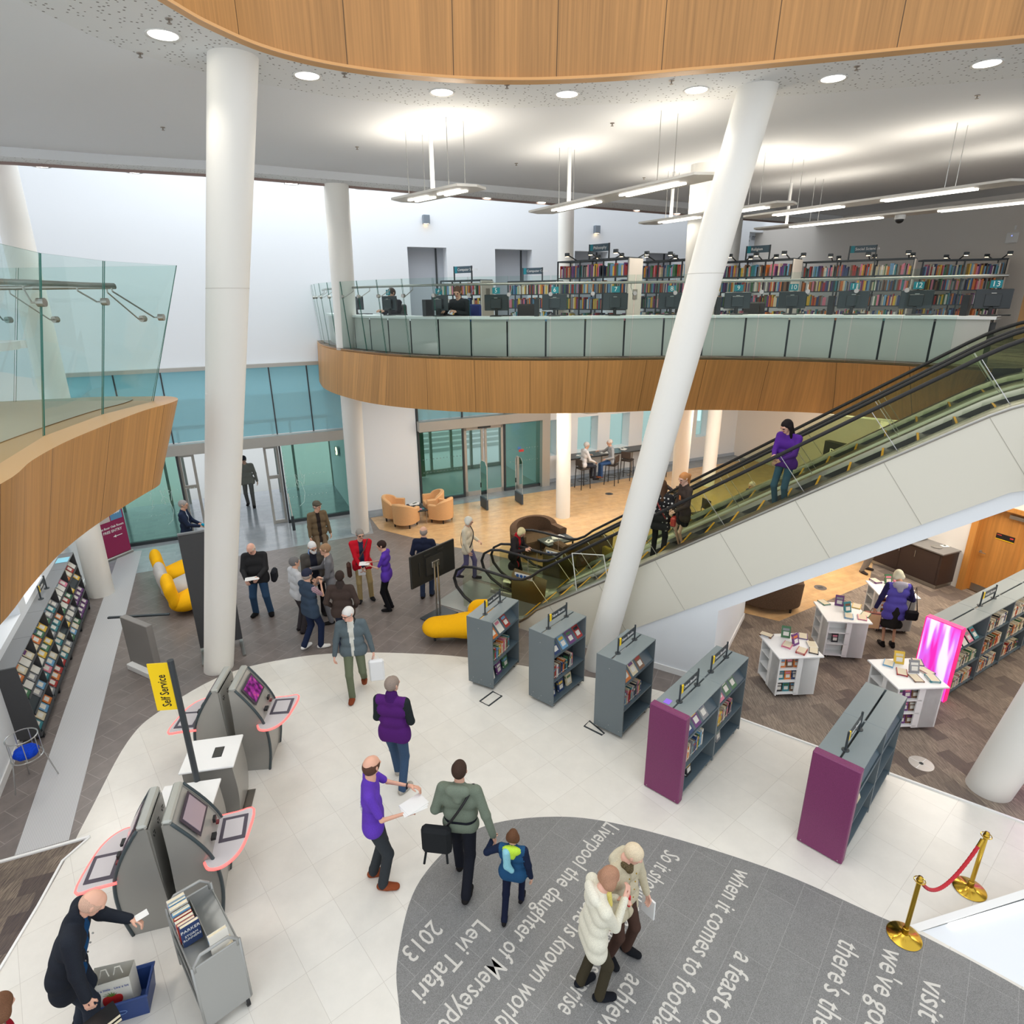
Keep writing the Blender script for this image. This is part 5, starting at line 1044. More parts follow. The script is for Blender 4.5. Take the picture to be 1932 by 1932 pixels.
t = thing('coffee_table', 'low black coffee table between the tan armchairs', 'coffee table', (-2.97, 18.12, 0), R(-65))
MB().cbox((0, 0, .44), (.85, .45, .03), .006).build('table_top', 'black', t)
for x in (-.38, .38):
    for y in (-.18, .18): MB().cyl((x, y, 0), (x, y, .43), .014, n=8).build('leg', 'steel', t)
def papers(lb, loc, az, n=3, name='newspaper', mt='paper_white', sz=(.3, .2)):
    mb = MB()
    for k in range(n): mb.box((.02*k, .015*k, .004+.006*k), (*sz, .005), .35*k-.3)
    mb.mat(1).box((.02*n, .015*n, .006*n+.001), (sz[0]*.6, sz[1]*.4, .002), .3); o = mb.build(name, [M('paper_white', (232, 232, 230), .6), M('print_dark', (90, 100, 96), .6)]); o.location = loc; o.rotation_euler = (0, 0, R(az)); return tag(o, lb, 'papers')
papers('white magazine on the far end of the black coffee table', (-3.1, 18.38, .456), 40); mb = MB()
for k, c_ in enumerate(('cover_red', 'cover_light blue', 'cover_pink', 'cover_teal')): mb.mat(k).box((.07*k, 0, .003), (.065, .14, .006))
o = mb.build('leaflet_fan', ['cover_red', 'cover_light blue', 'cover_pink', 'cover_teal']); o.location = (-2.95, 17.86, .456); o.rotation_euler = (0, 0, R(25)); tag(o, 'row of red and blue leaflets on the near end of the black coffee table', 'leaflets')
tub_chair('brown fabric sofa with curved high back, facing the dark coffee table', (.62, 15.75), -58, 'brown_fabric', 'brown sofas', .42, .85, .62, 1.75, 'sofa', 'sofa', .85)
tub_chair('brown fabric sofa with its back to the escalator', (1.95, 14.75), 118, 'brown_fabric', 'brown sofas', .42, .8, .6, 1.75, 'sofa', 'sofa', .85)
tub_chair('brown sofa on the wood floor seen under the sloping escalator', (5.72, 12.35), 70, 'brown_fabric', 'brown sofas', .46, .8, .62, 1.5, 'sofa', 'sofa', .85)
for lb, c, a in (('mustard tub chair seen through the escalator glass, beside the brown sofa', (2.75, 14.4), 120), ('mustard tub chair seen through the escalator glass, farther right', (3.15, 15.2), 160)): tub_chair(lb, c, a, 'mustard', 'mustard tub chairs')
t = thing('coffee_table', 'low dark coffee table between the brown sofas', 'coffee table', (1.2, 15.3, 0), R(30)); MB().cbox((0, 0, .44), (.9, .55, .04), .006).build('table_top', M('slate_table', (66, 74, 78), .35), t)
for x in (-.38, .38):
    for y in (-.2, .2): MB().cyl((x, y, 0), (x, y, .43), .025, n=8).build('leg', 'black', t)
papers('open newspaper on the dark coffee table between the brown sofas', (1.22, 15.38, .462), 20); papers('folded leaflet beside the newspaper on the dark coffee table', (.98, 15.12, .462), 60, 2, 'leaflet', 'paper_white', (.22, .15))
# security gates
for k, (s_, lb) in enumerate(((7.4, 'clear security gate left of the double doors'), (8.68, 'clear security gate right of the double doors'))):
    t = thing('security_gate', lb, 'security gate', ENT(s_, -1.25, 0), R(115), 'security gates'); MB().cbox((-.25, 0, .2), (.55, .07, .36), .012).build('base', M('gate_base', (62, 74, 84), .4), t)
    MB().add([(-.52, 0, .36), (.02, 0, .36), (.02, 0, 1.5), (-.1, 0, 1.62), (-.4, 0, 1.62), (-.52, 0, 1.5)], [(0, 1, 2, 3, 4, 5)]).build('clear_panel', 'acrylic', t); MB().tube([(.02, 0, .36), (.02, 0, 1.5), (-.1, 0, 1.62), (-.4, 0, 1.62), (-.52, 0, 1.5), (-.52, 0, .36)], .004, 5).build('panel_edge', 'acrylic_edge', t); MB().box((.0, 0, .75), (.03, .03, .16)).build('sensor', 'black', t)
for lb, s_, n_ in (('dark bollard with red striped strap at the left of the open doorway', -.35, -1.55), ('dark bollard at the right of the open doorway', 1.45, -.75)):
    t = thing('door_rail', lb, 'rail', ENT(s_, n_, 0), ENTA, 'rails at the entrance'); MB().cyl((0, 0, 0), (0, 0, .45), .045, n=12).build('post', 'dark_metal', t); MB().cyl((0, 0, .45), (-.02, .25, 1.1), .018, n=8).build('upright', 'frame_grey' if s_ > 0 else M('strap_red', (150, 60, 60), .6), t)
# ================================================================ bar counter and stools
t = thing('bar_counter', 'long black window counter in front of the bright windows', 'counter', ENT(13.3, -.33, 0), ENTA)
MB().cbox((0, 0, 1.03), (4.6, .7, .05), .008).build('counter_top', M('counter_black', (50, 54, 58), .35), t)
for x in (-2.0, -.6, .8, 2.1): MB().cyl((x, -.05, .02), (x, -.05, 1.0), .03, n=10).cyl((x, -.05, 0), (x, -.05, .02), .16, n=18).build('leg', 'brushed', t)
for k, (s_, n_) in enumerate(((11.75, -.4), (12.75, -.45), (13.75, -.3))): papers(['newspaper at the left end of the window counter', 'newspaper between the two seated men on the window counter', 'thick newspaper on the window counter right of the two men'][k], ENT(s_, n_, 1.056), 40*k, 2+k)
def stool(lb, s_, n_, az):
    t = thing('bar_stool', lb, 'bar stool', ENT(s_, n_, 0), R(az), 'dark bar stools')
    MB().cbox((0, 0, .76), (.4, .4, .06), .02).build('seat', M('stool_seat', (58, 50, 46), .5), t); mb = MB(); mb.cbox((-.19, 0, .98), (.035, .38, .26), .012); mb.build('backrest', M('stool_back', (74, 62, 56), .55), t)
    for x in (-.17, .17):
        for y in (-.17, .17): MB().cyl((x*1.2, y*1.2, 0), (x, y, .74 if x > 0 else .96), .016, n=8).build('leg', 'black', t)
    MB().tube([(.19*math.cos(a), .19*math.sin(a), .3) for a in np.linspace(0, 6.283, 16, endpoint=False)], .01, 5, True).build('foot_ring', 'black', t); return t
stool('dark bar stool of the man in the white shirt', 11.5, -1.0, 30); stool('dark bar stool of the man in the grey sweater', 12.72, -1.05, 150); stool('empty dark bar stool right behind the man in the grey sweater', 13.62, -.75, 60); stool('empty dark bar stool right of the leaning column', 15.1, -.95, 75)
# cafe chairs and tables seen through the escalator glass
def cafe_chair(lb, x, y, az):
    t = thing('cafe_chair', lb, 'chair', (x, y, 0), R(az), 'dark cafe chairs'); MB().cbox((0, 0, .45), (.42, .42, .04), .01).build('seat', 'stool_seat', t); MB().cbox((-.2, 0, .74), (.03, .4, .32), .01).build('backrest', 'stool_seat', t)
    for a in (-.18, .18):
        for b in (-.18, .18): MB().cyl((a, b, 0), (a, b, .44 if a > 0 else .62), .014, n=6).build('leg', 'black', t)
for lb, x, y, az in (('dark cafe chair seen just right of the schoolgirl on the escalator', 5.6, 17.2, 200), ('dark cafe chair facing the blue lit panel behind the escalator', 7.0, 16.6, 20), ('dark cafe chair beside the man behind the escalator', 5.3, 18.9, 120)): cafe_chair(lb, x, y, az)
t = thing('light_totem', 'glowing blue upright panel seen through the escalator glass', 'light panel', (7.3, 15.6, 0), R(20)); MB().cbox((0, 0, .95), (.5, .1, 1.8), .02).build('panel', M('glow_blue', (96, 110, 250), .4, emit=.9), t); MB().cbox((0, 0, .03), (.56, .2, .06), .01).build('base', 'white_paint', t)
t = thing('menu_stand', 'black menu board with orange lit shelf seen behind the escalator', 'menu stand', (9.9, 17.2, 0), R(-65+180))
MB().cbox((0, 0, 2.1), (1.9, .2, .75), .01).build('board', 'black', t); MB().cbox((.1, 0, .9), (1.3, .5, 1.6), .01).build('lit_shelf', M('cafe_orange', (230, 150, 50), .4, emit=.35), t); MB().cbox((-.75, 0, .9), (.25, .5, 1.8), .01).build('pillar', 'black', t)
text_mesh('menu_text', 'PRIME', .34, 'white_paint', Matrix.Translation((-.75, .105, 2.15)) @ Matrix.Rotation(math.pi, 4, 'Z') @ Matrix.Translation((-1.5, 0, 0)) @ Matrix.Rotation(math.pi/2, 4, 'X'), t)
# ================================================================ serving counter by the oak door
t = thing('serving_counter', 'dark wood serving counter with grey top beside the oak door', 'counter', (9.93, 12.98, 0), R(112.5))
MB().cbox((.95, .02, .5), (1.9, .6, .8), .006).v
bd = MB().box((.95, -.32, .50), (1.9, .6, .78)); bd.build('cabinet', M('dark_wood', (58, 42, 36), .5), t); MB().box((.95, -.33, .06), (1.86, .56, .1)).build('plinth', 'brushed', t); MB().cbox((.95, -.33, .905), (1.96, .68, .035), .006).build('worktop', M('worktop', (120, 118, 116), .35), t)
for x in (.62, 1.02, 1.12): MB().cyl((x, -.005, .62), (x, -.005, .78), .009, n=8).build('handle', 'steel', t)
for k in range(2): MB().box((.5+.95*k, -.018, .5), (.9, .012, .72)).build('door', 'dark_wood', t)
tw = MB().box((1.35, -.3, .94), (.95, .5, .04)); o = tw.build('serving_tray', 'steel', t)
tp = thing('cutlery_tray', 'steel cutlery tray with dark compartments on the serving counter', 'tray', (0, 0, 0)); bpy.data.objects.remove(o)
fc = frame((9.93, 12.98), 112.5); tp.location = fc(1.2, -.32, .924); tp.rotation_euler = (0, 0, R(112.5)); MB().cbox((0, 0, .03), (.9, .5, .06), .008).build('tray', 'steel', tp)
for k in range(3):
    for j in range(2): MB().box((-.28+.28*k, -.12+.24*j, .058), (.22, .18, .012)).build('compartment', 'black', tp)
MB().tube([(-.42, -.15, .06), (-.42, -.15, .45), (-.3, -.15, .55), (0, -.15, .56)], .014, 6).build('lamp_arm', 'steel', tp); MB().cbox((.05, -.15, .55), (.5, .16, .06), .02).build('heat_lamp', 'white_paint', tp)
o = MB().lathe([(.0, 0), (.1, 0), (.12, .01), (.1, .014), (0, .008)], n=20).build('metal_dish', 'steel'); o.location = fc(.35, -.3, .924); tag(o, 'round metal dish set in the near end of the serving counter', 'dish')
papers('small white card on the near corner of the serving counter', fc(.3, -.52, .924), 20, 1, 'card', 'paper_white', (.16, .12))
t = thing('bookcase', 'grey bookcase of books at the right edge beyond the oak door', 'bookcase', (11.75, 11.6, 0), R(-67.5)); MB().box((.5, .0, .75), (1.2, .03, 1.5)).box((-.09, -.14, .75), (.02, .3, 1.5)).build('back_panel', 'slate', t); MB().box((.5, -.14, 1.5), (1.2, .32, .03)).build('top_panel', 'slate_top', t)
for z in (.2, .6, 1.0): MB().box((.5, -.14, z), (1.18, .3, .02)).build('shelf', 'white_paint', t)
f3 = frame((11.75, 11.6), -67.5); X = (math.cos(R(-67.5)), math.sin(R(-67.5)), 0); Yn = (math.sin(R(-67.5)), -math.cos(R(-67.5)), 0)
for z, sn in ((.61, 'middle'), (1.01, 'top')): spine_row(f3(-.05, -.28, z), X, Yn, .55, '%%s book, {n} from the door, %s shelf of the right edge bookcase' % sn, 'books beyond the oak door', fill=.95, ths=(.025, .05))
# ================================================================ stanchions, rope, small floor items
for lb, c in (('brass rope stanchion on the grey stone floor, nearer the camera', (4.22, 4.75)), ('brass rope stanchion standing on the white tiles', (5.32, 5.30))):
    t = thing('stanchion', lb, 'stanchion', (c[0], c[1], .005), 0, 'brass stanchions'); MB().lathe([(0, 0), (.165, 0), (.17, .008), (.16, .016), (.07, .03), (.035, .05), (.03, .12), (.0235, .125)], n=36).build('base', 'brass', t, smooth=True, auto=40)
    MB().cyl((0, 0, .1), (0, 0, .8), .0235, n=18).build('pole', 'brass', t, smooth=True, auto=40); MB().lathe([(.03, .79), (.034, .81), (.03, .83), (.018, .84), (.024, .86), (0, .868)], n=20).build('cap', 'brass', t, smooth=True); MB().tube([(.052*math.cos(a), .052*math.sin(a), .815) for a in np.linspace(0, 6.283, 18, endpoint=False)], .005, 5, True).build('ring', 'brass', t)
t = thing('barrier_rope', 'red twisted rope hanging between the two brass stanchions', 'rope'); A, B = Vector((4.26, 4.78, .80)), Vector((5.27, 5.28, .79)); pts = []
for k in range(61): u = k/60; p = A.lerp(B, u); p.z -= .42*math.sin(math.pi*u)**.8*(1-.12*u); pts.append(p)
t_ = NT('rope_red', .7); wv = t_.n('ShaderNodeTexWave', i_Scale=22, i_Distortion=0); wv.bands_direction = 'DIAGONAL'; t_.l(t_.coords(), wv.inputs[0]); t_.out(t_.ramp(wv.outputs[0], [(.2, (150, 16, 30)), (.7, (214, 36, 52))]))
MB().tube(pts[2:-2], [.018+.003*(i % 2) for i in range(57)], 8).build('rope', 'rope_red', t, smooth=True)
for a, b in ((pts[0], pts[3]), (pts[-1], pts[-4])): MB().cyl(a, b, .02, n=10).build('end_hook', 'brass', t)
for lb, x, y in (('clear round floor socket cover on the carpet near the leaning column', 6.05, 7.34),): 
    t = thing('floor_disc', lb, 'floor cover', (x, y, .004)); MB().lathe([(0, 0), (.165, 0), (.165, .004), (0, .004)], n=32).build('plate', M('disc_clear', (190, 184, 176), .3), t); MB().lathe([(0, .004), (.03, .004), (.03, .006), (0, .006)], n=14).build('hub', 'dark_metal', t); MB().box((0, 0, .005), (.32, .006, .002), .6).box((0, 0, .005), (.32, .006, .002), .6+math.pi/2).build('cross', 'white_paint', t)
for lb, x, y in (('round metal floor outlet on the wood floor under the escalator', 7.34, 13.17), ('round floor outlet on the wood floor left of the leaning column', 3.45, 20.7), ('round floor outlet on the wood floor right of the leaning column', 4.77, 20.62)):
    t = thing('floor_outlet', lb, 'floor outlet', (x, y, .004), 0, 'round floor outlets'); MB().lathe([(0, 0), (.14, 0), (.14, .004), (0, .004)], n=24).build('plate', M('outlet', (112, 112, 112), .4, .6), t); MB().box((0, 0, .005), (.12, .1, .002)).build('lid', 'dark_metal', t)
for lb, P in (('black framed floor box beside the leftmost bookcase', [(-.59, 8.93), (-.37, 9.2), (-.21, 9.07), (-.43, 8.8)]), ('black framed floor box under the corner of the third bookcase', [(1.14, 8.25), (1.24, 8.38), (1.44, 8.07), (1.40, 8.03)])):
    t = thing('floor_box', lb, 'floor box', (0, 0, 0), 0, 'framed floor boxes'); c = Vector((sum(p[0] for p in P)/4, sum(p[1] for p in P)/4)); MB().tube([(x, y, .006) for x, y in P], .016, 4, True).build('frame', 'dark_metal', t); MB().prism([tuple(c+(Vector(p)-c)*.86) for p in P], .004, .006).build('lid', 'white_tile', t)
# ================================================================ white stair parapet at the lower right
SR = math.tan(R(31)); c0 = Vector((4.42, 4.80, 0)); d1 = Vector((math.cos(R(-42)), math.sin(R(-42)), 0)); d2 = Vector((math.cos(R(8)), math.sin(R(8)), 0)); lz = 4.2
def stp(a, b, z): q = c0+d1*a+d2*b; return (q.x, q.y, z)
mb = MB(); mb.add([stp(0, .02, 0), stp(1.9, .02, 0), stp(1.9, lz, lz*SR*.32), stp(0, lz, lz*SR*.32), stp(0, lz, 0), stp(1.9, lz, 0)], [(0, 1, 2, 3), (0, 3, 4), (1, 5, 2), (0, 4, 5, 1)]); S('wall_stair', mb, 'white_wall')
mb = MB(); mb.add([stp(-.10, .0, .004), stp(.0, .0, .004), stp(.0, lz, lz*SR*.32+.10), stp(-.10, lz, lz*SR*.32+.10), stp(-.10, lz, 0), stp(0, lz, 0)], [(0, 1, 2, 3), (0, 3, 4)]); S('trim_30', mb, 'white_paint')
mb = MB(); mb.tube([stp(.03, .3, .3*SR*.32+.012), stp(.03, lz, lz*SR*.32+.012)], .018, 4); o = mb.build('stair_light', 'white_strip_light'); tag(o, 'bright strip light running up the white stair parapet at the lower right', 'strip light')
# ================================================================ upper floor: computer desk
do = offset(cT, .30); di = offset(cT, 1.0); dr_ = offset(cT, .36)
n0_, n1_ = 2, len(cT)-1
t = thing('computer_desk', 'long curved white computer desk behind the far glass balustrade', 'desk')
a, b = do[n0_:n1_], di[n0_:n1_]; mb = MB(); mb.sheet([(x, y, 6.24) for x, y in b], [(x, y, 6.24) for x, y in a]); mb.sheet([(x, y, 6.24) for x, y in a], [(x, y, 6.195) for x, y in a]); mb.sheet([(x, y, 6.195) for x, y in a], [(x, y, 6.195) for x, y in b]); mb.build('desk_top', 'white_paint', t)
ps = resample(dr_[n0_:n1_], .78)
for p, q in zip(ps, ps[1:]):
    p, q = Vector(p), Vector(q); u = (q-p).normalized()*.018; p, q = p+u, q-u; MB().sheet([(p.x, p.y, 6.19), (q.x, q.y, 6.19)], [(p.x, p.y, ZF), (q.x, q.y, ZF)]).build('front_panel', M('frosted_panel', (196, 194, 186), .3), t)
dk = offset(cT, .42)[n0_:n1_]; MB().sheet([(x, y, 6.15) for x, y in dk], [(x, y, ZF) for x, y in dk]).build('inner_panel', 'charcoal', t)
MON = [('', -4.45, 17.35, -66), ('', -3.85, 16.19, -57.6), ('3', -2.79, 14.91, -47.2), ('4', -1.51, 13.8, -30.8), ('5', -.28, 13.25, -16), ('6', .9, 13.07, -4.3), ('7', 2.12, 13.03, 0), ('8', 3.24, 13.02, -4.3), ('9', 4.51, 12.83, -13), ('10', 5.46, 12.52, -24), ('11', 6.39, 12.05, -31), ('12', 7.18, 11.43, -42), ('13', 7.97, 10.67, -43)]
M('monitor_black', (36, 42, 46), .3)
for k, (num, x, y, az) in enumerate(MON):
    lb = ('black computer monitor under the teal number %s, seen from behind on the curved desk' % num) if num else ('black computer monitor at the far left end of the curved desk' if k == 0 else 'black computer monitor second from the far left end of the curved desk')
    t = thing('computer_monitor', lb, 'monitor', (x, y, 6.24), R(az), 'computer monitors on the curved desk'); tl = Matrix.Rotation(R([12, 20, 8, -10, 4, 0, -14, 6, 0, -6, 4, 10, 4][k]), 4, 'Z')
    for nm, c, d, m in (('screen', (0, .02, .27), (.5, .035, .31), 'monitor_black'), ('rear_housing', (0, -.02, .25), (.22, .05, .2), 'monitor_black'), ('stand', (0, -.0, .08), (.06, .04, .14), 'black'), ('base', (0, 0, .01), (.24, .2, .02), 'black')):
        o = MB().cbox(c, d, .008).build(nm, m, t); o.data.transform(tl)
    o = MB().box((.0, -.05, .36), (.07, .006, .012)).build('maker_plate', 'brushed', t); o.data.transform(tl)
    if num:
        np_ = MB().box((.0, 0, .50), (.16, .012, .12)).build('number_plate', 'teal', t); text_mesh('number', num, .12, 'white_paint', Matrix.Translation((0, -.008, .50)) @ Matrix.Rotation(math.pi/2, 4, 'X'), np_, align='CENTER')
    kb = MB().cbox((0, 0, .01), (.42, .15, .02), .004).build('keyboard', 'black'); f_ = frame((x, y), az); kb.location = f_(.05, .25, 6.241); kb.rotation_euler = (0, 0, R(az)); tag(kb, ('black keyboard on the curved desk behind monitor %s' % num) if num else ('black keyboard behind the %s monitor at the left end of the curved desk' % ('first' if k == 0 else 'second')), 'keyboard', 'keyboards on the curved desk')
    if num in ('4', '6', '9', '11', '13'):
        pc = MB().cbox((0, 0, .17), (.1, .3, .34), .006).build('computer_tower', 'black'); pc.location = f_(-.36, .08, 6.241); pc.rotation_euler = (0, 0, R(az)); tag(pc, 'black computer tower standing beside monitor %s on the curved desk' % num, 'computer', 'computer towers')
def office_chair(lb, x, y, az, mt='chair_black'):
    M('chair_black', (46, 42, 40), .8); M('chair_blue', (40, 60, 130), .8)
    t = thing('office_chair', lb, 'chair', (x, y, ZF), R(az), 'office chairs at the curved desk'); MB().cbox((0, 0, .46), (.46, .46, .08), .03).build('seat', mt, t); MB().cbox((0, .24, .78), (.42, .07, .44), .03).build('backrest', mt, t); MB().cyl((0, 0, .06), (0, 0, .44), .03, n=10).build('post', 'black', t); MB().box((0, .26, .52), (.06, .03, .2)).build('back_stem', 'black', t)
    for k in range(5): a = 2*math.pi*k/5; MB().tube([(0, 0, .1), (.27*math.cos(a), .27*math.sin(a), .05)], .018, 5).build('foot_arm', 'black', t)
for lb, x, y, az, m in (('dark office chair of the man at monitor 3', -2.9, 16.05, -50, 'chair_black'), ('empty dark office chair between monitors 3 and 4', -1.75, 14.7, -46, 'chair_black'), ('blue office chair of the man in black at monitor 4', -.95, 14.5, -28, 'chair_blue'), ('empty dark office chair between monitors 5 and 6', .34, 13.85, -8, 'chair_black'), ('empty dark office chair beside monitor 8', 3.75, 13.7, -8, 'chair_black'), ('empty dark office chair between monitors 9 and 10', 5.1, 13.45, -20, 'chair_black'), ('dark office chair behind the second monitor at the left end', -3.4, 17.3, -60, 'chair_black')): office_chair(lb, x, y, az, m)
# left peninsula table with a lamp-like object
t = thing('round_table', 'white table with rounded end behind the near left balustrade', 'table', (-5.9, 6.5, ZF-.04), R(4)); MB().prism(catmull([(-2.5, -.45), (.3, -.5), (.62, -.3), (.7, .0), (.62, .3), (.3, .5), (-2.5, .55)], 5), .70, .78).build('table_top', 'white_paint', t); MB().cyl((-.1, 0, 0), (-.1, 0, .7), .09, n=20).build('leg', 'white_paint', t); MB().cbox((-1.8, 0, .35), (.6, .7, .7), .02).build('pedestal', 'white_paint', t)
t = thing('silver_stand', 'curved silver stand with a blue card at the left edge of the white table', 'stand', (-5.98, 6.32, ZF+.745), R(0)); mb = MB(); P1 = [(-.5, 0, .0), (-.35, 0, .22), (-.1, 0, .2), (.1, 0, .02)]; mb.sheet([(x, -.15, z) for x, _, z in catmull(P1, 5)], [(x, .15, z) for x, _, z in catmull(P1, 5)]); mb.build('shell', 'steel', t, smooth=True); MB().box((-.25, -.12, .08), (.3, .02, .12)).build('card', M('card_blue', (60, 170, 210), .4), t)
# ================================================================ upper floor: tall radial bookcases
STUFF = MB(); SM = ['cover_'+c for c in PLAIN]+['pages']
def tall_case(lb, near, far, H, sgn, W=.46, bays=2, lamps=True, indiv=0, nm=''):
    az = math.atan2(far[1]-near[1], far[0]-near[0]); L = math.hypot(far[0]-near[0], far[1]-near[1]); t = thing('tall_bookcase', lb, 'bookcase', (near[0], near[1], ZF), az, 'open bookcases on the upper floor')
    MB().cbox((-.02, -W/2, H/2-.02), (.04, W+.04, H), .006).build('end_panel', M('end_cream', (214, 206, 196), .5), t); MB().box((-.045, -W/2, H-.32 if H < 1.8 else H-.8), (.012, .16, .22)).build('notice_plate', M('plate_grey', (140, 134, 126), .5), t)
    lv = [z for z in (.08, .46, .84, 1.21, 1.58) if z < H-.15]
    for z in lv: MB().box((L/2, -W/2, z), (L-.02, W, .025)).build('shelf', 'dark_metal', t)
    for b in range(bays+1):
        for y in (0, -W): MB().box((L*b/bays, y, H/2), (.03, .03, H)).build('upright', 'dark_metal', t)
        MB().box((L*b/bays, -W/2, H-.01), (.03, W, .03)).build('cross_bar', 'dark_metal', t)
    for y in (0, -W): MB().box((L/2, y, H-.01), (L, .03, .035)).build('top_rail', 'dark_metal', t)
    if lamps:
        for b in range(bays):
            for y, s in ((0, 1), (-W, -1)):
                mb = MB(); x = L*(b+.15)/bays; mb.tube([(x, y, H), (x, y+s*.32, H+.12)], .016, 5); mb.cbox((x, y+s*.34, H+.12), (.12, .06, .08), .01); mb.mat(1).box((x, y+s*.34, H+.075), (.08, .04, .01)); mb.build('reading_lamp', ['dark_metal', 'lamp_warm'], t)
    if sgn:
        s = MB()
        for x in (L*.35, L*.35+.62): s.box((x, -W/2, H+.16), (.03, .03, .4))
        so = s.build('sign_post', 'dark_metal', t); bd = MB().box((L*.35+.31, -W/2, H+.27), (.6, .016, .17)); bd.mat(1).box((L*.35+.55, -W/2, H+.27), (.09, .02, .171)); bd.build('sign_board', [M('sign_slate', (64, 84, 96), .5), 'teal'], so)
        text_mesh('sign_text', sgn, .095, 'white_paint', Matrix.Translation((L*.35+.49, -W/2+.012, H+.27)) @ Matrix.Rotation(math.pi, 4, 'Z') @ Matrix.Rotation(math.pi/2, 4, 'X'), so)
    f_ = frame(near, math.degrees(az)); X = Vector((math.cos(az), math.sin(az), 0)); n = Vector((-math.sin(az), math.cos(az), 0)); k = 0
    for z in lv:
        for face in ((1,) if H > 1.8 else (1,)):
            p = .05
            while p < L-.06:
                th = rnd.uniform(.018, .05); h = rnd.uniform(.2, .29); d = .17
                if rnd.random() < .03: p += .06; continue
                c_ = rnd.randrange(len(PLAIN)); P = Vector(f_(p, -.015-rnd.uniform(0, .02), ZF+z+.013))
                if k < indiv and z > 1.1:
                    book(P, (th, d, h), Matrix(((X.x, -n.x, 0), (X.y, -n.y, 0), (0, 0, 1))).to_4x4(), '%s book, {n} from the end panel, shelf %s, %s'.replace('{n}', ORD[k] if k < len(ORD) else str(k)) .replace('shelf %s', 'upper shelf').replace(', %s', ', '+nm), 'books on the upper floor shelves', PLAIN[c_]); k += 1
                else:
                    STUFF.cm = c_; o_ = len(STUFF.v); q = P+X*th; dn = n*-d
                    vs = [P, q, q+dn, P+dn]; up = Vector((0, 0, h)); STUFF.add([tuple(v) for v in vs]+[tuple(v+up) for v in vs], [(0, 1, 5, 4), (1, 2, 6, 5), (3, 0, 4, 7)]); STUFF.cm = len(PLAIN); STUFF.add([tuple(v+up*.97) for v in vs], [(0, 1, 2, 3)])
                p += th+.002
    return t
tall_case('open upper bookcase left of the leaning column, signed Philosophy', (2.72, 15.05), (1.23, 16.75), 1.98, 'Philosophy', bays=3)
tall_case('open upper bookcase partly hidden behind the leaning column', (4.65, 15.45), (3.3, 17.2), 1.98, '', bays=3)
tall_case('open upper bookcase signed Religion, right of the leaning column', (6.95, 16.15), (5.5, 17.65), 1.98, 'Religion', bays=3)
tall_case('open upper bookcase signed Social Sciences', (10.1, 16.45), (8.0, 18.0), 1.98, 'Social Sciences', bays=3)
tall_case('open upper bookcase at the right end beside the oak post', (13.0, 17.2), (11.05, 17.6), 1.98, '', bays=2)
tall_case('low upper bookcase signed Computer Science, nearest the man in black', (-.75, 16.9), (-1.87, 17.75), 1.58, 'Computer Science', lamps=False)
tall_case('low upper bookcase with cream end panel, left of the tall Philosophy one', (1.3, 18.3), (-.05, 19.0), 1.58, 'Computer Games', lamps=False)
o = STUFF.build('library_books', SM); o['kind'] = 'stuff'; tag(o, 'rows of books with coloured spines filling the open bookcases upstairs', 'books')
S('trim_31', MB().box((13.3, 16.4, 7.0), (.35, .35, 3.1), R(-60)), 'oak_plain')
# ================================================================ wall fittings
for lb, s_, z in (('small grey box light on the white wall above the left upper opening', 6.35, 8.83), ('small grey box light on the white wall right of the slim column', 12.35, 8.75)):
    t = thing('wall_box_light', lb, 'wall light', ENT(s_, -.0, z), ENTA, 'grey box wall lights'); MB().cbox((0, -.07, 0), (.2, .14, .24), .01).build('housing', M('box_grey', (128, 138, 148), .4, .3), t); MB().box((0, -.07, -.121), (.14, .09, .004)).build('lens', 'lamp_warm', t)
q = rw(9.5, -.05, 8.2)
def roomz(t_, n_, z): return rw(t_, -n_, z)
t = thing('wireless_access_point', 'white rounded wireless box on the right wall near the frame edge', 'wireless box', roomz(9.2, .03, 8.0), R(-65)); MB().cbox((0, -.0, 0), (.3, .06, .28), .025).build('housing', 'white_paint', t); MB().cyl((.0, -.032, .05), (.0, -.036, .05), .012, n=8).build('status_light', M('status_blue', (120, 140, 255), emit=2), t); MB().box((.03, -.0, .25), (.04, .03, .1)).build('wall_socket', 'white_paint', t)
t = thing('dome_camera', 'white dome security camera under the long hanging light by the right wall', 'camera', (8.15, 14.05, 8.15)); MB().cyl((0, 0, 0), (0, 0, -.08), .1, n=18).build('mount', 'white_paint', t); MB().ell((0, 0, -.09), (.08, .08, .07)).build('dome', 'black', t, smooth=True)
t = thing('wireless_access_point', 'white wireless box on the ground floor right wall beyond the columns', 'wireless box', rw(1.9, -.03, 2.6), R(-65)); MB().cbox((0, 0, 0), (.26, .06, .3), .03).build('housing', 'white_paint', t)
t = thing('wall_sensor', 'tiny white sensor on the white wall beside the entrance column', 'sensor', ENT(3.85, -.03, 3.55), ENTA, 'tiny wall sensors'); MB().cbox((0, 0, 0), (.08, .06, .18), .01).build('housing', 'white_paint', t)
t = thing('wall_sensor', 'tiny white sensor on the white wall beside the second glazed screen', 'sensor', ENT(5.45, -.03, 3.55), ENTA, 'tiny wall sensors'); MB().cbox((0, 0, 0), (.08, .06, .18), .01).build('housing', 'white_paint', t)
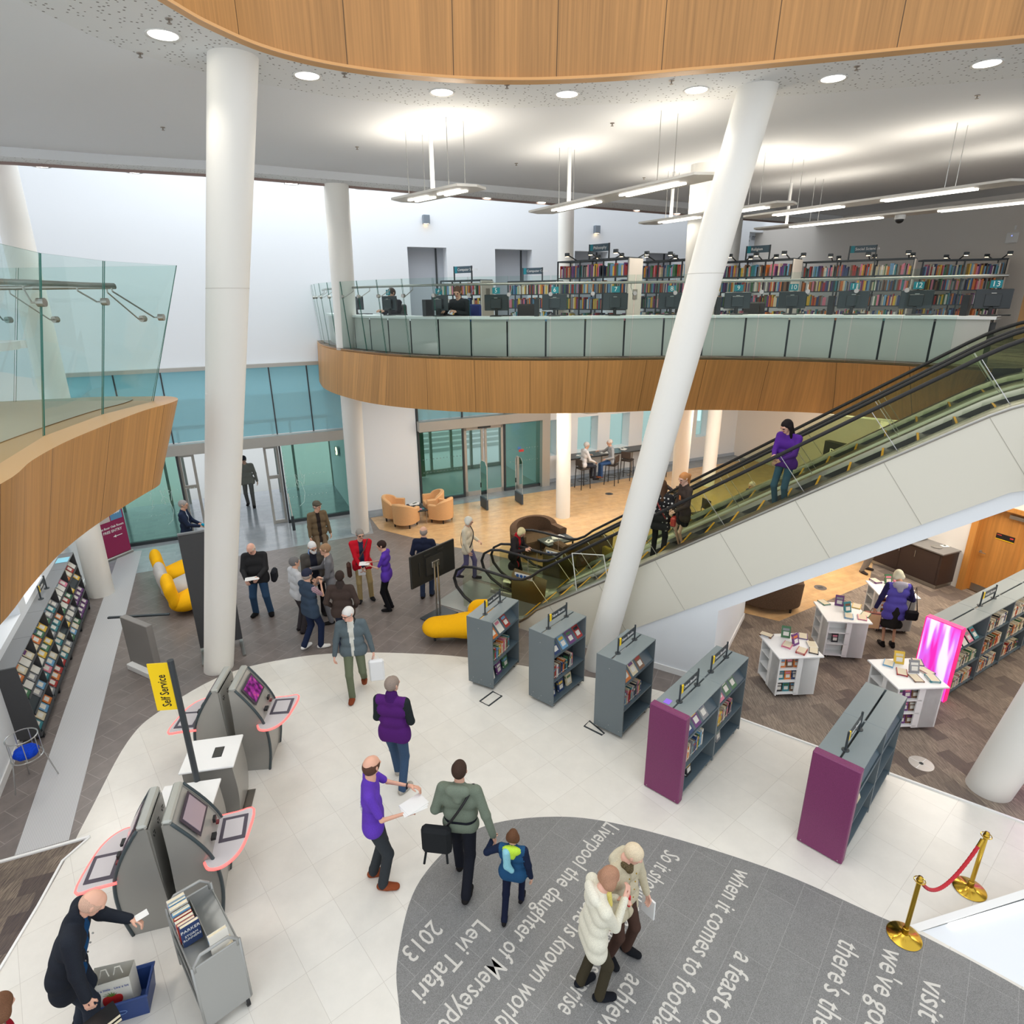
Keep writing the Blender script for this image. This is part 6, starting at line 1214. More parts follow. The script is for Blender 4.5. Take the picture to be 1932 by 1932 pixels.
# ================================================================ people
def cloth(c, sc=170, var=.07):
    k = 'cloth_%d_%d_%d' % c
    return k if k in MATS else (fabric(k, c, sc, var), k)[1]
def skin_m(c): k = 'skin_%d_%d_%d' % c; M(k, c, .5, spec=.3); return k
def hair_m(c): k = 'hair_%d_%d_%d' % c; return k if k in MATS else (fabric(k, c, 420, .22, .7), k)[1]
M('lip', (176, 96, 90), .5); M('eye', (40, 34, 32), .3)
t = NT('polka', .85); v = t.n('ShaderNodeTexVoronoi', i_Scale=13); v.inputs['Randomness'].default_value = .25; t.l(t.coords(), v.inputs[0]); lt = t.n('ShaderNodeMath', operation='LESS_THAN'); t.l(v.outputs[0], lt.inputs[0]); lt.inputs[1].default_value = .24; t.out(t.mix(lt.outputs[0], (26, 26, 32), (226, 226, 226)))
t = NT('striped_sleeve', .85); wv = t.n('ShaderNodeTexWave', i_Scale=13); wv.bands_direction = 'Z'; t.l(t.coords(), wv.inputs[0]); t.out(t.ramp(wv.outputs[0], [(.45, (40, 44, 66)), (.55, (236, 196, 206))], 'CONSTANT'))
t = NT('striped_bag', .8); wv = t.n('ShaderNodeTexWave', i_Scale=14); t.l(t.coords(), wv.inputs[0]); t.out(t.ramp(wv.outputs[0], [(.15, (60, 60, 70)), (.4, (210, 90, 60)), (.6, (236, 196, 150)), (.85, (190, 60, 90))], 'CONSTANT'))
def ik(S, T, a, b, pole):
    S, T, pole = np.array(S, float), np.array(T, float), np.array(pole, float); d = T-S; L = np.linalg.norm(d); L2 = min(L, (a+b)*.998); u = d/L; T = S+u*L2
    x = (a*a-b*b+L2*L2)/(2*L2); r = math.sqrt(max(0, a*a-x*x)); p = pole-u*(pole @ u); p /= np.linalg.norm(p)+1e-9; return S+u*x+p*r, T
def person(lb, x, y, az, h=1.72, z=0, g=1.0, lean=0, head=(0, 0), feet=((0, .09, 0, 8), (0, -.09, 0, -8)), hip=None, hl=None, hr=None, top=(90, 90, 90), sleeve=None, short=False, hem=.47, opn=None, collar=None, hood=None,
           leg=(60, 60, 66), skirt=None, shoe=(34, 30, 30), hair=('short', (90, 70, 56)), skin=(214, 168, 144), beard=None, glasses=False, fine=1.0, arms=True, sitting=False, curl=45):
    t = thing('person', lb, 'person', (x, y, z), R(az)); sk = skin_m(skin); hx = hip or (0, .533*h); A = np.array
    la = R(lean); ca, sa = math.cos(la), math.sin(la); H0 = A([hx[0], 0, hx[1]])
    def T(fx, ly, up): return H0+A([fx*ca+up*sa, ly, -fx*sa+up*ca])       # torso frame, up measured from the hips
    up = lambda f: (f-.525)*h
    fw = A([ca, 0, -sa]); lat = A([0, 1., 0]); G = g*h/1.72
    def torso(inf, low=0.0):
        return [(T(0, -.05*h, up(.53)), T(0, .05*h, up(.53)), .088*G+inf, .088*G+inf, fw, .82, 0), (T(.005, -.04*h, up(.62)), T(.005, .04*h, up(.62)), .08*G*g+inf, .08*G*g+inf, fw, .86, 0),
                (T(0, -.055*h, up(.73)), T(0, .055*h, up(.73)), .09*G+inf, .09*G+inf, fw, .8, 0), (T(-.01, -.095*h, up(.805)), T(-.01, .095*h, up(.805)), .046*G+inf*.8, .046*G+inf*.8, fw, .9, 0)]
    sh = {s: T(-.005, s*(.112*h+.01*(g-1)), up(.805)) for s in (1, -1)}; arm = {}
    for s, q in ((1, hl), (-1, hr)):
        tgt = A(q) if q is not None else A([sh[s][0]+.05, s*(.15*h+.02), .485*h]); e, w_ = ik(sh[s], tgt, .172*h, .155*h, (-.7, s*.55, -.35)); arm[s] = (sh[s], e, w_)
    legs = {}
    for s, f in ((1, feet[0]), (-1, feet[1])):
        hj = H0+A([0, s*.052*h, -.01*h]); ank = A([f[0]-.02, f[1], .05*h+f[2]]); kn, ank = ik(hj, ank, .245*h, .245*h, (1, s*.1, .12)); legs[s] = (hj, kn, ank, f)
    # head
    nt = T(.012*h, 0, up(.855)); hy, hp = R(head[0]), R(head[1]+lean*.35); hh = .132*h
    Rm = np.array([[math.cos(hy)*math.cos(hp), -math.sin(hy), math.cos(hy)*math.sin(hp)], [math.sin(hy)*math.cos(hp), math.cos(hy), math.sin(hy)*math.sin(hp)], [-math.sin(hp), 0, math.cos(hp)]])
    hc = nt+Rm @ A([.10*hh, 0, .55*hh]); hd = lambda a, b, c: hc+Rm @ (A([a, b, c])*hh); hlat = Rm @ A([0, 1., 0]); hfw = Rm @ A([1., 0, 0])
    hp_ = [(hd(-.06, 0, .12), hd(.02, 0, .1), .43*hh, .41*hh, hlat, .8, 0), (hd(.1, 0, -.1), hd(.2, 0, -.34), .3*hh, .17*hh, hlat, .9, 0), (hd(.4, 0, .04), hd(.46, 0, -.09), .035*hh, .065*hh, None, 1, 0),
           (hd(-.02, .36, -.04), hd(-.05, .37, .08), .05*hh, .06*hh, hlat, .6, 0), (hd(-.02, -.36, -.04), hd(-.05, -.37, .08), .05*hh, .06*hh, hlat, .6, 0), (hd(.345, -.07, -.24), hd(.345, .07, -.24), .035*hh, .035*hh, None, 1, 1),
           (hd(.36, -.2, .09), hd(.36, .2, .09), .05*hh, .05*hh, None, 1, 0), (hd(.385, .14, .02), hd(.385, .14, .02), .05*hh, .05*hh, None, 1, 2), (hd(.385, -.14, .02), hd(.385, -.14, .02), .05*hh, .05*hh, None, 1, 2),
           (T(0, 0, up(.82)), nt+A([0, 0, .02]), .036*h, .033*h, None, 1, 0)]
    parts = [blob(hp_, .009*fine, .018)]
    body = torso(-.012)+[(legs[s][0], legs[s][1], .05*G, .034*G, None, 1, 0) for s in (1, -1)]+[(legs[s][1], legs[s][2], .032*G, .022*G, None, 1, 0) for s in (1, -1)]
    if arms: body += [(arm[s][0], arm[s][1], .027*G, .022*G, None, 1, 0) for s in (1, -1)]+[(arm[s][1], arm[s][2], .023*G, .016*G, None, 1, 0) for s in (1, -1)]
    body.append((T(0, 0, up(.80)), nt, .036*h, .034*h, None, 1, 0)); parts.append(blob(body, .02*fine if not (short or skirt) else .014*fine, .02))
    for s in (1, -1):       # hands: palm, four fingers of two bends, thumb
        _, e, w_ = arm[s]; d = (w_-e)/np.linalg.norm(w_-e); n = A([0, -s, 0.])-d*(A([0, -s, 0.]) @ d)
        if abs(d[2]) < .55: n = A([0, -s*.5, -.85])-d*(A([0, -s*.5, -.85]) @ d)
        n /= np.linalg.norm(n); si = np.cross(d, n)*s; k_ = h/1.72; P = []
        if si[2]*1.0+si[0] < 0: si = -si
        P.append((w_+d*.02*k_-si*.018*k_, w_+d*.075*k_-si*.022*k_, .021*k_, .016*k_, n, .65, 0)); P.append((w_+d*.02*k_+si*.018*k_, w_+d*.075*k_+si*.022*k_, .021*k_, .016*k_, n, .65, 0)); P.append((w_-d*.02, w_+d*.03*k_, .02*k_, .022*k_, None, 1, 0))
        for q, L in ((-.028, .062), (-.0095, .075), (.0095, .08), (.028, .072)):
            b0 = w_+(d*.088+si*q)*k_; a1 = R(curl*.6); d1 = d*math.cos(a1)+n*math.sin(a1); b1 = b0+d1*L*.55*k_; a2 = R(curl*1.5); d2 = d*math.cos(a2)+n*math.sin(a2); b2_ = b1+d2*L*.5*k_
            P += [(b0, b1, .0098*k_, .0088*k_, None, 1, 0), (b1, b2_, .0088*k_, .0075*k_, None, 1, 0)]
        tb = w_+(d*.03+si*.03)*k_; P += [(tb, tb+(d*.035+si*.025+n*.015)*k_, .0125*k_, .01*k_, None, 1, 0), (tb+(d*.035+si*.025+n*.015)*k_, tb+(d*.062+si*.022+n*.03)*k_, .01*k_, .0085*k_, None, 1, 0)]
        parts.append(blob(P, .0068*fine, .006))
    b_ = blob_mesh('body', parts, [sk, 'lip', 'eye'], t)
    # trousers, skirt, shoes
    if not skirt:
        P = [(T(0, -.05*h, up(.53)), T(0, .05*h, up(.53)), .09*G+.006, .09*G+.006, fw, .84, 0)]+([(T(0, -.045*h, up(.585)), T(0, .045*h, up(.585)), .086*G*g, .086*G*g, fw, .86, 0)] if hem > .5 else [])
        for s in (1, -1): hj, kn, an, f = legs[s]; P += [(hj, kn, .078*G, .058*G, None, 1, 0), (kn, an+A([0, 0, -.012*h]), .057*G, .050*G, None, 1, 0), (an+A([.0, 0, .012*h]), an+A([.0, 0, -.026*h]), .040*G, .041*G, None, 1, 0)]
        blob_mesh('trousers', [blob(P, .016*fine, .022)], cloth(leg), t)
    else:
        P = [(T(0, -.05*h, up(.53)), T(0, .05*h, up(.53)), .092*G, .092*G, fw, .84, 0), (A([hx[0]+.01, -.055*h, skirt[1]+.05]), A([hx[0]+.01, .055*h, skirt[1]+.05]), .105*G, .105*G, A([1., 0, 0]), .85, 0), (H0, A([hx[0], 0, skirt[1]+.05]), .11*G, .115*G, None, 1, 0), ('-', A([0, 0, skirt[1]-.5]), A([0, 0, skirt[1]-.5]), .5, .5)]
        blob_mesh('skirt', [blob(P, .017*fine, .04)], cloth(skirt[0]), t)
    for s in (1, -1):
        hj, kn, an, f = legs[s]; a = R(f[3]); d = A([math.cos(a), math.sin(a), 0]); b0 = A([an[0], an[1], f[2]+.034]); P = [(b0-d*.035, b0+d*.05, .038*G, .04*G, A([0, 0, 1.]), .9, 0), (b0+d*.05, b0+d*.145*h/1.72, .050*G, .042*G, A([0, 0, 1.]), .66, 0), (b0, A([an[0], an[1], f[2]+.085]), .04*G, .036*G, None, 1, 0), ('-', b0-A([0, 0, .55]), b0-A([0, 0, .55]), .517, .517)]
        blob_mesh('shoe', [blob(P, .011*fine, .015)], cloth(shoe), t)
    # upper garment
    inf = .026; P = torso(inf); hz = hem*h
    if hem < .53:
        lo = A([hx[0]+.0, 0, hz+.05]) if not sitting else T(0, 0, up(.50)); w2 = .056*h
        P += [(T(0, -w2, up(.53)), T(0, w2, up(.53)), .094*G+inf, .094*G+inf, fw, .86, 0)]
        if not sitting: P += [(lo-lat*w2, lo+lat*w2, .097*G+inf, .097*G+inf, A([1., 0, 0]), .86, 0)]
    P.append((T(-.005, 0, up(.80)), T(0, 0, up(.835)), .05*h, .041*h, None, 1, 0))
    if collar: P.append((T(-.005, 0, up(.825)), T(.0, 0, up(.862)), .047*h, .045*h, None, 1, 3))
    if hood: P += [(T(-.05*h, -.04*h, up(.835)), T(-.05*h, .04*h, up(.835)), .04*h, .04*h, fw, .75, 4), (T(-.055*h, 0, up(.83)), T(-.062*h, 0, up(.775)), .045*h, .03*h, fw, .6, 4)]
    for s in (1, -1):
        S_, e, w_ = arm[s]; l = 2 if sleeve else 0
        if not arms: continue
        if short: m = S_+(e-S_)*.78; P.append((S_, m, .034*G+inf*.6, .038*G, None, 1, l))
        else: P += [(S_, e, .042*G+inf*.6, .040*G+.008, None, 1, l), (e, w_+(e-w_)*.03, .040*G+.006, .031*G+.006, None, 1, l)]
    P += [('-', A([hx[0], 0, hz-.6]), A([hx[0], 0, hz-.6]), .6, .6)] if hem < .53 and not sitting else []
    P.append(('-', T(.03*h, 0, up(.885)), T(.03*h, 0, up(.885)), .036*h, .036*h))
    V, Q, L = blob(P, .0135*fine, .025)
    if opn:
        C_ = V[Q].mean(1)-H0; fx = C_ @ fw; uz = C_ @ A([sa, 0, ca]); k_ = np.clip(uz/up(.83), 0, 1); wv_ = opn[2]+(opn[1]-opn[2])*k_; m = (fx > .035) & (np.abs(C_[:, 1]) < wv_) & (L != 2); L = L.copy(); L[m] = 1
    tm = top if isinstance(top, str) else cloth(top); blob_mesh('top', [(V, Q, L)], [tm, cloth(opn[0]) if opn else tm, (sleeve if isinstance(sleeve, str) else cloth(sleeve)) if sleeve else tm, cloth(collar) if collar else tm, cloth(hood) if hood else tm], t)
    # hair or hat
    ty, hc_ = hair; m = hair_m(hc_); cr = (hd(-.07, 0, .14), hd(.0, 0, .13), .455*hh, .43*hh, hlat, .83, 0); face = ('-', hd(.62, 0, -.16), hd(.40, 0, -.32), .42*hh, .46*hh); low = ('-', hd(.1, 0, -.62), hd(.0, 0, -.62), .48*hh, .48*hh)
    P = None
    if ty == 'short': P = [cr, face, low]
    elif ty == 'bob': P = [cr, (hd(-.1, -.2, -.1), hd(-.1, .2, -.1), .3*hh, .3*hh, None, 1, 0), (hd(-.02, -.3, -.2), hd(-.02, -.3, .1), .13*hh, .15*hh, None, 1, 0), (hd(-.02, .3, -.2), hd(-.02, .3, .1), .13*hh, .15*hh, None, 1, 0), face]
    elif ty == 'long': P = [cr, (hd(-.16, 0, .0), hd(-.28, 0, -1.25), .36*hh, .26*hh, None, 1, 0), (hd(-.02, -.32, .0), hd(.04, -.34, -1.0), .14*hh, .1*hh, None, 1, 0), (hd(-.02, .32, .0), hd(.04, .34, -1.0), .14*hh, .1*hh, None, 1, 0), face]
    elif ty == 'pony': P = [cr, (hd(-.4, 0, .25), hd(-.62, 0, .1), .14*hh, .17*hh, None, 1, 0), (hd(-.62, 0, .1), hd(-.55, 0, -.75), .17*hh, .07*hh, None, 1, 0), face, low]
    elif ty == 'bald': P = [(hd(-.06, 0, .06), hd(.0, 0, .05), .45*hh, .43*hh, hlat, .83, 0), face, low, ('-', hd(.05, 0, .62), hd(-.0, 0, .55), .45*hh, .45*hh)]
    elif ty == 'beanie': P = [(hd(-.08, 0, .2), hd(.0, 0, .2), .46*hh, .45*hh, hlat, .85, 0), ('-', hd(.1, 0, -.5), hd(-.05, 0, -.5), .62*hh, .6*hh)]
    elif ty == 'cap': P = [(hd(-.08, 0, .3), hd(.05, 0, .3), .42*hh, .42*hh, hlat, .95, 0), (hd(.3, -.12, .28), hd(.3, .12, .28), .3*hh, .3*hh, Rm @ A([0, 0, 1.]), .25, 0), ('-', hd(.0, 0, -.45), hd(.0, 0, -.45), .6*hh, .6*hh)]
    if P: blob_mesh('hair' if ty not in ('beanie', 'cap') else 'hat', [blob(P, .010*fine, .02)], m, t)
    if ty in ('cap', 'beanie'): blob_mesh('hair', [blob([(hd(-.07, 0, .04), hd(.0, 0, .03), .45*hh, .42*hh, hlat, .83, 0), face, low], .010*fine, .02)], hair_m((150, 140, 132)), t)
    if beard: blob_mesh('beard', [blob([(hd(.2, -.16, -.2), hd(.32, 0, -.38), .17*hh, .15*hh, None, 1, 0), (hd(.2, .16, -.2), hd(.32, 0, -.38), .17*hh, .15*hh, None, 1, 0)], .010*fine, .02)], hair_m(beard), t)
    if glasses:
        mb = MB()
        for s in (1, -1):
            mb.tube([hd(.47+.02*math.sin(a), s*.16+.1*math.cos(a), .02+.075*math.sin(a)) for a in np.linspace(0, 6.28, 10, endpoint=False)], .0028, 4, True); mb.tube([hd(.47, s*.26, .03), hd(.0, s*.39, .05)], .0028, 4)
        mb.tube([hd(.48, -.06, .03), hd(.48, .06, .03)], .0028, 4); mb.build('glasses', 'black', t)
    t['_a'] = [list(map(float, arm[1][2])), list(map(float, arm[-1][2]))]
    return t, arm, T, up
def held(name, lb, cat, person_, local, mb, mats, rz=0):
    """an object of its own in or on a person: local position in that person's frame"""
    o = mb.build(name, mats); a = person_.rotation_euler.z; v = rotz(local, a); o.location = (person_.location.x+v[0], person_.location.y+v[1], person_.location.z+v[2]); o.rotation_euler = (0, 0, a+rz); return tag(o, lb, cat)
def strap(t, T, up, h, s, mat, name='bag_strap', low=-.02):
    P = [T(.02*h, s*.085*h, up(.835)), T(.085*h, s*.04*h, up(.75)), T(.092*h, -s*.03*h, up(.64)), T(.05*h, -s*.085*h, up(.55+low)), T(-.05*h, -s*.085*h, up(.56+low)), T(-.088*h, -s*.02*h, up(.66)), T(-.075*h, s*.05*h, up(.78)), T(.0, s*.09*h, up(.84))]
    P = [tuple(map(float, p)) for p in P]; MB().tube(catmull(P, 4, True), .011, 5, True, sq=(1.4, .6)).build(name, mat, t, smooth=True)
def bagmesh(w_, d, hgt, drop=.0): return MB().cbox((0, 0, -hgt/2), (w_, d, hgt), min(w_, d, hgt)*.25)
def paper(n=2, w_=.2, l=.28):
    mb = MB()
    for k in range(n): mb.box((.01*k, .012*k, .004*k), (l, w_, .003), .12*k)
    return mb
NEAR, MID, FAR = 1.0, 1.15, 1.4
p, a, T, up = person('person in grey green hooded sweatshirt walking away hand in hand with the child', -.62, 5.45, 82, 1.74, g=1.15, top=(110, 120, 106), hood=(116, 126, 112), hem=.54, leg=(28, 30, 38), shoe=(30, 28, 28), hair=('short', (62, 46, 38)), feet=((.22, .09, 0, 5), (-.22, -.08, .03, -5)), hl=(.16, .18, .98), hr=(-.10, -.40, .86), skin=(206, 160, 138))
strap(p, T, up, 1.74, -1, 'black'); mb = MB().cbox((0, 0, -.2), (.13, .34, .36), .04); mb.tube([(-.05, .12, -.36), (-.08, .14, -.5)], .014, 5).tube([(-.04, -.12, -.36), (-.06, -.13, -.48)], .014, 5); held('shoulder_bag', 'large black shoulder bag with fringe hanging at the left hip of the green hoodie person', 'bag', p, (-.16, .25, 1.02), mb, cloth((36, 38, 40)))
p, a, T, up = person('child in navy jacket with lime and pale blue hood held by the hand', -.03, 5.08, 78, 1.16, top=(36, 78, 116), sleeve=(28, 38, 62), hood=(190, 226, 70), hem=.46, leg=(24, 30, 52), shoe=(30, 28, 30), hair=('bob', (96, 66, 46)), feet=((-.14, .07, .0, 5), (.14, -.07, .03, -5)), hl=(.18, .27, .83), hr=(.0, -.22, .5), skin=(218, 172, 148), g=1.05)
held('hood_lining', 'pale blue hood lining lying on the back of the child in navy', 'hood', p, (0, 0, 0), MB().box((0, 0, -5), (.001, .001, .001)), cloth((130, 190, 206))); bpy.data.objects.remove([o for o in bpy.data.objects if o.name.startswith('hood_lining')][0])
blob_mesh('hood_lining', [blob([(T(-.085, .05, up(.83)), T(-.1, .04, up(.68)), .045, .04, None, 1, 0), (T(-.1, .04, up(.68)), T(-.1, -.01, up(.63)), .04, .03, None, 1, 0)], .012, .02)], cloth((140, 196, 208)), p)
p, a, T, up = person('person in purple polo shirt with white back print holding papers, balding', -1.63, 5.48, 12, 1.80, g=1.12, top=(98, 62, 176), short=True, hem=.51, leg=(54, 58, 62), shoe=(138, 72, 44), hair=('bald', (86, 60, 48)), head=(48, 4), hl=(.44, .14, 1.22), hr=(.36, -.16, 1.12), feet=((-.05, .1, 0, 5), (.06, -.1, 0, -14)), skin=(222, 170, 146))
for tx, zz, s in (('Library &', .715, .07), ('Visitors', .675, .07), ('here to help', .64, .035)):
    q = T(-.112, 0, up(zz)); text_mesh('shirt_print', tx, s, 'white_paint', Matrix.Translation(Vector(map(float, q))) @ Matrix.Rotation(-math.pi/2, 4, 'Z') @ Matrix.Rotation(math.pi/2, 4, 'X'), p, align='CENTER', extrude=.004)
held('papers', 'white leaflets held by the person in the purple polo shirt', 'papers', p, (.46, -.10, 1.14), paper(3), 'white_paint', .3)
mb = MB().tube([tuple(map(float, a[1][2]+np.array([-.03+.028*math.cos(u)*.3, .03*math.cos(u), .03*math.sin(u)]))) for u in np.linspace(0, 6.28, 12, endpoint=False)], .008, 5, True); mb.build('wristwatch', 'black', p)
p, a, T, up = person('person in purple and black fleece with grey hair, back turned, in jeans', -1.66, 7.02, 78, 1.78, g=1.1, top=(84, 36, 110), sleeve=(38, 44, 46), collar=(70, 30, 96), hem=.47, leg=(62, 84, 112), shoe=(172, 166, 156), hair=('short', (142, 128, 118)), head=(-22, 0), hl=(.22, .1, 1.05), hr=(.22, -.12, 1.05), feet=((.24, .1, .0, 8), (-.1, -.1, 0, -22)))
p, a, T, up = person('white haired person in grey blue jacket and olive trousers walking with a plastic bag', -2.75, 9.17, -80, 1.74, g=1.12, top=(92, 104, 110), opn=((206, 206, 198), .055, .02), collar=(44, 48, 48), hem=.49, leg=(106, 114, 92), shoe=(130, 66, 42), hair=('short', (226, 220, 210)), head=(-42, 6), glasses=True, hl=(.02, .34, .78), hr=(.05, -.33, .80), feet=((-.26, .1, .1, 4), (.16, -.09, 0, -6)), skin=(226, 176, 156))
held('plastic_bag', 'white plastic carrier bag held by the white haired person in grey blue jacket', 'bag', p, (.06, .36, .70), MB().tube([(0, -.03, .08), (0, -.05, 0)], .006, 4).tube([(0, .03, .08), (0, .05, 0)], .006, 4).cbox((0, 0, -.2), (.1, .26, .42), .03), M('plastic_white', (232, 234, 236), .4))
p, a, T, up = person('person in cream hooded jacket with hand at the chest, nearer the camera of the two standing on the lettering', .74, 4.22, 14, 1.60, g=1.1, lean=6, top=(222, 218, 200), hood=(226, 222, 206), hem=.42, leg=(64, 58, 44), shoe=(26, 28, 34), hair=('bob', (164, 124, 100)), head=(12, 24), hl=(.26, .06, 1.12), hr=(.30, -.02, 1.20), feet=((-.05, .09, 0, 10), (.08, -.09, 0, -12)), skin=(224, 176, 156))
p['label'] = 'person in cream hooded jacket with hand at chest, nearer one on the floor lettering'
held('red_wallet', 'small red wallet held at the chest of the person in the cream jacket', 'wallet', p, (.36, .04, 1.12), MB().cbox((0, 0, 0), (.03, .1, .14), .01), M('wallet_red', (196, 24, 44), .5)); sc = blob([(T(.07, -.03, up(.84)), T(.11, -.02, up(.74)), .03, .03, None, 1, 0), (T(.07, .03, up(.84)), T(.11, .02, up(.70)), .03, .03, None, 1, 0)], .012, .02); blob_mesh('scarf', [sc], cloth((226, 210, 120)), p)
p, a, T, up = person('person in beige hooded parka and brown trousers looking down, behind the cream jacket', 1.08, 4.58, -52, 1.58, g=1.12, top=(196, 186, 160), hood=(200, 192, 168), hem=.40, opn=((176, 166, 140), .012, .012), leg=(74, 54, 46), shoe=(26, 28, 32), hair=('short', (222, 196, 168)), head=(28, 26), hl=(.10, .27, .78), feet=((.04, .1, 0, 20), (-.02, -.1, 0, -14)), skin=(226, 178, 158))
sc = blob([(T(.04, -.05, up(.845)), T(.07, .0, up(.80)), .035, .035, None, 1, 0), (T(.04, .05, up(.845)), T(.07, .0, up(.80)), .035, .035, None, 1, 0)], .012, .02); blob_mesh('scarf', [sc], cloth((92, 80, 58), 90, .3), p); bt2 = MB()
for k in range(5):
    for yy in (-.05, .05): q = T(.118-.006*k, yy, up(.77-.07*k)); bt2.ell(tuple(map(float, q)), (.008, .008, .008), 6, 4)
bt2.build('button', 'brass', p)
held('papers', 'white and blue leaflets in the lowered hand of the person in the beige parka', 'papers', p, (.12, .29, .68), MB().box((0, 0, -.08), (.16, .02, .24)).mat(1).box((0, .014, -.1), (.12, .006, .16)), ['white_paint', 'cover_dark blue'])
p, a, T, up = person('bald person in black padded jacket bending over the blue crate at the lower left', -4.10, 3.90, 22, 1.72, g=1.3, lean=22, top=(38, 42, 50), opn=((20, 70, 116), .05, .07), hem=.42, leg=(40, 46, 58), shoe=(22, 22, 24), hair=('bald', (196, 160, 140)), head=(6, 36), hl=(.50, .20, 1.0), hr=(.22, -.36, .66), collar=(34, 38, 46), feet=((-.05, .12, 0, 10), (.1, -.12, 0, -10)), skin=(226, 176, 152))
bt2 = MB()
for k in range(5): q = T(.15, -.11, up(.80-.06*k)); bt2.ell(tuple(map(float, q)), (.009, .009, .009), 6, 4)
bt2.build('press_stud', 'steel', p)
held('card', 'small white card in the hand of the bald person in the black jacket', 'card', p, (.60, .2, 1.0), MB().box((0, 0, 0), (.11, .08, .003)), 'white_paint', .4)
for k in range(2): held('book', ['dark book with white pages held low by the bald person, upper of two', 'dark book with white pages held low by the bald person, lower of two'][k], 'book', p, (.30, -.40, .60-.05*k), MB().box((0, 0, .018), (.24, .17, .004)).box((0, 0, -.018), (.24, .17, .004)).mat(1).box((0, 0, 0), (.235, .165, .032)), ['black', 'pages'], .5)
p, a, T, up = person('person in dark red coat with brown hair at the bottom left corner', -4.0, 3.12, 40, 1.60, g=1.15, top=(146, 22, 40), hem=.42, leg=(40, 40, 46), hair=('bob', (110, 78, 58)), head=(40, 20), collar=(130, 110, 100), skin=(220, 172, 150)); strap(p, T, up, 1.60, -1, 'black')
p, a, T, up = person('person in black jacket and jeans reading a leaflet by the tall column', -5.56, 12.14, -78, 1.74, g=1.3, top=(46, 46, 48), hem=.47, leg=(52, 78, 108), shoe=(22, 22, 24), hair=('bald', (206, 190, 176)), head=(-14, 24), hl=(.34, .10, 1.06), hr=(.32, -.16, 1.02), feet=((.04, .17, 0, 14), (.0, -.15, 0, -18)), skin=(224, 174, 154), fine=MID)
held('papers', 'open white leaflet read by the person in black jacket and jeans', 'papers', p, (.40, -.03, 1.06), paper(2, .26, .18), 'white_paint', .1); held('shoulder_bag', 'black shoulder bag behind the person in black jacket and jeans', 'bag', p, (-.06, .34, 1.02), MB().cbox((0, 0, -.12), (.3, .12, .26), .04), cloth((36, 38, 44)))
person('person in pale grey sweater with short grey hair, back turned in the chatting group', -4.44, 11.38, 42, 1.68, g=1.12, top=(196, 198, 202), hem=.49, leg=(62, 58, 62), shoe=(40, 36, 38), hair=('short', (112, 110, 110)), head=(0, -6), hl=(.2, .12, 1.0), hr=(.2, -.14, 1.0), fine=MID)
p, a, T, up = person('person in navy vest and striped sleeves with beanie taking a photograph', -3.98, 10.72, 52, 1.70, g=1.15, top=(56, 70, 88), sleeve='striped_sleeve', short=True, hem=.45, leg=(30, 40, 66), shoe=(228, 226, 222), hair=('beanie', (44, 48, 66)), head=(8, 0), hl=(.26, .05, 1.36), hr=(.27, -.06, 1.36), feet=((-.16, .09, .04, 6), (.1, -.09, 0, -40)), fine=MID)
held('camera', 'small silver camera held up by the person with the navy beanie', 'camera', p, (.33, 0, 1.40), MB().cbox((0, 0, 0), (.03, .1, .065), .006).cyl((.015, 0, 0), (.04, 0, 0), .022, n=12), M('camera_silver', (170, 172, 176), .3, .6))
person('white bearded person in dark jacket with blue scarf, facing the person in grey suit', -4.28, 12.08, -62, 1.76, g=1.1, top=(84, 80, 76), opn=((40, 42, 54), .07, .07), hem=.45, leg=(34, 32, 36), hair=('short', (222, 220, 218)), beard=(226, 224, 220), glasses=True, hl=(.24, .06, 1.02), hr=(.24, -.1, 1.0), head=(10, 10), fine=MID, collar=(120, 150, 200))
person('fair haired person in grey suit gesturing in the chatting group', -3.86, 11.80, 196, 1.80, top=(112, 112, 116), hem=.45, opn=((226, 226, 230), .04, .0), leg=(112, 112, 116), shoe=(30, 28, 28), hair=('short', (150, 120, 92)), glasses=True, hl=(.26, .1, 1.0), hr=(.38, -.08, 1.26), feet=((.1, .1, 0, 8), (-.16, -.1, 0, -8)), fine=MID)
person('person in dark brown leather jacket seen from behind, close cropped hair', -3.28, 10.54, 92, 1.74, g=1.1, top=(70, 58, 54), collar=(56, 48, 46), hem=.48, leg=(36, 42, 60), shoe=(30, 32, 44), hair=('short', (54, 44, 40)), hl=(.14, .22, .95), hr=(.14, -.22, .95), feet=((0, .1, 0, 6), (-.06, -.1, 0, -6)), fine=MID, skin=(150, 112, 92))
p, a, T, up = person('person in brown tweed coat and flat cap with a backpack near the entrance', -5.02, 14.86, -55, 1.72, g=1.1, top=(112, 96, 74), opn=((48, 42, 40), .05, .04), hem=.38, leg=(128, 112, 92), hair=('cap', (88, 82, 72)), head=(38, 0), hl=(.08, .28, .80), hr=(.1, -.27, .80), fine=FAR)
held('backpack', 'grey backpack on the person in the tweed coat and cap', 'backpack', p, (-.17, 0, 1.38), MB().cbox((0, 0, -.2), (.12, .3, .42), .05), cloth((150, 150, 158)))
p, a, T, up = person('person in bright red jacket, khaki trousers and sunglasses holding a paper', -3.42, 12.78, -72, 1.76, g=1.05, top=(196, 28, 44), opn=((48, 56, 78), .055, .04), hem=.46, leg=(176, 154, 108), shoe=(34, 34, 36), hair=('short', (140, 134, 128)), glasses=True, head=(14, 4), hl=(.24, .02, .92), hr=(.24, -.05, .94), feet=((.0, .14, 0, 14), (.06, -.12, 0, -14)), fine=MID)
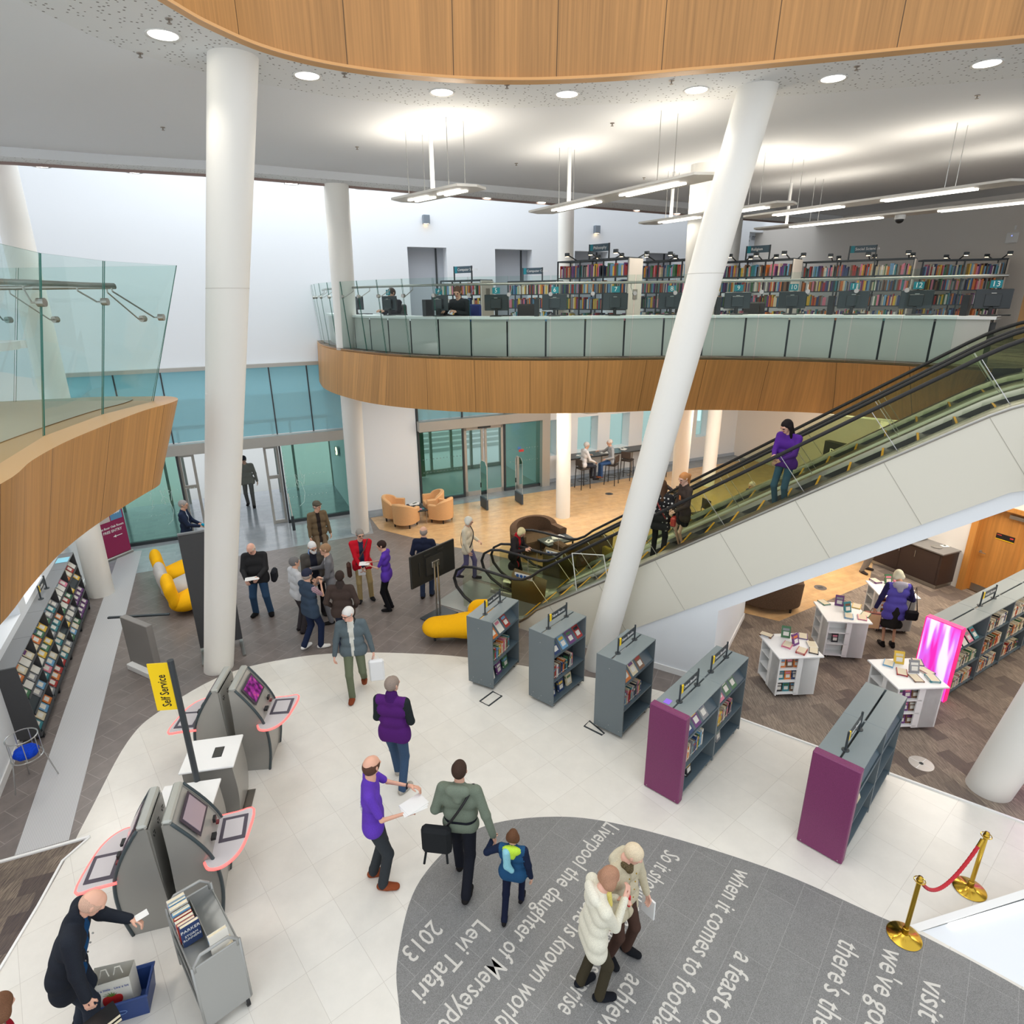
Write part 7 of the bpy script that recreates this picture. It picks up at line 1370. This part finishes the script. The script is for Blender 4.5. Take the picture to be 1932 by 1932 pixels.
held('papers', 'folded white paper held by the person in the red jacket', 'papers', p, (.29, -.04, .84), MB().box((0, 0, 0), (.02, .16, .14)), 'white_paint'); held('shoulder_bag', 'brown leather bag hanging beside the person in the red jacket', 'bag', p, (.02, -.30, .98), MB().cbox((0, 0, -.16), (.26, .1, .32), .04), cloth((74, 52, 44))); strap(p, T, up, 1.76, 1, M('strap_brown', (84, 58, 48), .6))
p, a, T, up = person('person in purple t-shirt and black trousers handing leaflets to the red jacket person', -2.78, 12.30, 176, 1.66, top=(92, 58, 168), short=True, hem=.47, leg=(24, 24, 28), shoe=(26, 24, 26), hair=('short', (50, 36, 32)), head=(6, 8), hl=(.34, .06, 1.10), hr=(.36, -.08, 1.12), fine=MID)
held('papers', 'white leaflets in the hands of the person in the purple t-shirt', 'papers', p, (.46, .0, 1.12), paper(3, .2, .2), 'white_paint')
person('balding person in navy jacket seen from behind beyond the television', -2.0, 12.85, 84, 1.75, g=1.1, top=(34, 40, 60), hem=.46, leg=(50, 60, 84), hair=('bald', (150, 138, 130)), hl=(.1, .24, .9), hr=(.14, -.22, .95), feet=((0, .1, 0, 6), (.14, -.08, 0, -6)), fine=MID)
p, a, T, up = person('white haired person in cream jacket and mauve trousers walking right on the wood floor edge', -1.10, 13.85, -14, 1.64, g=1.1, top=(216, 206, 184), hem=.46, leg=(92, 88, 120), shoe=(44, 40, 44), hair=('bob', (224, 216, 200)), head=(14, 8), hl=(.24, .14, 1.0), hr=(.1, -.2, .82), feet=((.16, .08, 0, 6), (-.24, -.08, .06, -6)), fine=MID); p['label'] = 'white haired person in cream jacket and mauve trousers walking towards the escalators'
strap(p, T, up, 1.64, 1, 'black')
person('fair haired person in black coat with red scarf reaching for the escalator handrail', .05, 13.38, -30, 1.58, g=1.15, lean=10, top=(46, 42, 44), opn=((170, 26, 40), .05, .01), collar=(170, 26, 40), hem=.34, leg=(34, 32, 34), hair=('bob', (222, 200, 156)), head=(10, 26), hl=(.32, .12, 1.05), hr=(.36, -.16, 1.10), fine=MID)
def on_step(s): k = math.floor((s+3.0)/.4); return ztrim(-3.0+.4*k+.2)-.158
q = ESC(1.72, .56); p, a, T, up = person('person with long black hair in purple top and jeans riding the nearer escalator', q[0], q[1], 212, 1.52, on_step(1.72), top=(86, 44, 140), hem=.50, leg=(62, 96, 122), hair=('long', (30, 24, 26)), head=(-16, 22), hl=(.30, .10, .92), hr=(.30, -.02, .98), fine=MID, skin=(216, 168, 146))
q = ESC(-.32, .80); p, a, T, up = person('person with long brown hair in black polka dot top on the nearer escalator', q[0], q[1], 62, 1.54, on_step(-.32), g=1.05, top='polka', hem=.40, leg=(30, 30, 34), hair=('long', (84, 62, 48)), head=(24, 10), hl=(.22, .30, 1.02), hr=(.05, -.24, .8), fine=MID)
strap(p, T, up, 1.54, 1, M('strap_red', (196, 60, 60), .5)); held('handbag', 'coral red handbag with buckles hanging from the polka dot person', 'bag', p, (-.06, -.28, .93), MB().cbox((0, 0, -.09), (.28, .1, .18), .025), M('bag_red', (206, 74, 66), .5))
q = ESC(.14, .66); p, a, T, up = person('schoolgirl with ginger ponytail in brown blazer and skirt on the nearer escalator', q[0], q[1], 188, 1.52, on_step(.14), top=(72, 62, 58), hem=.43, skirt=((34, 32, 34), .56), leg=(30, 30, 30), hair=('pony', (196, 136, 86)), head=(18, 10), hl=(.22, .14, .86), hr=(.12, -.2, .78), fine=MID, skin=(228, 184, 164)); p['label'] = 'person with ginger ponytail in brown school blazer and skirt on the nearer escalator'
cq = T(.128, .08, up(.71)); MB().box(tuple(map(float, cq)), (.008, .06, .075)).build('blazer_badge', M('badge_orange', (206, 120, 60), .6), p)
person('person in grey jacket and dark cap walking in through the open doorway', -8.84, 19.7, -72, 1.76, g=1.1, top=(128, 124, 116), hem=.46, leg=(104, 100, 98), hair=('beanie', (40, 40, 46)), head=(-10, 14), hl=(.0, .3, .86), hr=(.1, -.28, .86), feet=((.14, .1, 0, 6), (-.12, -.1, .02, -6)), fine=FAR)
person('grey haired person in navy suit talking with open hands left of the tall column', -8.5, 14.95, 14, 1.76, g=1.15, top=(34, 44, 66), opn=((220, 226, 236), .03, .0), hem=.44, leg=(34, 42, 62), hair=('short', (150, 146, 144)), hl=(.34, .1, 1.06), hr=(.36, -.12, 1.08), fine=FAR)
person('person in turquoise top mostly hidden behind the tall column', -7.86, 15.15, 196, 1.64, top=(24, 150, 186), hem=.45, leg=(50, 56, 80), hair=('short', (176, 156, 140)), hl=(.26, .1, 1.1), fine=FAR)
def seated(lb, x, y, az, seat, z=0, **kw):
    kw.setdefault('feet', ((.42, .12, kw.pop('lift', 0), 6), (.44, -.12, kw.pop('lift2', 0), -6))); return person(lb, x, y, az, z=z, hip=(0, seat+.09), sitting=True, **kw)
q = ENT(11.52, -1.0); seated('person in white shirt seated on a bar stool at the window counter', q[0]-.02, q[1], 18, .80, h=1.74, top=(226, 226, 230), leg=(52, 54, 64), hair=('short', (196, 192, 190)), hl=(.3, .16, 1.18), hr=(.4, -.14, .98), lift=.3, lift2=.3, fine=FAR, lean=8)
q = ENT(12.70, -1.05); seated('person in grey sweater and jeans seated on a bar stool, right of the two', q[0], q[1], 188, .80, h=1.74, top=(168, 172, 178), leg=(56, 84, 128), shoe=(120, 74, 52), hair=('short', (200, 196, 194)), hl=(.26, .12, 1.0), hr=(.42, -.30, 1.22), lift=.3, lift2=.24, fine=FAR, lean=6)
seated('person seated beyond the escalator behind the polka dot person', 4.62, 18.1, 100, .47, h=1.72, top=(46, 42, 44), leg=(50, 50, 56), hair=('bald', (190, 184, 178)), fine=FAR); seated('person in dark clothes seated near the blue lit panel behind the escalator', 7.2, 17.5, 200, .47, h=1.7, top=(52, 56, 92), leg=(44, 46, 56), hair=('short', (176, 160, 160)), fine=FAR)
p, a, T, up = person('person in purple and navy raincoat and dark skirt browsing the far white table', 7.42, 10.58, 76, 1.60, g=1.1, lean=6, top=(96, 86, 178), sleeve=(46, 42, 84), hood=(176, 172, 184), hem=.40, skirt=((46, 44, 42), .44), leg=(40, 40, 40), shoe=(32, 28, 28), hair=('bob', (232, 216, 184)), head=(6, 26), hl=(.06, .32, .76), hr=(.24, -.16, 1.0), skin=(206, 158, 128), fine=MID)
held('tote_bag', 'striped red and orange cloth bag held by the person in the purple raincoat', 'bag', p, (.06, .34, .68), MB().tube([(0, -.06, 0), (0, -.02, .09), (0, .02, .09), (0, .06, 0)], .008, 5).cbox((0, 0, -.17), (.12, .3, .34), .02), 'striped_bag'); held('handbag', 'small black handbag at the right hip of the person in the purple raincoat', 'bag', p, (-.12, -.26, .90), MB().cbox((0, 0, -.12), (.1, .22, .2), .03).tube([(0, -.08, -.04), (.05, .0, .45), (0, .08, -.04)], .01, 5), cloth((36, 34, 38)))
person('person in grey trousers whose legs show beneath the escalator soffit', 8.88, 14.1, -55, 1.74, top=(120, 116, 112), leg=(140, 132, 124), shoe=(60, 52, 50), hair=('short', (120, 110, 100)), feet=((.0, .14, 0, 12), (.05, -.16, 0, -20)), fine=FAR); person('person in black trousers partly hidden behind the serving counter end', 9.1, 14.75, 120, 1.72, top=(50, 48, 52), leg=(26, 24, 28), hair=('short', (70, 60, 54)), fine=FAR)
seated('person in black sweater sitting at monitor 4 on the upper floor', -1.08, 14.28, -118, .48, z=ZF, h=1.74, top=(40, 44, 48), leg=(44, 46, 54), hair=('short', (96, 72, 58)), hl=(.42, .14, .86), hr=(.38, -.22, .86), lean=8, fine=MID, head=(14, 14)); seated('person in dark jacket sitting behind monitor 3 on the upper floor', -2.72, 15.55, -138, .48, z=ZF, h=1.72, top=(46, 44, 50), leg=(44, 46, 54), hair=('short', (70, 56, 48)), hl=(.4, .1, .86), hr=(.36, -.2, .86), lean=6, fine=MID, head=(6, 12))
# crate and carrier bag on the floor by the bald person
t = thing('storage_crate', 'dark blue plastic crate on the floor at the lower left', 'crate', (-3.86, 4.13, 0), R(18)); mb = MB(); P0 = [(-.22, -.14), (.22, -.14), (.22, .14), (-.22, .14)]; P1 = [(x*1.12, y*1.14) for x, y in P0]
mb.sheet([(*p_, 0) for p_ in P0], [(*p_, .27) for p_ in P1], True); mb.sheet([(*p_, .27) for p_ in P1], [(x*.93, y*.9, .27) for x, y in P1], True); mb.sheet([(x*.93, y*.9, .27) for x, y in P1], [(x*.9, y*.88, .02) for x, y in P0], True); mb.add([(*p_, .01) for p_ in P0], [(3, 2, 1, 0)]); mb.build('body', M('crate_blue', (34, 62, 120), .45), t)
MB().tube([(x*1.02, y*1.02, .275) for x, y in P1], .014, 5, True).build('rim', 'crate_blue', t); MB().tube([(.0+.05*math.cos(u), -.152, .13+.022*math.sin(u)) for u in np.linspace(0, 6.28, 20, endpoint=False)], .003, 4, True).build('moulded_oval', M('crate_pale', (120, 150, 200), .5), t)
bg = thing('carrier_bag', 'white carrier bag printed with a strawberry standing in the blue crate', 'bag', (-3.92, 4.12, .05), R(16)); fr_ = [(-.17, -.10), (.17, -.10), (.17, .08), (-.17, .08)]; mb = MB(); lo = [(x, y, 0) for x, y in fr_]; hi = [(x*1.02, y*1.0+.03, .40+.02*(k % 2)) for k, (x, y) in enumerate(fr_)]; mb.sheet(lo, hi, True); mb.add(lo, [(3, 2, 1, 0)]); mb.build('bag_body', M('bag_white', (226, 224, 214), .45), bg)
for xx in (-.06, .06): MB().tube([(xx-.04, .0, .40), (xx-.02, .02, .47), (xx+.02, .02, .47), (xx+.04, .0, .40)], .006, 5).build('handle', 'bag_white', bg)
FX = Matrix.Translation((0, -.104, 0)) @ Matrix.Rotation(R(-4), 4, 'X') @ Matrix.Rotation(math.pi/2, 4, 'X'); sp_ = catmull([(-.075, .235), (-.03, .25), (.03, .25), (.08, .235), (.085, .18), (.045, .115), (.0, .085), (-.06, .115), (-.085, .18)], 4, True); MB().prism(sp_, 0, .003, M4=FX).build('strawberry_print', M('berry_red', (186, 42, 40), .5), bg)
mb = MB()
for k in range(6): aa = R(30+24*k); mb.prism([(.0, .24), (.07*math.cos(aa)-.012, .245+.055*math.sin(aa)), (.02*math.cos(aa)+.012, .25)], .003, .006, M4=FX)
mb.build('leaf_print', M('leaf_green', (96, 126, 50), .5), bg); MB().prism([(.10, .05), (.15, .05), (.15, .115), (.10, .115)], 0, .004, M4=FX).build('badge_print', M('badge_blue', (40, 90, 150), .5), bg)
M('print_blue', (70, 90, 160), .5)
for tx, yy, s, xx in (('Like a little... Live a lot', .33, .034, -.15), ('www.aldi.com', .045, .03, -.13)): text_mesh('bag_text', tx, s, 'print_blue', FX @ Matrix.Translation((xx, yy, .004)), bg)
o = papers('white and grey leaflets on the far floor cabinet beside the dark board', (-5.05, 11.35, 0), 20, 1); bpy.data.objects.remove(o)
